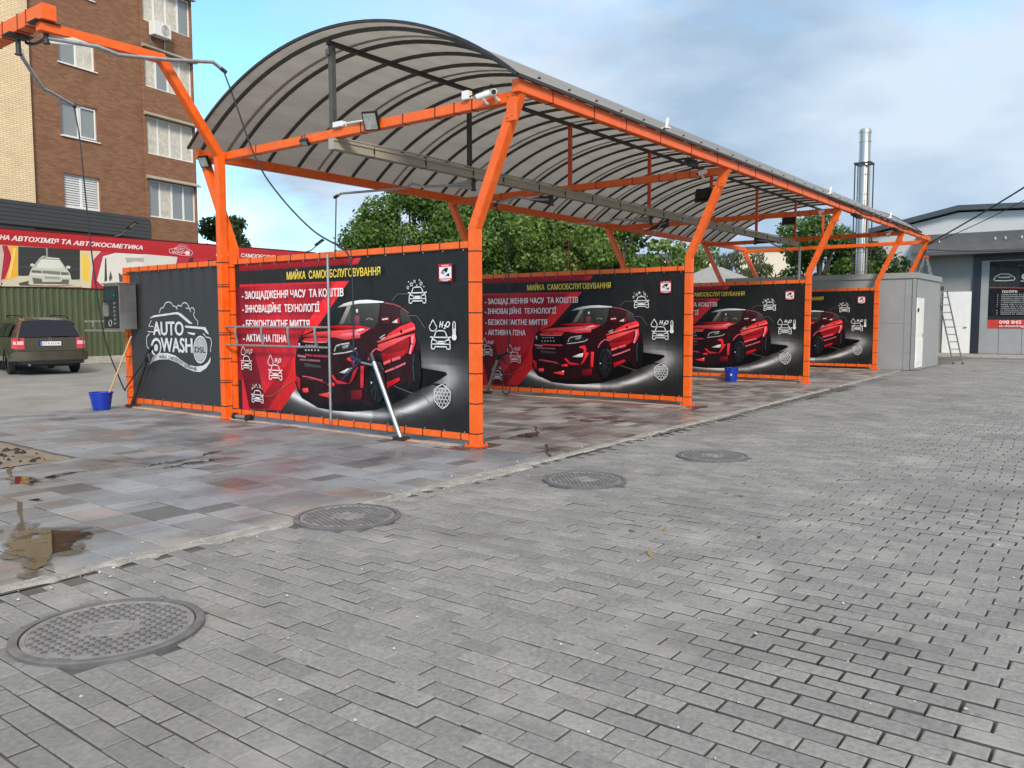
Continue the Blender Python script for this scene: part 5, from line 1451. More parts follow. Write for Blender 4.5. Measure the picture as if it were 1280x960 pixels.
boom('short dark boom hanging aslant before the sky gap left of the second post', (9.6, 2.40, 3.66),
     [(9.6, 2.42, 3.66), (9.6, 2.56, 3.62), (9.6, 2.7, 3.45), (9.6, 2.95, 3.30)], None, None, MT['dark_steel'])
boom('boom swung towards the camera beside the galvanised drop pipe, farthest of the booms', (15.0, 2.45, 3.66),
     [(15.0, 2.40, 3.66), (15.0, 2.1, 3.62), (15.0, 1.92, 3.52), (15.0, 1.45, 3.30), (15.0, 1.34, 3.24)],
     [(15.0, 1.34, 3.24), (15.02, 1.30, 2.6), (15.02, 1.3, 1.9), (15.05, 1.5, 1.1)], MT['hose'], MT['dark_steel'])

# ================================================================== lance holders and lances
def holder(label, base, top, m_pipe, group='lance holder pipes'):
    t = thing('lance_holder', label, 'lance holder', base, 0, group)
    d = Vector(top) - Vector(base)
    m = MB(); m.tube([(0, 0, 0.01), d], 0.031, 14); m.build('pipe', m_pipe, t, smooth=True)
    m = MB(); m.box(-0.07, 0.07, -0.09, 0.09, 0.008, 0.05); m.build('foot', MT['dark_steel'], t, bevel=0.006)
    m = MB(); m.tube([d * 0.965, d * 1.06], 0.040, 12); m.build('collar', MT['black'], t, smooth=True)
    return t
def lance(label, pts, grip, m_h):
    t = thing('spray_lance', label, 'spray lance', pts[0], 0, 'spray lances resting in their holders')
    o = Vector(pts[0]); rel = lambda ps: [Vector(p) - o for p in ps]
    m = MB(); m.tube(rel(pts), 0.014, 8); m.build('lance_tube', MT['galv'], t, smooth=True)
    g0, g1, g2 = rel(grip)
    m = MB(); m.tube([g0, g1], 0.028, 10); m.tube([g0.lerp(g1, 0.1), g2], 0.020, 10); m.build('grip', m_h, t, smooth=True)
    tr = MB(); tr.tube([g0.lerp(g1, 0.35), g0.lerp(g2, 0.75) + (g1 - g0) * 0.25], 0.008, 6); tr.build('trigger', MT['black'], t)
    return t
holder('bright steel lance holder pipe leaning out from the foot of the front banner', (-0.10, 1.14, 0.0), (-0.10, 1.63, 1.0), MT['galv'])
lance('black and blue spray lance lying across the front banner, in the bright holder', [(-0.10, 1.60, 0.92), (-0.12, 1.80, 0.95), (-0.13, 1.86, 0.96)], [(-0.12, 1.82, 0.96), (-0.13, 2.00, 1.02), (-0.14, 2.16, 0.72)], MT['hose_blue'])
m = MB(); m.tube(smooth_path([(0, 0, 0), (0, -0.06, 0.10), (0, -0.02, 0.16), (0, 0.06, 0.10), (0, 0.02, -0.02)], 6), 0.010, 8)
tag(m.build('hose_loop', MT['hose_blue'], None, loc=(-0.13, 1.94, 0.93), smooth=True), 'small blue loop of hose at the lance grip on the front banner', 'hose')
holder('dark steel lance holder pipe leaning before the charcoal logo partition', (-0.06, 7.72, 0.0), (-0.10, 7.10, 0.86), MT['dark_steel'])
lance('black spray lance stuck in the holder before the charcoal logo partition', [(-0.10, 7.16, 0.80), (-0.11, 7.02, 0.93), (-0.11, 6.95, 1.0)], [(-0.11, 7.04, 0.95), (-0.12, 6.86, 1.06), (-0.12, 6.96, 0.82)], MT['black'])
holder('dark lance holder pipe at the left end of the second banner', (5.56, 4.36, 0.0), (5.42, 3.95, 0.74), MT['galv'])
lance('black spray lance in the holder at the left end of the second banner', [(5.43, 4.0, 0.66), (5.41, 3.93, 0.78), (5.40, 3.85, 0.80)], [(5.40, 3.93, 0.80), (5.39, 3.72, 0.84), (5.39, 3.76, 0.66)], MT['black'])

# ================================================================== mat racks
def mat_rack(label, x, y0, y1, z0, z1, clips, upright=None):
    t = thing('mat_rack', label, 'mat rack', (x, y0, 0), 0, 'mat racks with clamps')
    for z in (z0, z1):
        m = MB(); m.tube([(0, 0, z), (0, y1 - y0, z)], 0.017, 10); m.build('rail', MT['galv'], t, smooth=True)
    for y in clips:
        m = MB(); yy = y - y0
        m.sweep([(-0.03, yy, z1 + 0.01), (-0.035, yy - 0.015, (z0 + z1) / 2), (-0.025, yy - 0.03, z0 + 0.02)], 0.035, 0.014, side=(0, 1, 0))
        m.sweep([(-0.035, yy - 0.01, z1 + 0.0), (-0.075, yy - 0.06, z1 - 0.10)], 0.03, 0.012, side=(0, 1, 0))
        m.build('clamp', MT['galv'], t)
    if upright:
        m = MB(); m.tube([(0.0, upright[0] - y0, upright[1]), (0.0, upright[0] - y0, upright[2])], 0.020, 10); m.build('upright', MT['galv'], t, smooth=True)
    return t
mat_rack('galvanised mat rack with four clamps in front of the lettering on the front banner', -0.10, 2.48, 4.80, 1.13, 1.40, (4.52, 3.90, 3.30, 2.72), (2.46, 0.14, 2.36))
mat_rack('short mat rack with one clamp beyond the payment box, before the green fence', 0.16, 8.0, 9.72, 1.31, 1.48, (9.35,))

# ================================================================== payment box
t = thing('payment_terminal', 'stainless payment box with black button panel hung on the end post at left', 'payment terminal', (-0.31, 7.52, 1.345))
W, D, H_ = 0.30, 0.52, 0.765
m = MB(); m.box(0, W, 0, D, 0, H_); m.box(-0.03, W + 0.01, -0.012, D + 0.012, H_, H_ + 0.022); m.build('case', MT['stainless'], t, bevel=0.008)
m = MB(); m.box(-0.012, -0.001, 0.025, D - 0.01, 0.02, H_ - 0.03); fp = m.build('front_panel', MT['black'], t, bevel=0.003)
m = MB(); m.box(-0.017, -0.0125, 0.10, D - 0.07, H_ - 0.27, H_ - 0.09)
sc_m = mat('dark_screen', (0.008, 0.03, 0.035), 0.1); scn = m.build('screen', sc_m, t)
A = Art(); A.text('- 0', 0.20, 0.12, H_ - 0.2, 0.035, (60, 150, 150), 0.03); A.build('readout', MT['print'], scn, lambda u, v, d: (-0.0185 - d, u, v))
for k_ in range(6):
    m = MB(); m.tube([(-0.012, 0.13, 0.44 - k_ * 0.068), (-0.026, 0.13, 0.44 - k_ * 0.068)], 0.024, 14); m.build('button', MT['stainless'], t, smooth=True)
m = MB(); m.box(-0.055, -0.0125, 0.30, 0.46, 0.22, 0.42); m.box(-0.07, -0.0125, 0.34, 0.42, 0.42, 0.45); m.build('coin_slot', MT['stainless'], t, bevel=0.006)
m = MB()
m.tube([(-0.0145 , 0.30 + 0.05 * math.cos(a_ * math.pi / 8), 0.11 + 0.05 * math.sin(a_ * math.pi / 8)) for a_ in range(17)], 0.003, 6)
m.build('dial_mark', MT['white'], t)

# ================================================================== buckets, mop
def bucket(label, loc, r0, r1, h, sticker=False):
    t = thing('bucket', label, 'bucket', loc, 0, 'blue plastic buckets')
    m = MB(); n = 30
    prof = [(r0, 0.0), (r1, h - 0.02), (r1 + 0.012, h - 0.02), (r1 + 0.012, h), (r1 - 0.004, h), (r0 - 0.006, 0.012)]
    m.lathe(prof, n=n)
    m.build('pail', MT['blue'], t, smooth=True)
    m = MB(); m.tube([(r1 * math.cos(a_), (r1 + 0.014) * math.sin(a_), h - 0.03 - 0.05 * math.sin(a_)) for a_ in [math.pi * k / 14 for k in range(15)]], 0.004, 6); m.build('handle', MT['galv'], t, smooth=True)
    if sticker:
        A = Art(); A.poly([(0.028 * math.cos(a_ * math.pi / 7), 0.15 + 0.03 * math.sin(a_ * math.pi / 7)) for a_ in range(14)], (210, 214, 220))
        o = A.build('sticker', MT['print'], t, lambda u, v, d: (-(r0 + r1) / 2 - 0.012, u - 0.06, v))
    return t
bucket('blue bucket with a wooden handle standing in it, on the floor of the open bay', (-0.56, 7.76, 0.006), 0.135, 0.18, 0.29)
bucket('blue bucket with white sticker standing alone before the third banner', (11.78, 1.74, 0.006), 0.13, 0.165, 0.32, True)
t = thing('mop', 'pale wooden mop handle leaning from the blue bucket against the orange end post', 'mop', (-0.52, 7.77, 0.03))
m = MB(); m.tube([(0, 0, 0), (0.46, -0.13, 1.20)], 0.014, 10); m.build('handle', MT['wood'], t, smooth=True)
m = MB(); m.tube([(-0.04, 0.01, 0.0), (0.0, 0, 0.09)], 0.05, 10, r2=0.03); m.build('mop_head', MT['hose_blue'], t, smooth=True)
# short drain pipe lying by the front banner
m = MB(); m.tube([(0, 0, 0.045), (0, -0.26, 0.045)], 0.035, 12); 
t = thing('drain_pipe', 'short grey pipe with black cap lying at the foot of the front banner', 'pipe', (-0.06, 4.66, 0.008))
m.build('pipe', MT['galv'], t, smooth=True)
m = MB(); m.tube([(0, -0.26, 0.045), (0, -0.38, 0.045)], 0.045, 12); m.tube([(0, -0.30, 0.0), (0, -0.30, 0.09)], 0.05, 10); m.build('cap', MT['black'], t, smooth=True)
m = MB(); m.tube([(0, 0.06, 0.05), (0, -0.0, 0.05)], 0.05, 12); m.build('cap', MT['black'], t, smooth=True)

q = random.Random(21)
def clump(name, label, cat, x, y, m_, n, r):
    b_ = MB()
    for _ in range(n):
        a_ = q.uniform(0, 6.28); d_ = r * q.random()
        c_ = Vector((x + d_ * 1.6 * math.cos(a_), y + d_ * math.sin(a_), 0.014)); t_ = Vector((q.uniform(-1, 1), q.uniform(-1, 1), q.uniform(0, .5))).normalized() * q.uniform(.02, .05)
        s_ = t_.cross(Vector((0, 0, 1))) * 0.45
        b_.add([c_ - t_, c_ + s_, c_ + t_ + Vector((0, 0, .01)), c_ - s_], [(0, 1, 2, 3)])
    o_ = b_.build(name, m_, None); o_['kind'] = 'stuff'; return tag(o_, label, cat)
clump('leaf_litter', 'small heap of dark wet leaves on the slab edge right of the first post', 'leaves', 1.06, 0.05, mat('wet_leaves', (0.03, 0.022, 0.014), 0.5), 46, 0.13)
clump('leaf_litter', 'few dry leaves scattered on the grey paving in the foreground', 'leaves', -2.2, -3.6, mat('dry_leaves', (0.20, 0.14, 0.07), 0.7), 9, 1.6)
# ================================================================== lamps and cameras on the canopy
def floodlight(label, loc, facing, w=0.20, h=0.22, m_body=None):
    """square LED flood: body, glass, bracket; facing is the unit direction of the light"""
    t = thing('floodlight', label, 'floodlight', loc, 0, 'floodlights of the car wash')
    f = Vector(facing).normalized(); s = Vector((0, 0, 1)).cross(f).normalized(); u_ = f.cross(s)
    P = lambda a, b_, c_: s * a + u_ * b_ + f * c_
    def slab(a, b_, c0, c1):
        v = [P(x, y, z) for z in (c0, c1) for x, y in ((-a, -b_), (a, -b_), (a, b_), (-a, b_))]
        return v, [(0, 3, 2, 1), (4, 5, 6, 7), (0, 1, 5, 4), (1, 2, 6, 5), (2, 3, 7, 6), (3, 0, 4, 7)]
    m = MB(); m.add(*slab(w / 2, h / 2, -0.03, 0.02)); m.add(*slab(w / 3, h / 3, -0.06, -0.03)); m.build('housing', m_body or MT['black'], t, bevel=0.004)
    m = MB(); m.add(*slab(w / 2 - 0.018, h / 2 - 0.018, 0.0205, 0.026)); m.build('glass', MT['lamp_glass'], t)
    m = MB(); m.tube([P(-w / 2 - 0.008, 0, 0), P(-w / 2 - 0.008, 0.02, -0.11), P(w / 2 + 0.008, 0.02, -0.11), P(w / 2 + 0.008, 0, 0)], 0.007, 6); m.build('bracket', MT['dark_steel'], t)
    return t
floodlight('floodlight with pale glass on the front cross beam, right of the grey king post', (-0.08, 1.62, 3.97), (-0.62, -0.25, -0.35), 0.20, 0.23)
floodlight('floodlight at the top left corner of the canopy, beside the gantry post', (-0.06, 5.30, 3.90), (-0.75, -0.25, -0.45), 0.17, 0.17)
floodlight('small black floodlight hung under the front cross beam, left of the king post', (-0.02, 2.98, 3.89), (-0.5, -0.2, -0.75), 0.12, 0.10)
floodlight('black floodlight under the near eave beam between the first and second posts', (4.6, -0.50, 3.90), (0.1, 0.45, -0.9), 0.22, 0.12)
floodlight('black floodlight under the near eave beam, right of the third post top', (13.0, -0.74, 3.88), (0.1, 0.5, -0.85), 0.26, 0.20)
floodlight('black floodlight under the near eave beam, between the third and fourth post tops', (16.8, -0.74, 3.88), (0.1, 0.5, -0.85), 0.26, 0.20)
floodlight('black floodlight hung on the king post of the second frame, above the second banner end', (11.95, 2.62, 4.55), (0.9, 0.1, -0.3), 0.40, 0.34)
floodlight('black floodlight hung on the farther king post, under the roof above the third post', (18.2, 2.62, 4.55), (0.9, 0.1, -0.3), 0.40, 0.34)
def cctv(label, loc, aim):
    t = thing('security_camera', label, 'security camera', loc, 0, 'white security cameras on the post tops')
    f = Vector(aim).normalized()
    m = MB(); m.tube([f * -0.085, f * 0.075], 0.036, 14); m.build('body', MT['white'], t, smooth=True)
    m = MB(); m.tube([f * 0.076, f * 0.081], 0.028, 14); m.build('lens', MT['black'], t)
    m = MB(); m.tube([(0, 0, -0.03), (0.05, 0.0, -0.07), (0.09, 0.0, -0.07)], 0.018, 8); m.build('mount', MT['white'], t, smooth=True)
    return t
cctv('white camera at the first post top, aiming left along the cross beam', (-0.10, -0.20, 3.98), (-0.4, 0.9, -0.25))
cctv('white camera at the first post top, aiming towards the yard', (-0.10, -0.36, 3.99), (-0.75, -0.5, -0.2))
cctv('white camera at the top of the second post', (5.60, -0.22, 3.92), (-0.7, 0.6, -0.3))
cctv('white camera at the top of the third post', (11.98, -0.22, 3.92), (-0.7, 0.6, -0.3))
cctv('white camera at the top of the fourth post', (18.25, -0.22, 3.92), (-0.7, 0.6, -0.3))
t = thing('junction_box', 'small white junction box on the front cross beam near the first post', 'junction box', (-0.01, 0.12, 4.0))
m = MB(); m.box(-0.03, 0.05, -0.05, 0.05, 0, 0.10); m.build('box', MT['white'], t, bevel=0.006)
m = MB(); m.tube([(0, -0.05, 0.03), (-0.01, -0.2, 0.05), (-0.03, -0.4, 0.10)], 0.008, 6); m.build('cable', MT['black'], t)
t = thing('junction_box', 'white cable box on the front cross beam right of the grey king post', 'junction box', (-0.01, 2.30, 4.0))
m = MB(); m.box(-0.03, 0.06, -0.09, 0.09, 0, 0.07); m.build('box', MT['white'], t, bevel=0.006)
m = MB(); m.tube([(0, -0.09, 0.03), (-0.01, -0.35, 0.02), (-0.03, -0.62, 0.0)], 0.012, 6); m.build('cable', MT['white'], t)

# ================================================================== shed with door, ladder, flue
t = thing('shed', 'long low grey panel shed behind the last partition with a narrow white door', 'shed', (18.74, -0.93, 0))
SX, SY, SZ = 3.57, 5.75, 2.66
m = MB(); m.box(0, SX, 0, SY, 0, SZ)
m.build('wall', MT['shed'], t)
m = MB()
for z in (1.36, ): m.box(-0.004, 0.0, 0.0, SY, z - 0.006, z + 0.006)
m.box(-0.006, 0.0, 0.28, 0.30, 0.0, SZ); m.box(-0.006, 0.0, 0.0, 0.30, 0.50, 0.512)
m.build('panel_seam', MT['grey_wall'], t)
m = MB(); m.box(-0.04, SX + 0.04, -0.04, SY + 0.04, SZ, SZ + 0.17); m.box(-0.02, 0.0, -0.02, 0.10, 0, SZ); m.build('roof', MT['shed'], t, bevel=0.01)
d = MB(); d.box(0.06, 1.02, -0.03, 0.0, 0.06, 2.10); d.box(0.16, 0.92, -0.042, -0.03, 0.20, 0.90); d.box(0.16, 0.92, -0.042, -0.03, 1.05, 2.0)
d_o = d.build('door', MT['white_frame'], t, bevel=0.004)
m = MB(); m.box(0.86, 0.90, -0.09, -0.042, 0.95, 1.10); m.build('handle', MT['stainless'], d_o)
m = MB(); m.box(0.10, 0.16, -0.07, -0.042, 1.70, 1.80); m.build('lock_box', MT['black'], d_o)
t = thing('ladder', 'aluminium ladder leaning on the right end of the grey shed', 'ladder', (23.2, -1.38, 0.0))
lv = Vector((-0.80, 0.42, 2.40))
for sy in (-0.14, 0.14):
    m = MB(); m.sweep([Vector((0, sy, 0.02)), Vector((0, sy, 0.02)) + lv], 0.03, 0.075, side=(0, 1, 0)); m.build('rail', MT['galv'], t)
for k_ in range(9):
    c_ = Vector((0, 0, 0.02)) + lv * (0.10 + 0.1 * k_)
    m = MB(); m.tube([c_ + Vector((0, -0.14, 0)), c_ + Vector((0, 0.14, 0))], 0.016, 8); m.build('rung', MT['galv'], t)
for sy in (-0.14, 0.14):
    m = MB(); m.box(-0.03, 0.05, sy - 0.03, sy + 0.03, 0, 0.05); m.build('foot', MT['black'], t)
t = thing('stepladder', 'aluminium stepladder with orange cap standing on the shed roof, below the last eave', 'stepladder', (21.9, -0.55, 2.835))
for sx, sy in ((-0.16, -0.18), (0.16, -0.18), (-0.18, 0.20), (0.18, 0.20)):
    m = MB(); m.sweep([(sx, sy, 0), (sx * 0.55, sy * 0.15, 0.62)], 0.025, 0.04); m.build('leg', MT['galv'], t)
m = MB(); m.box(-0.13, 0.13, -0.07, 0.07, 0.60, 0.66); m.build('cap', MT['orange_red'], t, bevel=0.008)
for k_ in range(2):
    m = MB(); m.box(-0.14 + 0.02 * k_, 0.14 - 0.02 * k_, -0.16 + 0.05 * k_, -0.08 + 0.05 * k_, 0.18 + 0.2 * k_, 0.2 + 0.2 * k_); m.build('tread', MT['galv'], t)
# flue
t = thing('flue', 'tall stainless steel flue in a black frame rising behind the shed', 'chimney', (24.75, 2.15, 0))
m = MB(); m.lathe([(0.205, 0), (0.205, 7.1), (0.195, 7.12), (0.195, 8.22), (0.21, 8.22), (0.21, 8.30), (0.16, 8.38), (0.06, 8.40)], n=24)
for z in (3.2, 3.9, 4.6, 5.3, 6.0, 6.7, 7.9): m.lathe([(0.209, z), (0.211, z + 0.02), (0.209, z + 0.04)], n=24)
MT['flue'] = mat('polished_steel', (0.50, 0.475, 0.43), 0.34, 0.9)
m.build('pipe', MT['flue'], t, smooth=True)
for sx, sy in ((-0.27, -0.2), (0.20, 0.27), (0.20, -0.27), (-0.2, 0.27)):
    m = MB(); m.box(sx - 0.018, sx + 0.018, sy - 0.018, sy + 0.018, 0, 7.14); m.build('frame_leg', MT['dark_steel'], t)
for z in (3.0, 4.1, 5.4, 7.1):
    m = MB()
    m.box(-0.30, 0.26, -0.29, -0.24, z, z + 0.06); m.box(-0.30, 0.26, 0.24, 0.29, z, z + 0.06); m.box(-0.29, -0.24, -0.238, 0.238, z, z + 0.06); m.box(0.22, 0.27, -0.238, 0.238, z, z + 0.06)
    m.build('frame_ring', MT['dark_steel'], t)

# ================================================================== garage building at right
t = thing('garage_building', 'low light grey workshop with dark pitched roof and dark awning at the right edge', 'building', (31.0, 0, 0))
m = MB()
GY0, GY1 = -9.0, 3.95
prof = [(GY1, 0), (GY1, 5.02), (0.0, 5.84), (-7.8, 5.55), (GY0, 5.0), (GY0, 0)]
n = len(prof)
vs = [(0.0, y, z) for y, z in prof] + [(9.0, y, z) for y, z in prof]
m.add(vs, [tuple(range(n)), tuple(range(2 * n - 1, n - 1, -1))] + [(i, (i + 1) % n, n + (i + 1) % n, n + i) for i in range(n)])
MT['gable'] = mat('pale_grey_cladding', (0.52, 0.53, 0.54), 0.55, var=0.05, vscale=2)
m.build('wall', MT['gable'], t)
m = MB()
for (ya, za), (yb, zb) in (((GY1 + 0.35, 5.06), (0.0, 5.96)), ((0.0, 5.96), (-7.9, 5.68)), ((-7.9, 5.68), (GY0 - 0.3, 5.1))):
    m.add([(-0.35, ya, za - 0.06), (-0.35, yb, zb - 0.06), (-0.35, yb, zb + 0.14), (-0.35, ya, za + 0.14), (9.2, ya, za - 0.06), (9.2, yb, zb - 0.06), (9.2, yb, zb + 0.14), (9.2, ya, za + 0.14)],
          [(0, 1, 2, 3), (7, 6, 5, 4), (3, 2, 6, 7), (0, 4, 5, 1), (0, 3, 7, 4), (1, 5, 6, 2)])
m.build('roof', MT['roof_dark'], t)
m = MB()
m.add([(-0.004, 1.55, 5.0), (-0.004, GY0, 4.98), (-1.0, GY0, 4.22), (-1.0, 1.55, 4.20), (-0.004, 1.55, 4.92), (-0.004, GY0, 4.90), (-1.0, GY0, 4.14), (-1.0, 1.55, 4.12)],
      [(0, 1, 2, 3), (7, 6, 5, 4), (3, 2, 6, 7), (0, 3, 7, 4), (1, 5, 6, 2), (0, 4, 5, 1)])
m.box(-1.06, -1.0, GY0, 1.55, 4.06, 4.20)
m.build('awning', MT['awning'], t)
m = MB(); m.box(-0.03, -0.004, GY0, 1.5, 0.12, 4.12); m.build('front_cladding', MT['grey_wall'], t)
m = MB(); m.box(-0.12, -0.032, -0.90, -0.62, 0.06, 4.05); m.box(-0.12, -0.032, -6.4, -0.90, 3.83, 4.05); m.box(-0.12, -0.032, -6.4, -6.15, 0.06, 3.83); m.box(-0.12, -0.032, -6.15, -0.90, 0.02, 0.07)
m.build('door_surround', MT['dark_trim'], t)
m = MB(); m.box(-0.075, -0.034, -6.14, -0.905, 0.075, 3.825)
gdo = m.build('garage_door', MT['shed'], t)
m = MB()
for y in (-1.6, -2.4): m.box(-0.079, -0.075, y - 0.006, y + 0.006, 0.08, 1.1)
m.build('door_seam', MT['dark_trim'], gdo)
m = MB(); m.box(-0.09, -0.031, -0.59, 0.45, 0.07, 2.60)
dd = m.build('door', MT['white_frame'], t, bevel=0.006)
m = MB(); m.box(-0.096, -0.091, -0.49, 0.35, 0.18, 1.05); m.box(-0.096, -0.091, -0.49, 0.35, 1.18, 2.48); m.build('door_panel', MT['white_frame'], dd, bevel=0.002)
m = MB(); m.box(-0.13, -0.091, -0.46, -0.34, 1.12, 1.15); m.build('handle', MT['galv'], dd)
m = MB(); m.box(-2.2, -0.004, GY0, 1.5, -0.02, 0.06); m.build('threshold', MT['concrete'], t)
m = MB()
for y in (-1.4, -1.75, -2.3, 0.6): m.tube([(-0.55, y, 4.62), (-0.58, y, 4.70)], 0.028, 8)
m.build('roof_vent', MT['white'], t)
# poster on the garage door
po = thing('poster', 'large dark workshop poster with white list and red phone strip on the garage door', 'poster', (30.915, 0, 0))
m = MB(); m.box(0.0, 0.008, -4.2, -1.19, 1.10, 3.78); 
pbd = m.build('board', MT['black'], po)
A = Art(); PY0, PY1 = -1.19, -4.2
PZ = lambda f: 1.10 + 2.68 * f
A.poly([(PY0, PZ(0.185)), (PY1, PZ(0.185)), (PY1, PZ(1)), (PY0, PZ(1))], (26, 28, 33))
A.poly([(PY0, PZ(0.60)), (PY0 - 1.05, PZ(0.60)), (PY0 - 1.05, PZ(0.88)), (PY0, PZ(0.93))], (48, 52, 52))
A.poly([(PY0, PZ(0)), (PY1, PZ(0)), (PY1, PZ(0.128)), (PY0, PZ(0.128))], (206, 70, 66))
A.line([(PY0, PZ(0.615)), (PY0 - 1.3, PZ(0.595))], (190, 60, 60), 0.03); A.line([(PY0 - 1.0, PZ(0.93)), (PY1, PZ(0.88))], (190, 60, 60), 0.02)
# little car emblem
ex, ez = PY0 - 0.52, PZ(0.76)
A.line([(ex + 0.36, ez - 0.08), (ex + 0.30, ez + 0.04), (ex + 0.12, ez + 0.14), (ex - 0.16, ez + 0.12), (ex - 0.30, ez + 0.02), (ex - 0.38, ez - 0.04), (ex - 0.34, ez - 0.12), (ex, ez - 0.14), (ex + 0.3, ez - 0.12), (ex + 0.36, ez - 0.08)], (200, 204, 200), 0.035)
A.line([(ex + 0.2, ez), (ex - 0.2, ez)], (170, 176, 170), 0.05)
# headlights of a dark car coming out of the poster
A.poly([(PY0 - 1.1, PZ(0.84)), (PY0 - 1.9, PZ(0.80)), (PY0 - 2.0, PZ(0.68)), (PY0 - 1.3, PZ(0.66)), (PY0 - 1.08, PZ(0.72))], (38, 40, 42))
for dx in (1.28, 1.72):
    A.poly([(PY0 - dx + 0.17 * math.cos(a_ * math.pi / 8), PZ(0.765) + 0.14 * math.sin(a_ * math.pi / 8)) for a_ in range(16)], (206, 208, 206))
    A.poly([(PY0 - dx + 0.10 * math.cos(a_ * math.pi / 8), PZ(0.765) + 0.085 * math.sin(a_ * math.pi / 8)) for a_ in range(16)], (60, 62, 64))
A.line([(PY0 - 1.1, PZ(0.70)), (PY0 - 1.6, PZ(0.68)), (PY0 - 2.2, PZ(0.70))], (180, 182, 182), 0.04)
A.text('ПОСЛУГИ:', PY0 - 0.48, PY0 - 1.0, PZ(0.53), 0.085, (226, 226, 224), 0.03)
q = random.Random(12)
for k_ in range(11):
    z = PZ(0.495 - 0.029 * k_)
    if k_ != 7: A.poly([(PY0 - 0.32 + 0.016 * math.cos(a_), z + 0.02 + 0.016 * math.sin(a_)) for a_ in range(6)], (190, 190, 190))
    u = PY0 - 0.45; end = u - q.choice([0.85, 1.0, 1.2, 1.35, 0.95])
    while u > end:
        w = q.uniform(0.02, 0.05)
        A.poly([(u, z), (u - w, z), (u - w, z + 0.042), (u, z + 0.042)], (150, 152, 152)); u -= w + (0.012 if q.random() < 0.85 else 0.045)
A.text('098 845 38 29', PY0 - 0.42, PY0 - 1.78, PZ(0.068), 0.135, (246, 226, 222), 0.03)
A.text('st.detailing_studio', PY0 - 0.42, PY0 - 1.86, PZ(0.022), 0.085, (246, 216, 212), 0.02)
A.build('print', MT['print'], pbd, lambda u, v, d: (-0.001 - d, u, v))
# annex roof between shed and workshop
t = thing('lean_to', 'small dark lean-to roof on a brown wall between shed and workshop', 'lean-to', (25.2, 0.0, 0))
m = MB(); m.box(0, 2.4, 0.2, 3.0, 0, 2.55); m.build('wall', mat('brown_plaster', (0.11, 0.10, 0.09), 0.85, var=0.2), t)
m = MB(); m.box(-0.2, 2.6, -0.1, 3.2, 2.55, 2.72); m.build('roof', MT['roof_dark'], t, bevel=0.01)

# ================================================================== cables from the canopy corner
def cable(label, a, b_, s, r):
    mid = Vector(a)
    m = MB(); m.tube([p - mid for p in sag(a, b_, s, 24)], r, 6)
    o = m.build('overhead_cable', MT['black_rubber'], None, loc=tuple(mid), smooth=True)
    return tag(o, label, 'cable', 'cables strung from the canopy corner')
cable('thick black cable rising from the canopy corner to the upper right edge', (21.86, -0.60, 3.88), (12.6, -6.2, 5.6), 0.10, 0.022)
cable('thin black cable just under the thick one, towards the upper right edge', (21.88, -0.60, 3.86), (12.9, -6.4, 5.42), 0.22, 0.012)
cable('lower black cable crossing the awning of the workshop towards the right edge', (21.9, -0.58, 3.70), (30.2, -6.5, 4.5), 0.25, 0.018)
cable('black cable bundle running along the workshop front below its awning', (21.9, -0.56, 3.72), (29.9, 1.3, 3.98), 0.10, 0.03)

# ================================================================== green fence with its long banner
FY = 22.7
t = thing('fence', 'dark green corrugated metal fence on a pale concrete plinth behind the parked car', 'fence', (0, FY, 0))
MT['fence'] = mat('green_sheet', (0.066, 0.083, 0.038), 0.55, var=0.15, vscale=1.2)
m = MB(); X0, X1 = -7.0, 18.5
x = X0; prof = []
while x < X1:
    prof += [(x, 0.0), (x + 0.03, -0.028), (x + 0.085, -0.028), (x + 0.115, 0.0)]; x += 0.20
for (xa, ya), (xb, yb) in zip(prof[:-1], prof[1:]):
    m.quad((xa, ya, 0.26), (xb, yb, 0.26), (xb, yb, 2.66), (xa, ya, 2.66))
m.build('sheeting', MT['fence'], t, recalc=False)
m = MB(); m.box(X0, X1, -0.12, 0.12, -0.01, 0.26); m.build('plinth', MT['concrete'], t, bevel=0.02)
x = X0
while x < X1:
    m = MB(); m.box(x - 0.04, x + 0.04, 0.01, 0.09, 0.0, 4.4); m.build('post', MT['fence'], t); x += 2.55
bt = thing('fence_banner', 'long red banner with white italic lettering and photos above the green fence', 'banner', (0, FY - 0.07, 0))
BX0, BX1 = -5.0, 16.3
A = Art()
A.poly([(BX0, 2.6), (BX1, 2.6), (BX1, 3.92), (BX0, 3.92)], (190, 54, 66))
for kind, pts, col in FENCE_ART:
    A.line(pts, col[:3], col[3]) if kind == 'line' else A.poly(pts, col)
A.poly([(BX0, 3.92), (BX1, 3.86), (BX1, 4.41), (BX0, 4.41)], (174, 26, 34), [(176, 26, 34), (186, 54, 60), (192, 60, 66), (172, 24, 32)])
A.line([(BX0, 4.40), (BX1, 4.40)], (90, 14, 24), 0.03)
for s, u0, u1, v, cap in FENCE_TEXT: A.text(s, u0, u1, v, cap, (244, 236, 234), 0.03, 0.28)
LX, LZ = 9.9, 4.10
A.line([(LX - 0.46, LZ - 0.10), (LX - 0.44, LZ + 0.02), (LX - 0.2, LZ + 0.08), (LX - 0.05, LZ + 0.17), (LX + 0.16, LZ + 0.16), (LX + 0.3, LZ + 0.06), (LX + 0.46, LZ + 0.02), (LX + 0.50, LZ - 0.08), (LX + 0.4, LZ - 0.16), (LX + 0.1, LZ - 0.18), (LX - 0.2, LZ - 0.13), (LX - 0.46, LZ - 0.10)], (226, 170, 176), 0.028)
A.line([(LX - 0.1, LZ + 0.20), (LX + 0.1, LZ + 0.23), (LX + 0.28, LZ + 0.18), (LX + 0.36, LZ + 0.08)], (210, 140, 150), 0.022)
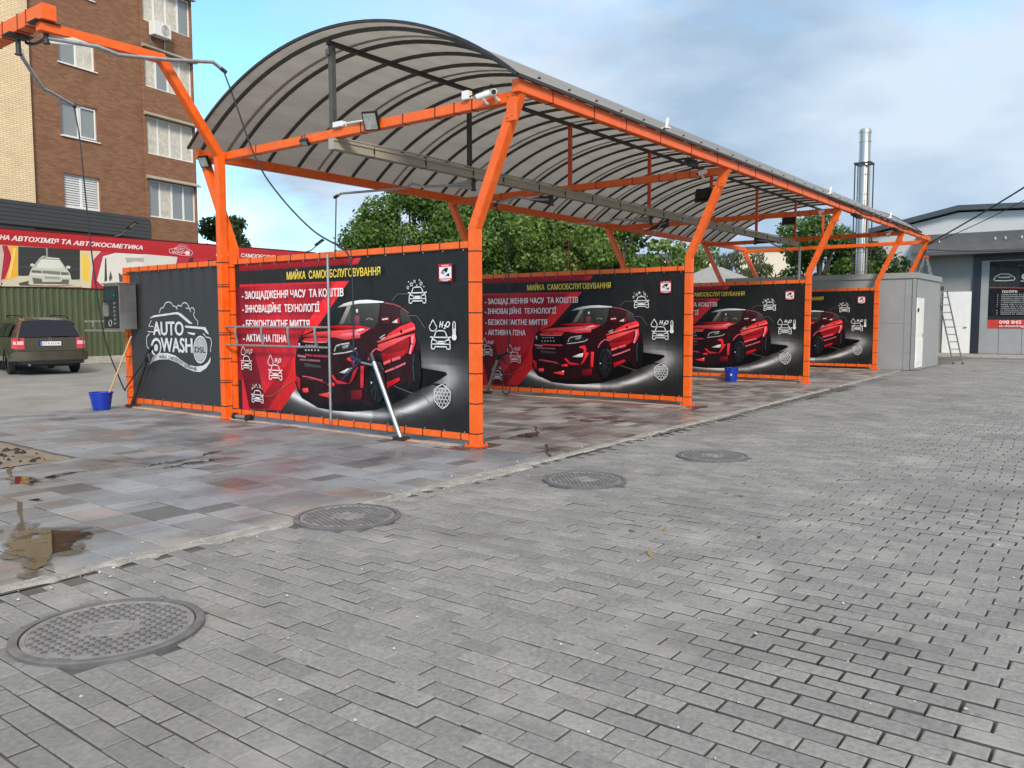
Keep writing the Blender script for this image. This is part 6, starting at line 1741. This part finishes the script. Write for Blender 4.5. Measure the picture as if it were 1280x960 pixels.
A.text('AUTO', LX - 0.26, LX + 0.16, LZ - 0.0, 0.11, (232, 190, 196), 0.03, 0.2); A.text('WASH', LX - 0.34, LX + 0.2, LZ - 0.11, 0.09, (232, 190, 196), 0.03, 0.2)
A.poly([(LX + 0.28 + 0.10 * math.cos(a_ * math.pi / 8), LZ - 0.07 + 0.08 * math.sin(a_ * math.pi / 8)) for a_ in range(16)], (240, 220, 222))
MT['print_flat'] = print_mat('printed_banner', 0.5, 0.3)
A.build('print', MT['print_flat'], bt, lambda u, v, d: (u, -d, v), step=0.0003,
        extra=([(BX0, 0.0, 2.6), (BX1, 0.0, 2.6), (BX1, 0.0, 4.42), (BX0, 0.0, 4.42)], [(0, 1, 2, 3)], (150, 30, 40)))
m = MB(); m.box(BX0, BX1, 0.002, 0.04, 4.40, 4.44); m.box(BX0, BX1, 0.002, 0.04, 2.60, 2.64); m.build('frame', MT['dark_steel'], bt)
def street_flood(label, x, z):
    t = thing('banner_lamp', label, 'lamp', (x, FY - 0.05, z), 0, 'lamps on short arms above the red banner')
    m = MB(); m.tube([(-0.32, 0.0, -0.06), (-0.12, -0.1, 0.02), (0.08, -0.25, 0.24)], 0.025, 8); m.build('arm', MT['dark_steel'], t, smooth=True)
    m = MB(); f = Vector((0.35, -0.75, 0.55)).normalized(); s = Vector((1, 0, 0)); s = (s - f * s.dot(f)).normalized(); u_ = f.cross(s)
    c_ = Vector((0.10, -0.3, 0.32)); V = []
    for zz, k_ in ((-0.03, 1), (0.03, 0.8)):
        for a_, b_ in ((-0.09, -0.16), (0.09, -0.16), (0.09, 0.30), (-0.09, 0.30)):
            V.append(c_ + s * a_ * k_ + f * b_ + u_ * zz)
    m.add(V, [(0, 3, 2, 1), (4, 5, 6, 7), (0, 1, 5, 4), (1, 2, 6, 5), (2, 3, 7, 6), (3, 0, 4, 7)]); m.build('head', MT['black'], t, bevel=0.01)
    m = MB(); V = [c_ + s * a_ * 0.8 + f * b_ - u_ * 0.033 * sg for sg in (-1, 1) for a_, b_ in ((-0.07, -0.02), (0.07, -0.02), (0.07, 0.24), (-0.07, 0.24))]
    m.add(V[:4], [(0, 1, 2, 3)]); m.add(V[4:], [(0, 1, 2, 3)]); m.build('glass', MT['lamp_glass'], t)
street_flood('small lamp on a short arm above the red banner, before the brown brick flats', 7.75, 4.48)
street_flood('small lamp above the red banner, against the sky over the front partition', 16.1, 4.48)

# ================================================================== brick apartment block
TH = R(11.5)
ab = thing('apartment_building', 'tall brown brick apartment block with a cream brick side and white windows at left', 'building', (8.86, 28.16, 0), TH)
MT['brick_brown'] = brick_mat('brown_brick', (0.215, 0.098, 0.050), (0.305, 0.152, 0.080), (0.175, 0.10, 0.064), 0.27, 0.078, 0.009)
MT['brick_cream'] = brick_mat('cream_brick', (0.80, 0.62, 0.38), (0.88, 0.71, 0.47), (0.52, 0.37, 0.21), 0.27, 0.078, 0.010)
HT = 26.0
def wall_holes(m, x0, x1, z0, z1, y, holes, depth):
    xs = sorted({x0, x1, *[h[0] for h in holes], *[h[1] for h in holes]}); zs = sorted({z0, z1, *[h[2] for h in holes], *[h[3] for h in holes]})
    for xa, xb in zip(xs[:-1], xs[1:]):
        for za, zb in zip(zs[:-1], zs[1:]):
            cx, cz = (xa + xb) / 2, (za + zb) / 2
            if any(h[0] < cx < h[1] and h[2] < cz < h[3] for h in holes): continue
            m.quad((xa, y, za), (xb, y, za), (xb, y, zb), (xa, y, zb))
    for a, b_, c, d in holes:
        m.quad((a, y, c), (a, y + depth, c), (a, y + depth, d), (a, y, d)); m.quad((b_, y, c), (b_, y, d), (b_, y + depth, d), (b_, y + depth, c))
        m.quad((a, y, d), (a, y + depth, d), (b_, y + depth, d), (b_, y, d)); m.quad((a, y, c), (b_, y, c), (b_, y + depth, c), (a, y + depth, c))
WR = [5.98 + 2.82 * k_ for k_ in range(7)]
BR = [5.98 + 2.83 * k_ for k_ in range(7)]
BR = [6.05, 8.78, 11.66, 14.45, 17.3, 20.1, 22.9]
main_h = [(-0.62, 1.02, z, z + 1.35) for z in WR]
m = MB(); wall_holes(m, -1.93, 3.27, 0, HT, 0.0, main_h, 0.18)
m.quad((-1.93, 12, 0), (-1.93, 12, HT), (3.27, 12, HT), (3.27, 12, 0))
m.quad((-1.93, 0, HT), (3.27, 0, HT), (3.27, 12, HT), (-1.93, 12, HT))
m.build('wall', MT['brick_brown'], ab, recalc=False)
bay_h = [(3.36, 6.0, z, z + 1.62) for z in BR]
m = MB(); wall_holes(m, 3.27, 6.08, 0, HT, -0.10, bay_h, 0.16)
m.quad((6.08, -0.10, 0), (6.08, 12, 0), (6.08, 12, HT), (6.08, -0.10, HT)); m.quad((3.27, -0.10, 0), (3.27, -0.10, HT), (3.27, 0.0, HT), (3.27, 0.0, 0))
m.quad((3.27, -0.10, HT), (6.08, -0.10, HT), (6.08, 12, HT), (3.27, 12, HT))
m.build('bay_wall', MT['brick_brown'], ab, recalc=False)
m = MB(); m.box(-22.0, -1.935, -0.16, 12, 5.97, HT); m.build('cream_wall', MT['brick_cream'], ab)
m = MB(); m.box(-22.0, -1.935, -0.04, 12, 0, 5.96); m.build('lower_wall', MT['grey_wall'], ab)
m = MB()
for k_ in range(6): m.box(-22.0, 3.24, -0.24, -0.17 if k_ % 1 else -0.165, 5.06 + 0.15 * k_, 5.06 + 0.15 * k_ + 0.143)
m.box(-22.0, 3.24, -0.168, -0.004, 5.06, 5.955)
m.build('fascia_cladding', mat('dark_grey_cladding', (0.055, 0.058, 0.06), 0.5, var=0.1), ab, bevel=0.008)
WG, WC = MT['glass'], MT['curtain']
def window(x0, x1, z0, z1, y, panes, sash, blind, rnd, sill=0.10):
    f = MB(); w = 0.06
    f.box(x0, x1, y, y + 0.06, z0, z0 + w); f.box(x0, x1, y, y + 0.06, z1 - w, z1)
    xs = [x0 + (x1 - x0) * k_ / panes for k_ in range(panes + 1)]
    for k_, x in enumerate(xs):
        a, b_ = (x, x + w) if k_ == 0 else ((x - w, x) if k_ == panes else (x - 0.045, x + 0.045))
        f.box(a, b_, y + 0.002, y + 0.058, z0 + w, z1 - w)
    if sash:
        a, b_ = xs[1] + 0.06, xs[2] - 0.075
        f.box(a, a + 0.04, y - 0.02, y, z0 + 0.08, z1 - 0.10); f.box(b_ - 0.04, b_, y - 0.05, y, z0 + 0.08, z1 - 0.06)
        f.box(a + 0.04, b_ - 0.04, y - 0.03, y, z1 - 0.11, z1 - 0.07); f.box(a + 0.04, b_ - 0.04, y - 0.03, y, z0 + 0.08, z0 + 0.12)
    fo = f.build('window', MT['white_frame'], ab)
    s = MB(); s.box(x0 - 0.06, x1 + 0.06, y - 0.06 - sill, y - 0.001, z0 - 0.045, z0 - 0.004); s.build('sill', MT['white_frame'], fo)
    g = MB()
    for a, b_ in zip(xs[:-1], xs[1:]):
        g.quad((a + 0.03, y + 0.03, z0 + w), (b_ - 0.03, y + 0.03, z0 + w), (b_ - 0.03, y + 0.03, z1 - w), (a + 0.03, y + 0.03, z1 - w))
    g.build('pane', WG, fo, recalc=False)
    if blind == 'blind':
        c = MB()
        nb = 13
        for k_ in range(nb):
            z = z0 + w + (z1 - z0 - 2 * w) * k_ / nb
            c.box(x0 + 0.09, x1 - 0.09, y + 0.012 - 0.0, y + 0.026, z + 0.008, z + (z1 - z0) / nb * 0.62)
        c.build('blind', MT['white'], fo)
    elif blind == 'curtain':
        for a, b_ in zip(xs[:-1], xs[1:]):
            if rnd.random() < 0.35: continue
            c = MB(); n = 12
            for i in range(n):
                xa = a + 0.05 + (b_ - a - 0.1) * i / n; xb = a + 0.05 + (b_ - a - 0.1) * (i + 1) / n
                c.quad((xa, y + 0.022 + 0.005 * (i % 2), z0 + w), (xb, y + 0.022 + 0.005 * ((i + 1) % 2), z0 + w), (xb, y + 0.022 + 0.005 * ((i + 1) % 2), z1 - w), (xa, y + 0.022 + 0.005 * (i % 2), z1 - w))
            c.build('curtain', WC, fo, recalc=False)
    return fo
rr = random.Random(3)
for k_, z in enumerate(WR):
    window(-0.62, 1.02, z, z + 1.35, 0.10, 2, k_ == 1, ['blind', None, 'curtain', 'curtain', None, 'curtain', None][k_], rr)
for k_, z in enumerate(BR):
    window(3.36, 6.0, z, z + 1.62, 0.0, 4, False, 'curtain', rr, 0.02)
    m = MB(); m.add([(3.22, -0.11, z + 1.80), (6.16, -0.11, z + 1.80), (6.16, -0.34, z + 1.66), (3.22, -0.34, z + 1.66), (3.22, -0.11, z + 1.64), (6.16, -0.11, z + 1.64), (6.16, -0.34, z + 1.63), (3.22, -0.34, z + 1.63)],
                    [(0, 3, 2, 1), (4, 5, 6, 7), (0, 1, 5, 4), (1, 2, 6, 5), (2, 3, 7, 6), (3, 0, 4, 7)])
    m.build('window_hood', MT['channel'], ab)
ac = thing('air_conditioner', 'white air conditioner box hung on the brown brick flats under a top window', 'air conditioner', (8.86 + 3.55 * math.cos(TH) + 0.12 * math.sin(TH), 28.16 + 3.55 * math.sin(TH) - 0.12 * math.cos(TH), 13.86), TH)
m = MB(); m.box(0.05, 0.95, -0.40, -0.04, 0.0, 0.60); m.build('case', MT['white'], ac, bevel=0.015)
m = MB(); n = 24; m.add([(0.62 + 0.22 * math.cos(2 * math.pi * k_ / n), -0.406, 0.30 + 0.22 * math.sin(2 * math.pi * k_ / n)) for k_ in range(n)], [tuple(range(n))]); fan = m.build('fan_grille', MT['channel'], ac)
m = MB()
for r_ in (0.08, 0.15, 0.22): m.tube([(0.62 + r_ * math.cos(2 * math.pi * k_ / 20), -0.412, 0.30 + r_ * math.sin(2 * math.pi * k_ / 20)) for k_ in range(21)], 0.008, 5)
m.build('guard', MT['white'], fan)
m = MB()
for x in (0.10, 0.88): m.box(x, x + 0.04, -0.44, 0.0, -0.05, -0.005); m.box(x, x + 0.04, -0.03, 0.0, -0.35, -0.05)
m.build('bracket', MT['galv'], ac)

# ================================================================== parked estate car
def wagon(loc, rot):
    t = thing('parked_car', 'olive green estate car parked with its tail to the camera before the green fence', 'car', loc, rot)
    # stations along x (0 = tail, + forward): half-width, sill z, belt z, roof half-width, roof z
    st = [(0.00, 0.78, 0.42, 0.86, 0.74, 0.90), (0.06, 0.86, 0.36, 0.95, 0.80, 1.02), (0.16, 0.89, 0.32, 1.00, 0.76, 1.16), (0.36, 0.905, 0.30, 1.02, 0.66, 1.46), (0.70, 0.92, 0.30, 1.02, 0.64, 1.555),
          (1.6, 0.93, 0.28, 1.01, 0.65, 1.60), (2.5, 0.93, 0.28, 1.0, 0.64, 1.585), (3.1, 0.93, 0.28, 0.98, 0.62, 1.50), (3.75, 0.92, 0.30, 0.97, 0.70, 1.06), (4.5, 0.90, 0.32, 0.90, 0.66, 0.94), (4.95, 0.84, 0.36, 0.74, 0.60, 0.80), (5.08, 0.70, 0.42, 0.62, 0.52, 0.66)]
    m = MB(); rings = []
    for (x, w, zs_, zb, wr, zr) in st:
        zm = (zs_ + zb) / 2
        half_ = [(0, zs_ - 0.02), (w * 0.72, zs_ - 0.02), (w * 0.94, zs_ + 0.07), (w, zm), (w * 0.985, zb - 0.06), (w * 0.955, zb), (wr + (w * 0.955 - wr) * 0.22, zb + (zr - zb) * 0.74), (wr * 0.90, zr - 0.012), (wr * 0.5, zr + 0.012), (0, zr + 0.018)]
        ring = [(x, -y, z) for y, z in half_] + [(x, y, z) for y, z in reversed(half_[1:-1])]
        rings.append(ring)
    n = len(rings[0]); vs = [p for r_ in rings for p in r_]
    fs = [(i * n + k_, i * n + (k_ + 1) % n, (i + 1) * n + (k_ + 1) % n, (i + 1) * n + k_) for i in range(len(rings) - 1) for k_ in range(n)]
    fs += [tuple(range(n)), tuple(range(len(vs) - 1, len(vs) - n - 1, -1))]
    m.add(vs, fs); body = m.build('body', MT['car_paint'], t, smooth=True)
    # rear bumper wraps the tail
    m = MB(); m.sweep([(0.45, -0.93, 0.52), (0.06, -0.90, 0.52), (-0.06, -0.72, 0.52), (-0.09, 0.0, 0.52), (-0.06, 0.72, 0.52), (0.06, 0.90, 0.52), (0.45, 0.93, 0.52)], 0.26, 0.10, side=(0, 0, 1)); m.build('bumper', MT['car_paint'], t, bevel=0.03, smooth=True)
    m = MB(); m.sweep([(0.30, -0.86, 0.345), (-0.02, -0.70, 0.345), (-0.05, 0.0, 0.345), (-0.02, 0.70, 0.345), (0.30, 0.86, 0.345)], 0.10, 0.10, side=(0, 0, 1)); m.build('bumper_skirt', MT['black'], t, bevel=0.02)
    # tailgate glass sits proud of the sloped tail
    def q_pt(x, y, z): return (x, y, z)
    m = MB(); g = [(0.115, -0.70, 1.075), (0.115, 0.70, 1.075), (0.375, 0.58, 1.50), (0.375, -0.58, 1.50)]
    g2 = [(0.10, -0.35, 1.07), (0.36, -0.30, 1.512)]
    m.add([(0.055, -0.77, 1.05), (0.02, 0, 1.05), (0.055, 0.77, 1.05), (0.335, 0.61, 1.49), (0.31, 0, 1.52), (0.335, -0.61, 1.49)], [(0, 1, 4, 5), (1, 2, 3, 4)])
    m.build('rear_window', MT['car_glass'], t, recalc=False)
    m = MB(); m.tube([(0.005, -0.02, 1.065), (0.01, -0.25, 1.075), (0.03, -0.48, 1.085)], 0.012, 6); m.build('wiper', MT['black'], t)
    m = MB(); m.box(-0.012, 0.02, -0.80, 0.80, 0.66, 1.03); m.build('tailgate', MT['car_paint'], t, bevel=0.01)
    m = MB(); m.box(-0.022, -0.012, -0.29, 0.29, 0.795, 0.945); pr = m.build('plate_recess', MT['black'], t)
    A = Art()
    A.poly([(0.26, 0.81), (-0.26, 0.81), (-0.26, 0.925), (0.26, 0.925)], (226, 228, 226)); A.poly([(0.26, 0.81), (0.215, 0.81), (0.215, 0.925), (0.26, 0.925)], (60, 110, 200))
    A.text('KTA15190', 0.20, -0.24, 0.835, 0.065, (120, 124, 128), 0.02)
    A.build('number_plate', MT['print_flat'], t, lambda u, v, d: (-0.023 - d, u, v))
    m = MB(); m.tube([(-0.022, 0.04 * math.cos(2 * math.pi * k_ / 16), 0.985 + 0.04 * math.sin(2 * math.pi * k_ / 16)) for k_ in range(17)], 0.006, 6); m.build('badge', MT['galv'], t)
    for s in (-1, 1):
        m = MB()
        m.add([(-0.03, s * 0.64, 0.72), (-0.02, s * 0.80, 0.72), (0.14, s * 0.925, 0.74), (0.14, s * 0.915, 1.02), (0.0, s * 0.82, 1.03), (-0.02, s * 0.64, 1.03)], [(0, 1, 4, 5), (1, 2, 3, 4)])
        m.add([(-0.031, s * 0.66, 0.84), (-0.021, s * 0.80, 0.84), (0.09, s * 0.888, 0.85), (0.09, s * 0.883, 0.94), (-0.0215, s * 0.80, 0.94), (-0.031, s * 0.66, 0.94)], [(0, 1, 4, 5), (1, 2, 3, 4)], 1)
        m.build('tail_light', [MT['tail'], MT['tail_w']], t, recalc=False)
        for (xa, xb) in ((0.62, 1.42), (1.50, 2.42), (2.50, 3.30)):
            m = MB(); f = s
            m.add([(xa, f * 0.905, 1.06), (xb, f * 0.90, 1.06), (xb - (0.35 if xb > 3 else 0.02), f * 0.745, 1.43), (xa + 0.05, f * 0.745, 1.43)], [(0, 1, 2, 3)])
            m.build('side_window', MT['car_glass'], t, recalc=False)
        m = MB(); m.sweep([(0.55, s * 0.57, 1.57), (0.75, s * 0.57, 1.63), (2.5, s * 0.57, 1.655), (2.75, s * 0.57, 1.61)], 0.03, 0.03, side=(0, 1, 0)); m.build('roof_rail', MT['black'], t)
        m = MB(); m.box(2.95, 3.12, s * 0.93 if s > 0 else -1.13, 1.13 if s > 0 else -0.93, 0.98, 1.12); m.build('mirror', MT['car_paint'], t, bevel=0.03)
        for xw in (1.02, 3.98):
            m = MB(); P = [(0.20, -0.105), (0.30, -0.10), (0.335, -0.07), (0.335, 0.07), (0.30, 0.10), (0.20, 0.105)]
            nn_ = 26; vs = [(xw + r_ * math.cos(2 * math.pi * k_ / nn_), s * 0.80 + y, 0.335 + r_ * math.sin(2 * math.pi * k_ / nn_)) for r_, y in P for k_ in range(nn_)]
            m.add(vs, [(i * nn_ + k_, i * nn_ + (k_ + 1) % nn_, (i + 1) * nn_ + (k_ + 1) % nn_, (i + 1) * nn_ + k_) for i in range(5) for k_ in range(nn_)])
            wl_ = m.build('wheel', MT['black_rubber'], t, smooth=True)
            m = MB(); m.tube([(xw, s * 0.72, 0.335), (xw, s * 0.87, 0.335)], 0.205, 20); m.build('rim', MT['galv'], wl_)
            ar = MB(); ar.tube([(xw + 0.37 * math.cos(a_ * math.pi / 16), s * 0.925, 0.335 + 0.37 * math.sin(a_ * math.pi / 16)) for a_ in range(-1, 18)], 0.022, 6); ar.build('wheel_arch', MT['black'], t)
    m = MB(); m.tube([(0.1, 0.55, 0.30), (-0.08, 0.55, 0.29)], 0.03, 10); m.build('exhaust', MT['galv'], t)
    m = MB(); m.tube([(0.95, 0, 1.60), (0.62, 0, 2.0)], 0.004, 5); m.build('aerial', MT['black'], t)
    m = MB(); m.box(0.25, 4.7, -0.62, 0.62, 0.22, 0.30); m.build('underbody', MT['black'], t)
    return t
wagon((3.05, 17.85, 0.0), R(78))

# ================================================================== trees
def leaves(name, clumps, n_per, size, m, parent, seed, droop=0.0, aspect=1.7):
    g = np.random.default_rng(seed)
    P, N = [], []
    for (c, r) in clumps:
        k_ = int(n_per * (r[0] * r[1] * r[2]) ** 0.55 / 0.6)
        d = g.normal(0, 1, (k_, 3)); d /= np.linalg.norm(d, axis=1)[:, None]
        rad = g.uniform(0.35, 1.0, k_) ** 0.6
        P.append(np.array(c) + d * rad[:, None] * np.array(r) * (1 + g.normal(0, 0.10, (k_, 1))))
        N.append(d)
    P = np.vstack(P); N = np.vstack(N); n = len(P)
    nr = N + g.normal(0, 0.75, (n, 3)) + np.array([0, 0, 0.35]); nr /= np.linalg.norm(nr, axis=1)[:, None]
    a = np.cross(nr, g.normal(0, 1, (n, 3))); a /= np.linalg.norm(a, axis=1)[:, None]
    a[:, 2] -= droop; a /= np.linalg.norm(a, axis=1)[:, None]
    b_ = np.cross(nr, a)
    s = size * g.uniform(0.55, 1.35, n)[:, None]
    V = np.stack([P - a * s, P + b_ * s / aspect + nr * s * 0.12, P + a * s, P - b_ * s / aspect + nr * s * 0.12], axis=1).reshape(-1, 3)
    me = bpy.data.meshes.new(name)
    me.vertices.add(n * 4); me.vertices.foreach_set('co', V.ravel())
    me.loops.add(n * 4); me.loops.foreach_set('vertex_index', np.arange(n * 4, dtype=np.int32))
    me.polygons.add(n); me.polygons.foreach_set('loop_start', (np.arange(n) * 4).astype(np.int32))
    me.update(calc_edges=True); me.materials.append(m)
    o = bpy.data.objects.new(name, me); COL.objects.link(o); o.parent = parent
    return o
LEAF = {'green': leaf_mat('green_leaves', (0.026, 0.062, 0.012), (0.092, 0.185, 0.030), (0.20, 0.33, 0.070)),
        'yellow': leaf_mat('yellow_green_leaves', (0.045, 0.090, 0.018), (0.14, 0.24, 0.042), (0.28, 0.39, 0.10)),
        'dark': leaf_mat('dark_leaves', (0.020, 0.042, 0.014), (0.055, 0.10, 0.028), (0.12, 0.17, 0.05)),
        'grey': leaf_mat('grey_green_leaves', (0.05, 0.07, 0.035), (0.10, 0.125, 0.06), (0.17, 0.19, 0.10))}
def tree(label, x, y, ztop, rad, kind, n_cl, seed, size=0.13, n_per=240, low=0.35, shape=1.0, group='trees behind the car wash', droop=0.0, aspect=1.7):
    t = thing('tree', label, 'tree', (x, y, 0), 0, group)
    q = random.Random(seed)
    zc = ztop * (low + 1) / 2; hz = ztop * (1 - low) / 2
    cl = []
    for i in range(n_cl):
        for _ in range(40):
            a = q.uniform(0, 2 * math.pi); u = q.uniform(-1, 1); r_ = q.uniform(0.45, 1.0)
            w = math.sqrt(max(0, 1 - u * u)) if shape >= 1 else math.sqrt(max(0, 1 - u * u)) * (1 - 0.55 * max(0, u))
            p = (rad * w * r_ * math.cos(a), rad * w * r_ * math.sin(a), zc + hz * u * 0.86)
            if all((p[0] - c[0][0]) ** 2 + (p[1] - c[0][1]) ** 2 + (p[2] - c[0][2]) ** 2 > (rad * 0.20) ** 2 for c in cl): break
        k_ = rad * q.uniform(0.20, 0.38)
        cl.append((p, (k_ * q.uniform(0.9, 1.25), k_ * q.uniform(0.9, 1.25), k_ * q.uniform(0.6, 0.95) * shape)))
    m = MB()
    m.tube([(0, 0, -0.05), (0.05, 0.02, ztop * 0.25), (-0.03, 0.05, ztop * 0.5), (0.04, 0.0, ztop * 0.8)], 0.035 * ztop, 9, r2=0.012 * ztop)
    for c, r_ in cl[:12]:
        b0 = Vector((0, 0, ztop * q.uniform(0.28, 0.55))); c = Vector(c)
        m.tube([b0, b0.lerp(c, 0.5) + Vector((0, 0, 0.15)), c], 0.012 * ztop, 6, r2=0.004 * ztop)
    m.build('trunk', MT['bark'], t, smooth=True)
    leaves('crown', cl, n_per, size, LEAF[kind], t, seed, droop, aspect)
    return t
tree('big leafy tree behind the front partition, left edge of the green mass', 16.9, 17.3, 6.9, 2.6, 'green', 36, 11, 0.08, 1050, 0.18)
tree('leafy tree showing between the first post and the front partition top, lighter green', 18.4, 14.2, 6.3, 2.5, 'green', 32, 12, 0.08, 950, 0.15)
tree('yellowish leafy tree behind the second partition, just right of the first post', 18.6, 11.4, 5.6, 2.3, 'yellow', 30, 13, 0.08, 900, 0.15)
tree('leafy tree with sky gaps behind the middle of the second partition', 20.3, 9.6, 5.4, 2.0, 'green', 22, 14, 0.095, 520, 0.15)
tree('dark leafy tree filling the back behind the second partition', 24.5, 15.5, 6.6, 3.6, 'dark', 34, 15, 0.15, 420, 0.1)
tree('thin yellow green tree at the sky gap left of the second post', 21.5, 8.6, 4.7, 1.25, 'yellow', 14, 16, 0.10, 320, 0.15)
tree('bushy tree right of the second post, above the third partition', 27.2, 10.0, 4.9, 1.7, 'yellow', 20, 17, 0.11, 380, 0.1)
tree('green bush tree beside the second post, behind the grey hipped roof', 30.0, 12.0, 5.0, 1.8, 'green', 20, 18, 0.12, 380, 0.1)
tree('drooping grey green willow above the third partition', 27.5, 7.6, 4.6, 1.55, 'grey', 26, 19, 0.13, 420, 0.1, droop=1.1, aspect=4.0)
tree('dark round tree behind the third post, below the far end of the roof', 29.0, 4.9, 6.1, 2.1, 'green', 36, 20, 0.09, 700, 0.1)
tree('dark tree right of the third post, before the flue', 30.2, 3.6, 5.3, 1.7, 'dark', 24, 21, 0.11, 420, 0.1)
tree('dark green tree behind the gantry post, right of the brown flats', 21.1, 36.6, 7.9, 2.1, 'dark', 26, 22, 0.13, 460, 0.2, group='trees behind the car wash')
tree('tree top just showing above the workshop roof', 55.0, 3.1, 9.2, 1.5, 'yellow', 12, 23, 0.16, 260, 0.3)

# ================================================================== houses far behind
def house(label, x, y, rot, w, d, h, rh, wall, roof, hip=False, wins=()):
    t = thing('house', label, 'house', (x, y, 0), rot, 'buildings far behind the trees')
    m = MB(); m.box(-w / 2, w / 2, -d / 2, d / 2, 0, h); m.build('wall', wall, t)
    m = MB(); e = 0.25
    if rh <= 0.35: m.box(-w / 2 - e, w / 2 + e, -d / 2 - e, d / 2 + e, h, h + rh)
    else:
        k_ = w * 0.3 if hip else w / 2 + e
        m.add([(-w / 2 - e, -d / 2 - e, h), (w / 2 + e, -d / 2 - e, h), (w / 2 + e, d / 2 + e, h), (-w / 2 - e, d / 2 + e, h), (-w / 2 + k_ if hip else -k_, 0, h + rh), (w / 2 - k_ if hip else k_, 0, h + rh)],
              [(0, 1, 5, 4), (2, 3, 4, 5), (1, 2, 5), (3, 0, 4), (3, 2, 1, 0)])
    m.build('roof', roof, t)
    for (a, z) in wins:
        m = MB(); m.box(a - 0.45, a + 0.45, -d / 2 - 0.03, -d / 2 - 0.004, z, z + 1.2); m.build('window', MT['car_glass'], t)
    return t
cream = mat('cream_plaster', (0.62, 0.55, 0.44), 0.8, var=0.08)
house('cream flat roofed block far off in the sky gap left of the second post', 49.5, 22.2, R(30), 5.2, 6, 5.9, 0.3, cream, MT['awning'], wins=((-1.5, 4), (1.2, 4)))
house('pale cream block seen between the willow and the dark tree', 64.0, 19.6, R(25), 4.4, 6, 7.3, 0.3, cream, MT['awning'], wins=((-1.0, 5), (1.0, 5)))
house('low house with grey hipped roof behind the second post', 24.9, 7.85, R(0), 2.6, 3.4, 2.75, 0.9, MT['grey_wall'], mat('grey_slate_sheet', (0.28, 0.29, 0.29), 0.6, var=0.1), hip=True)
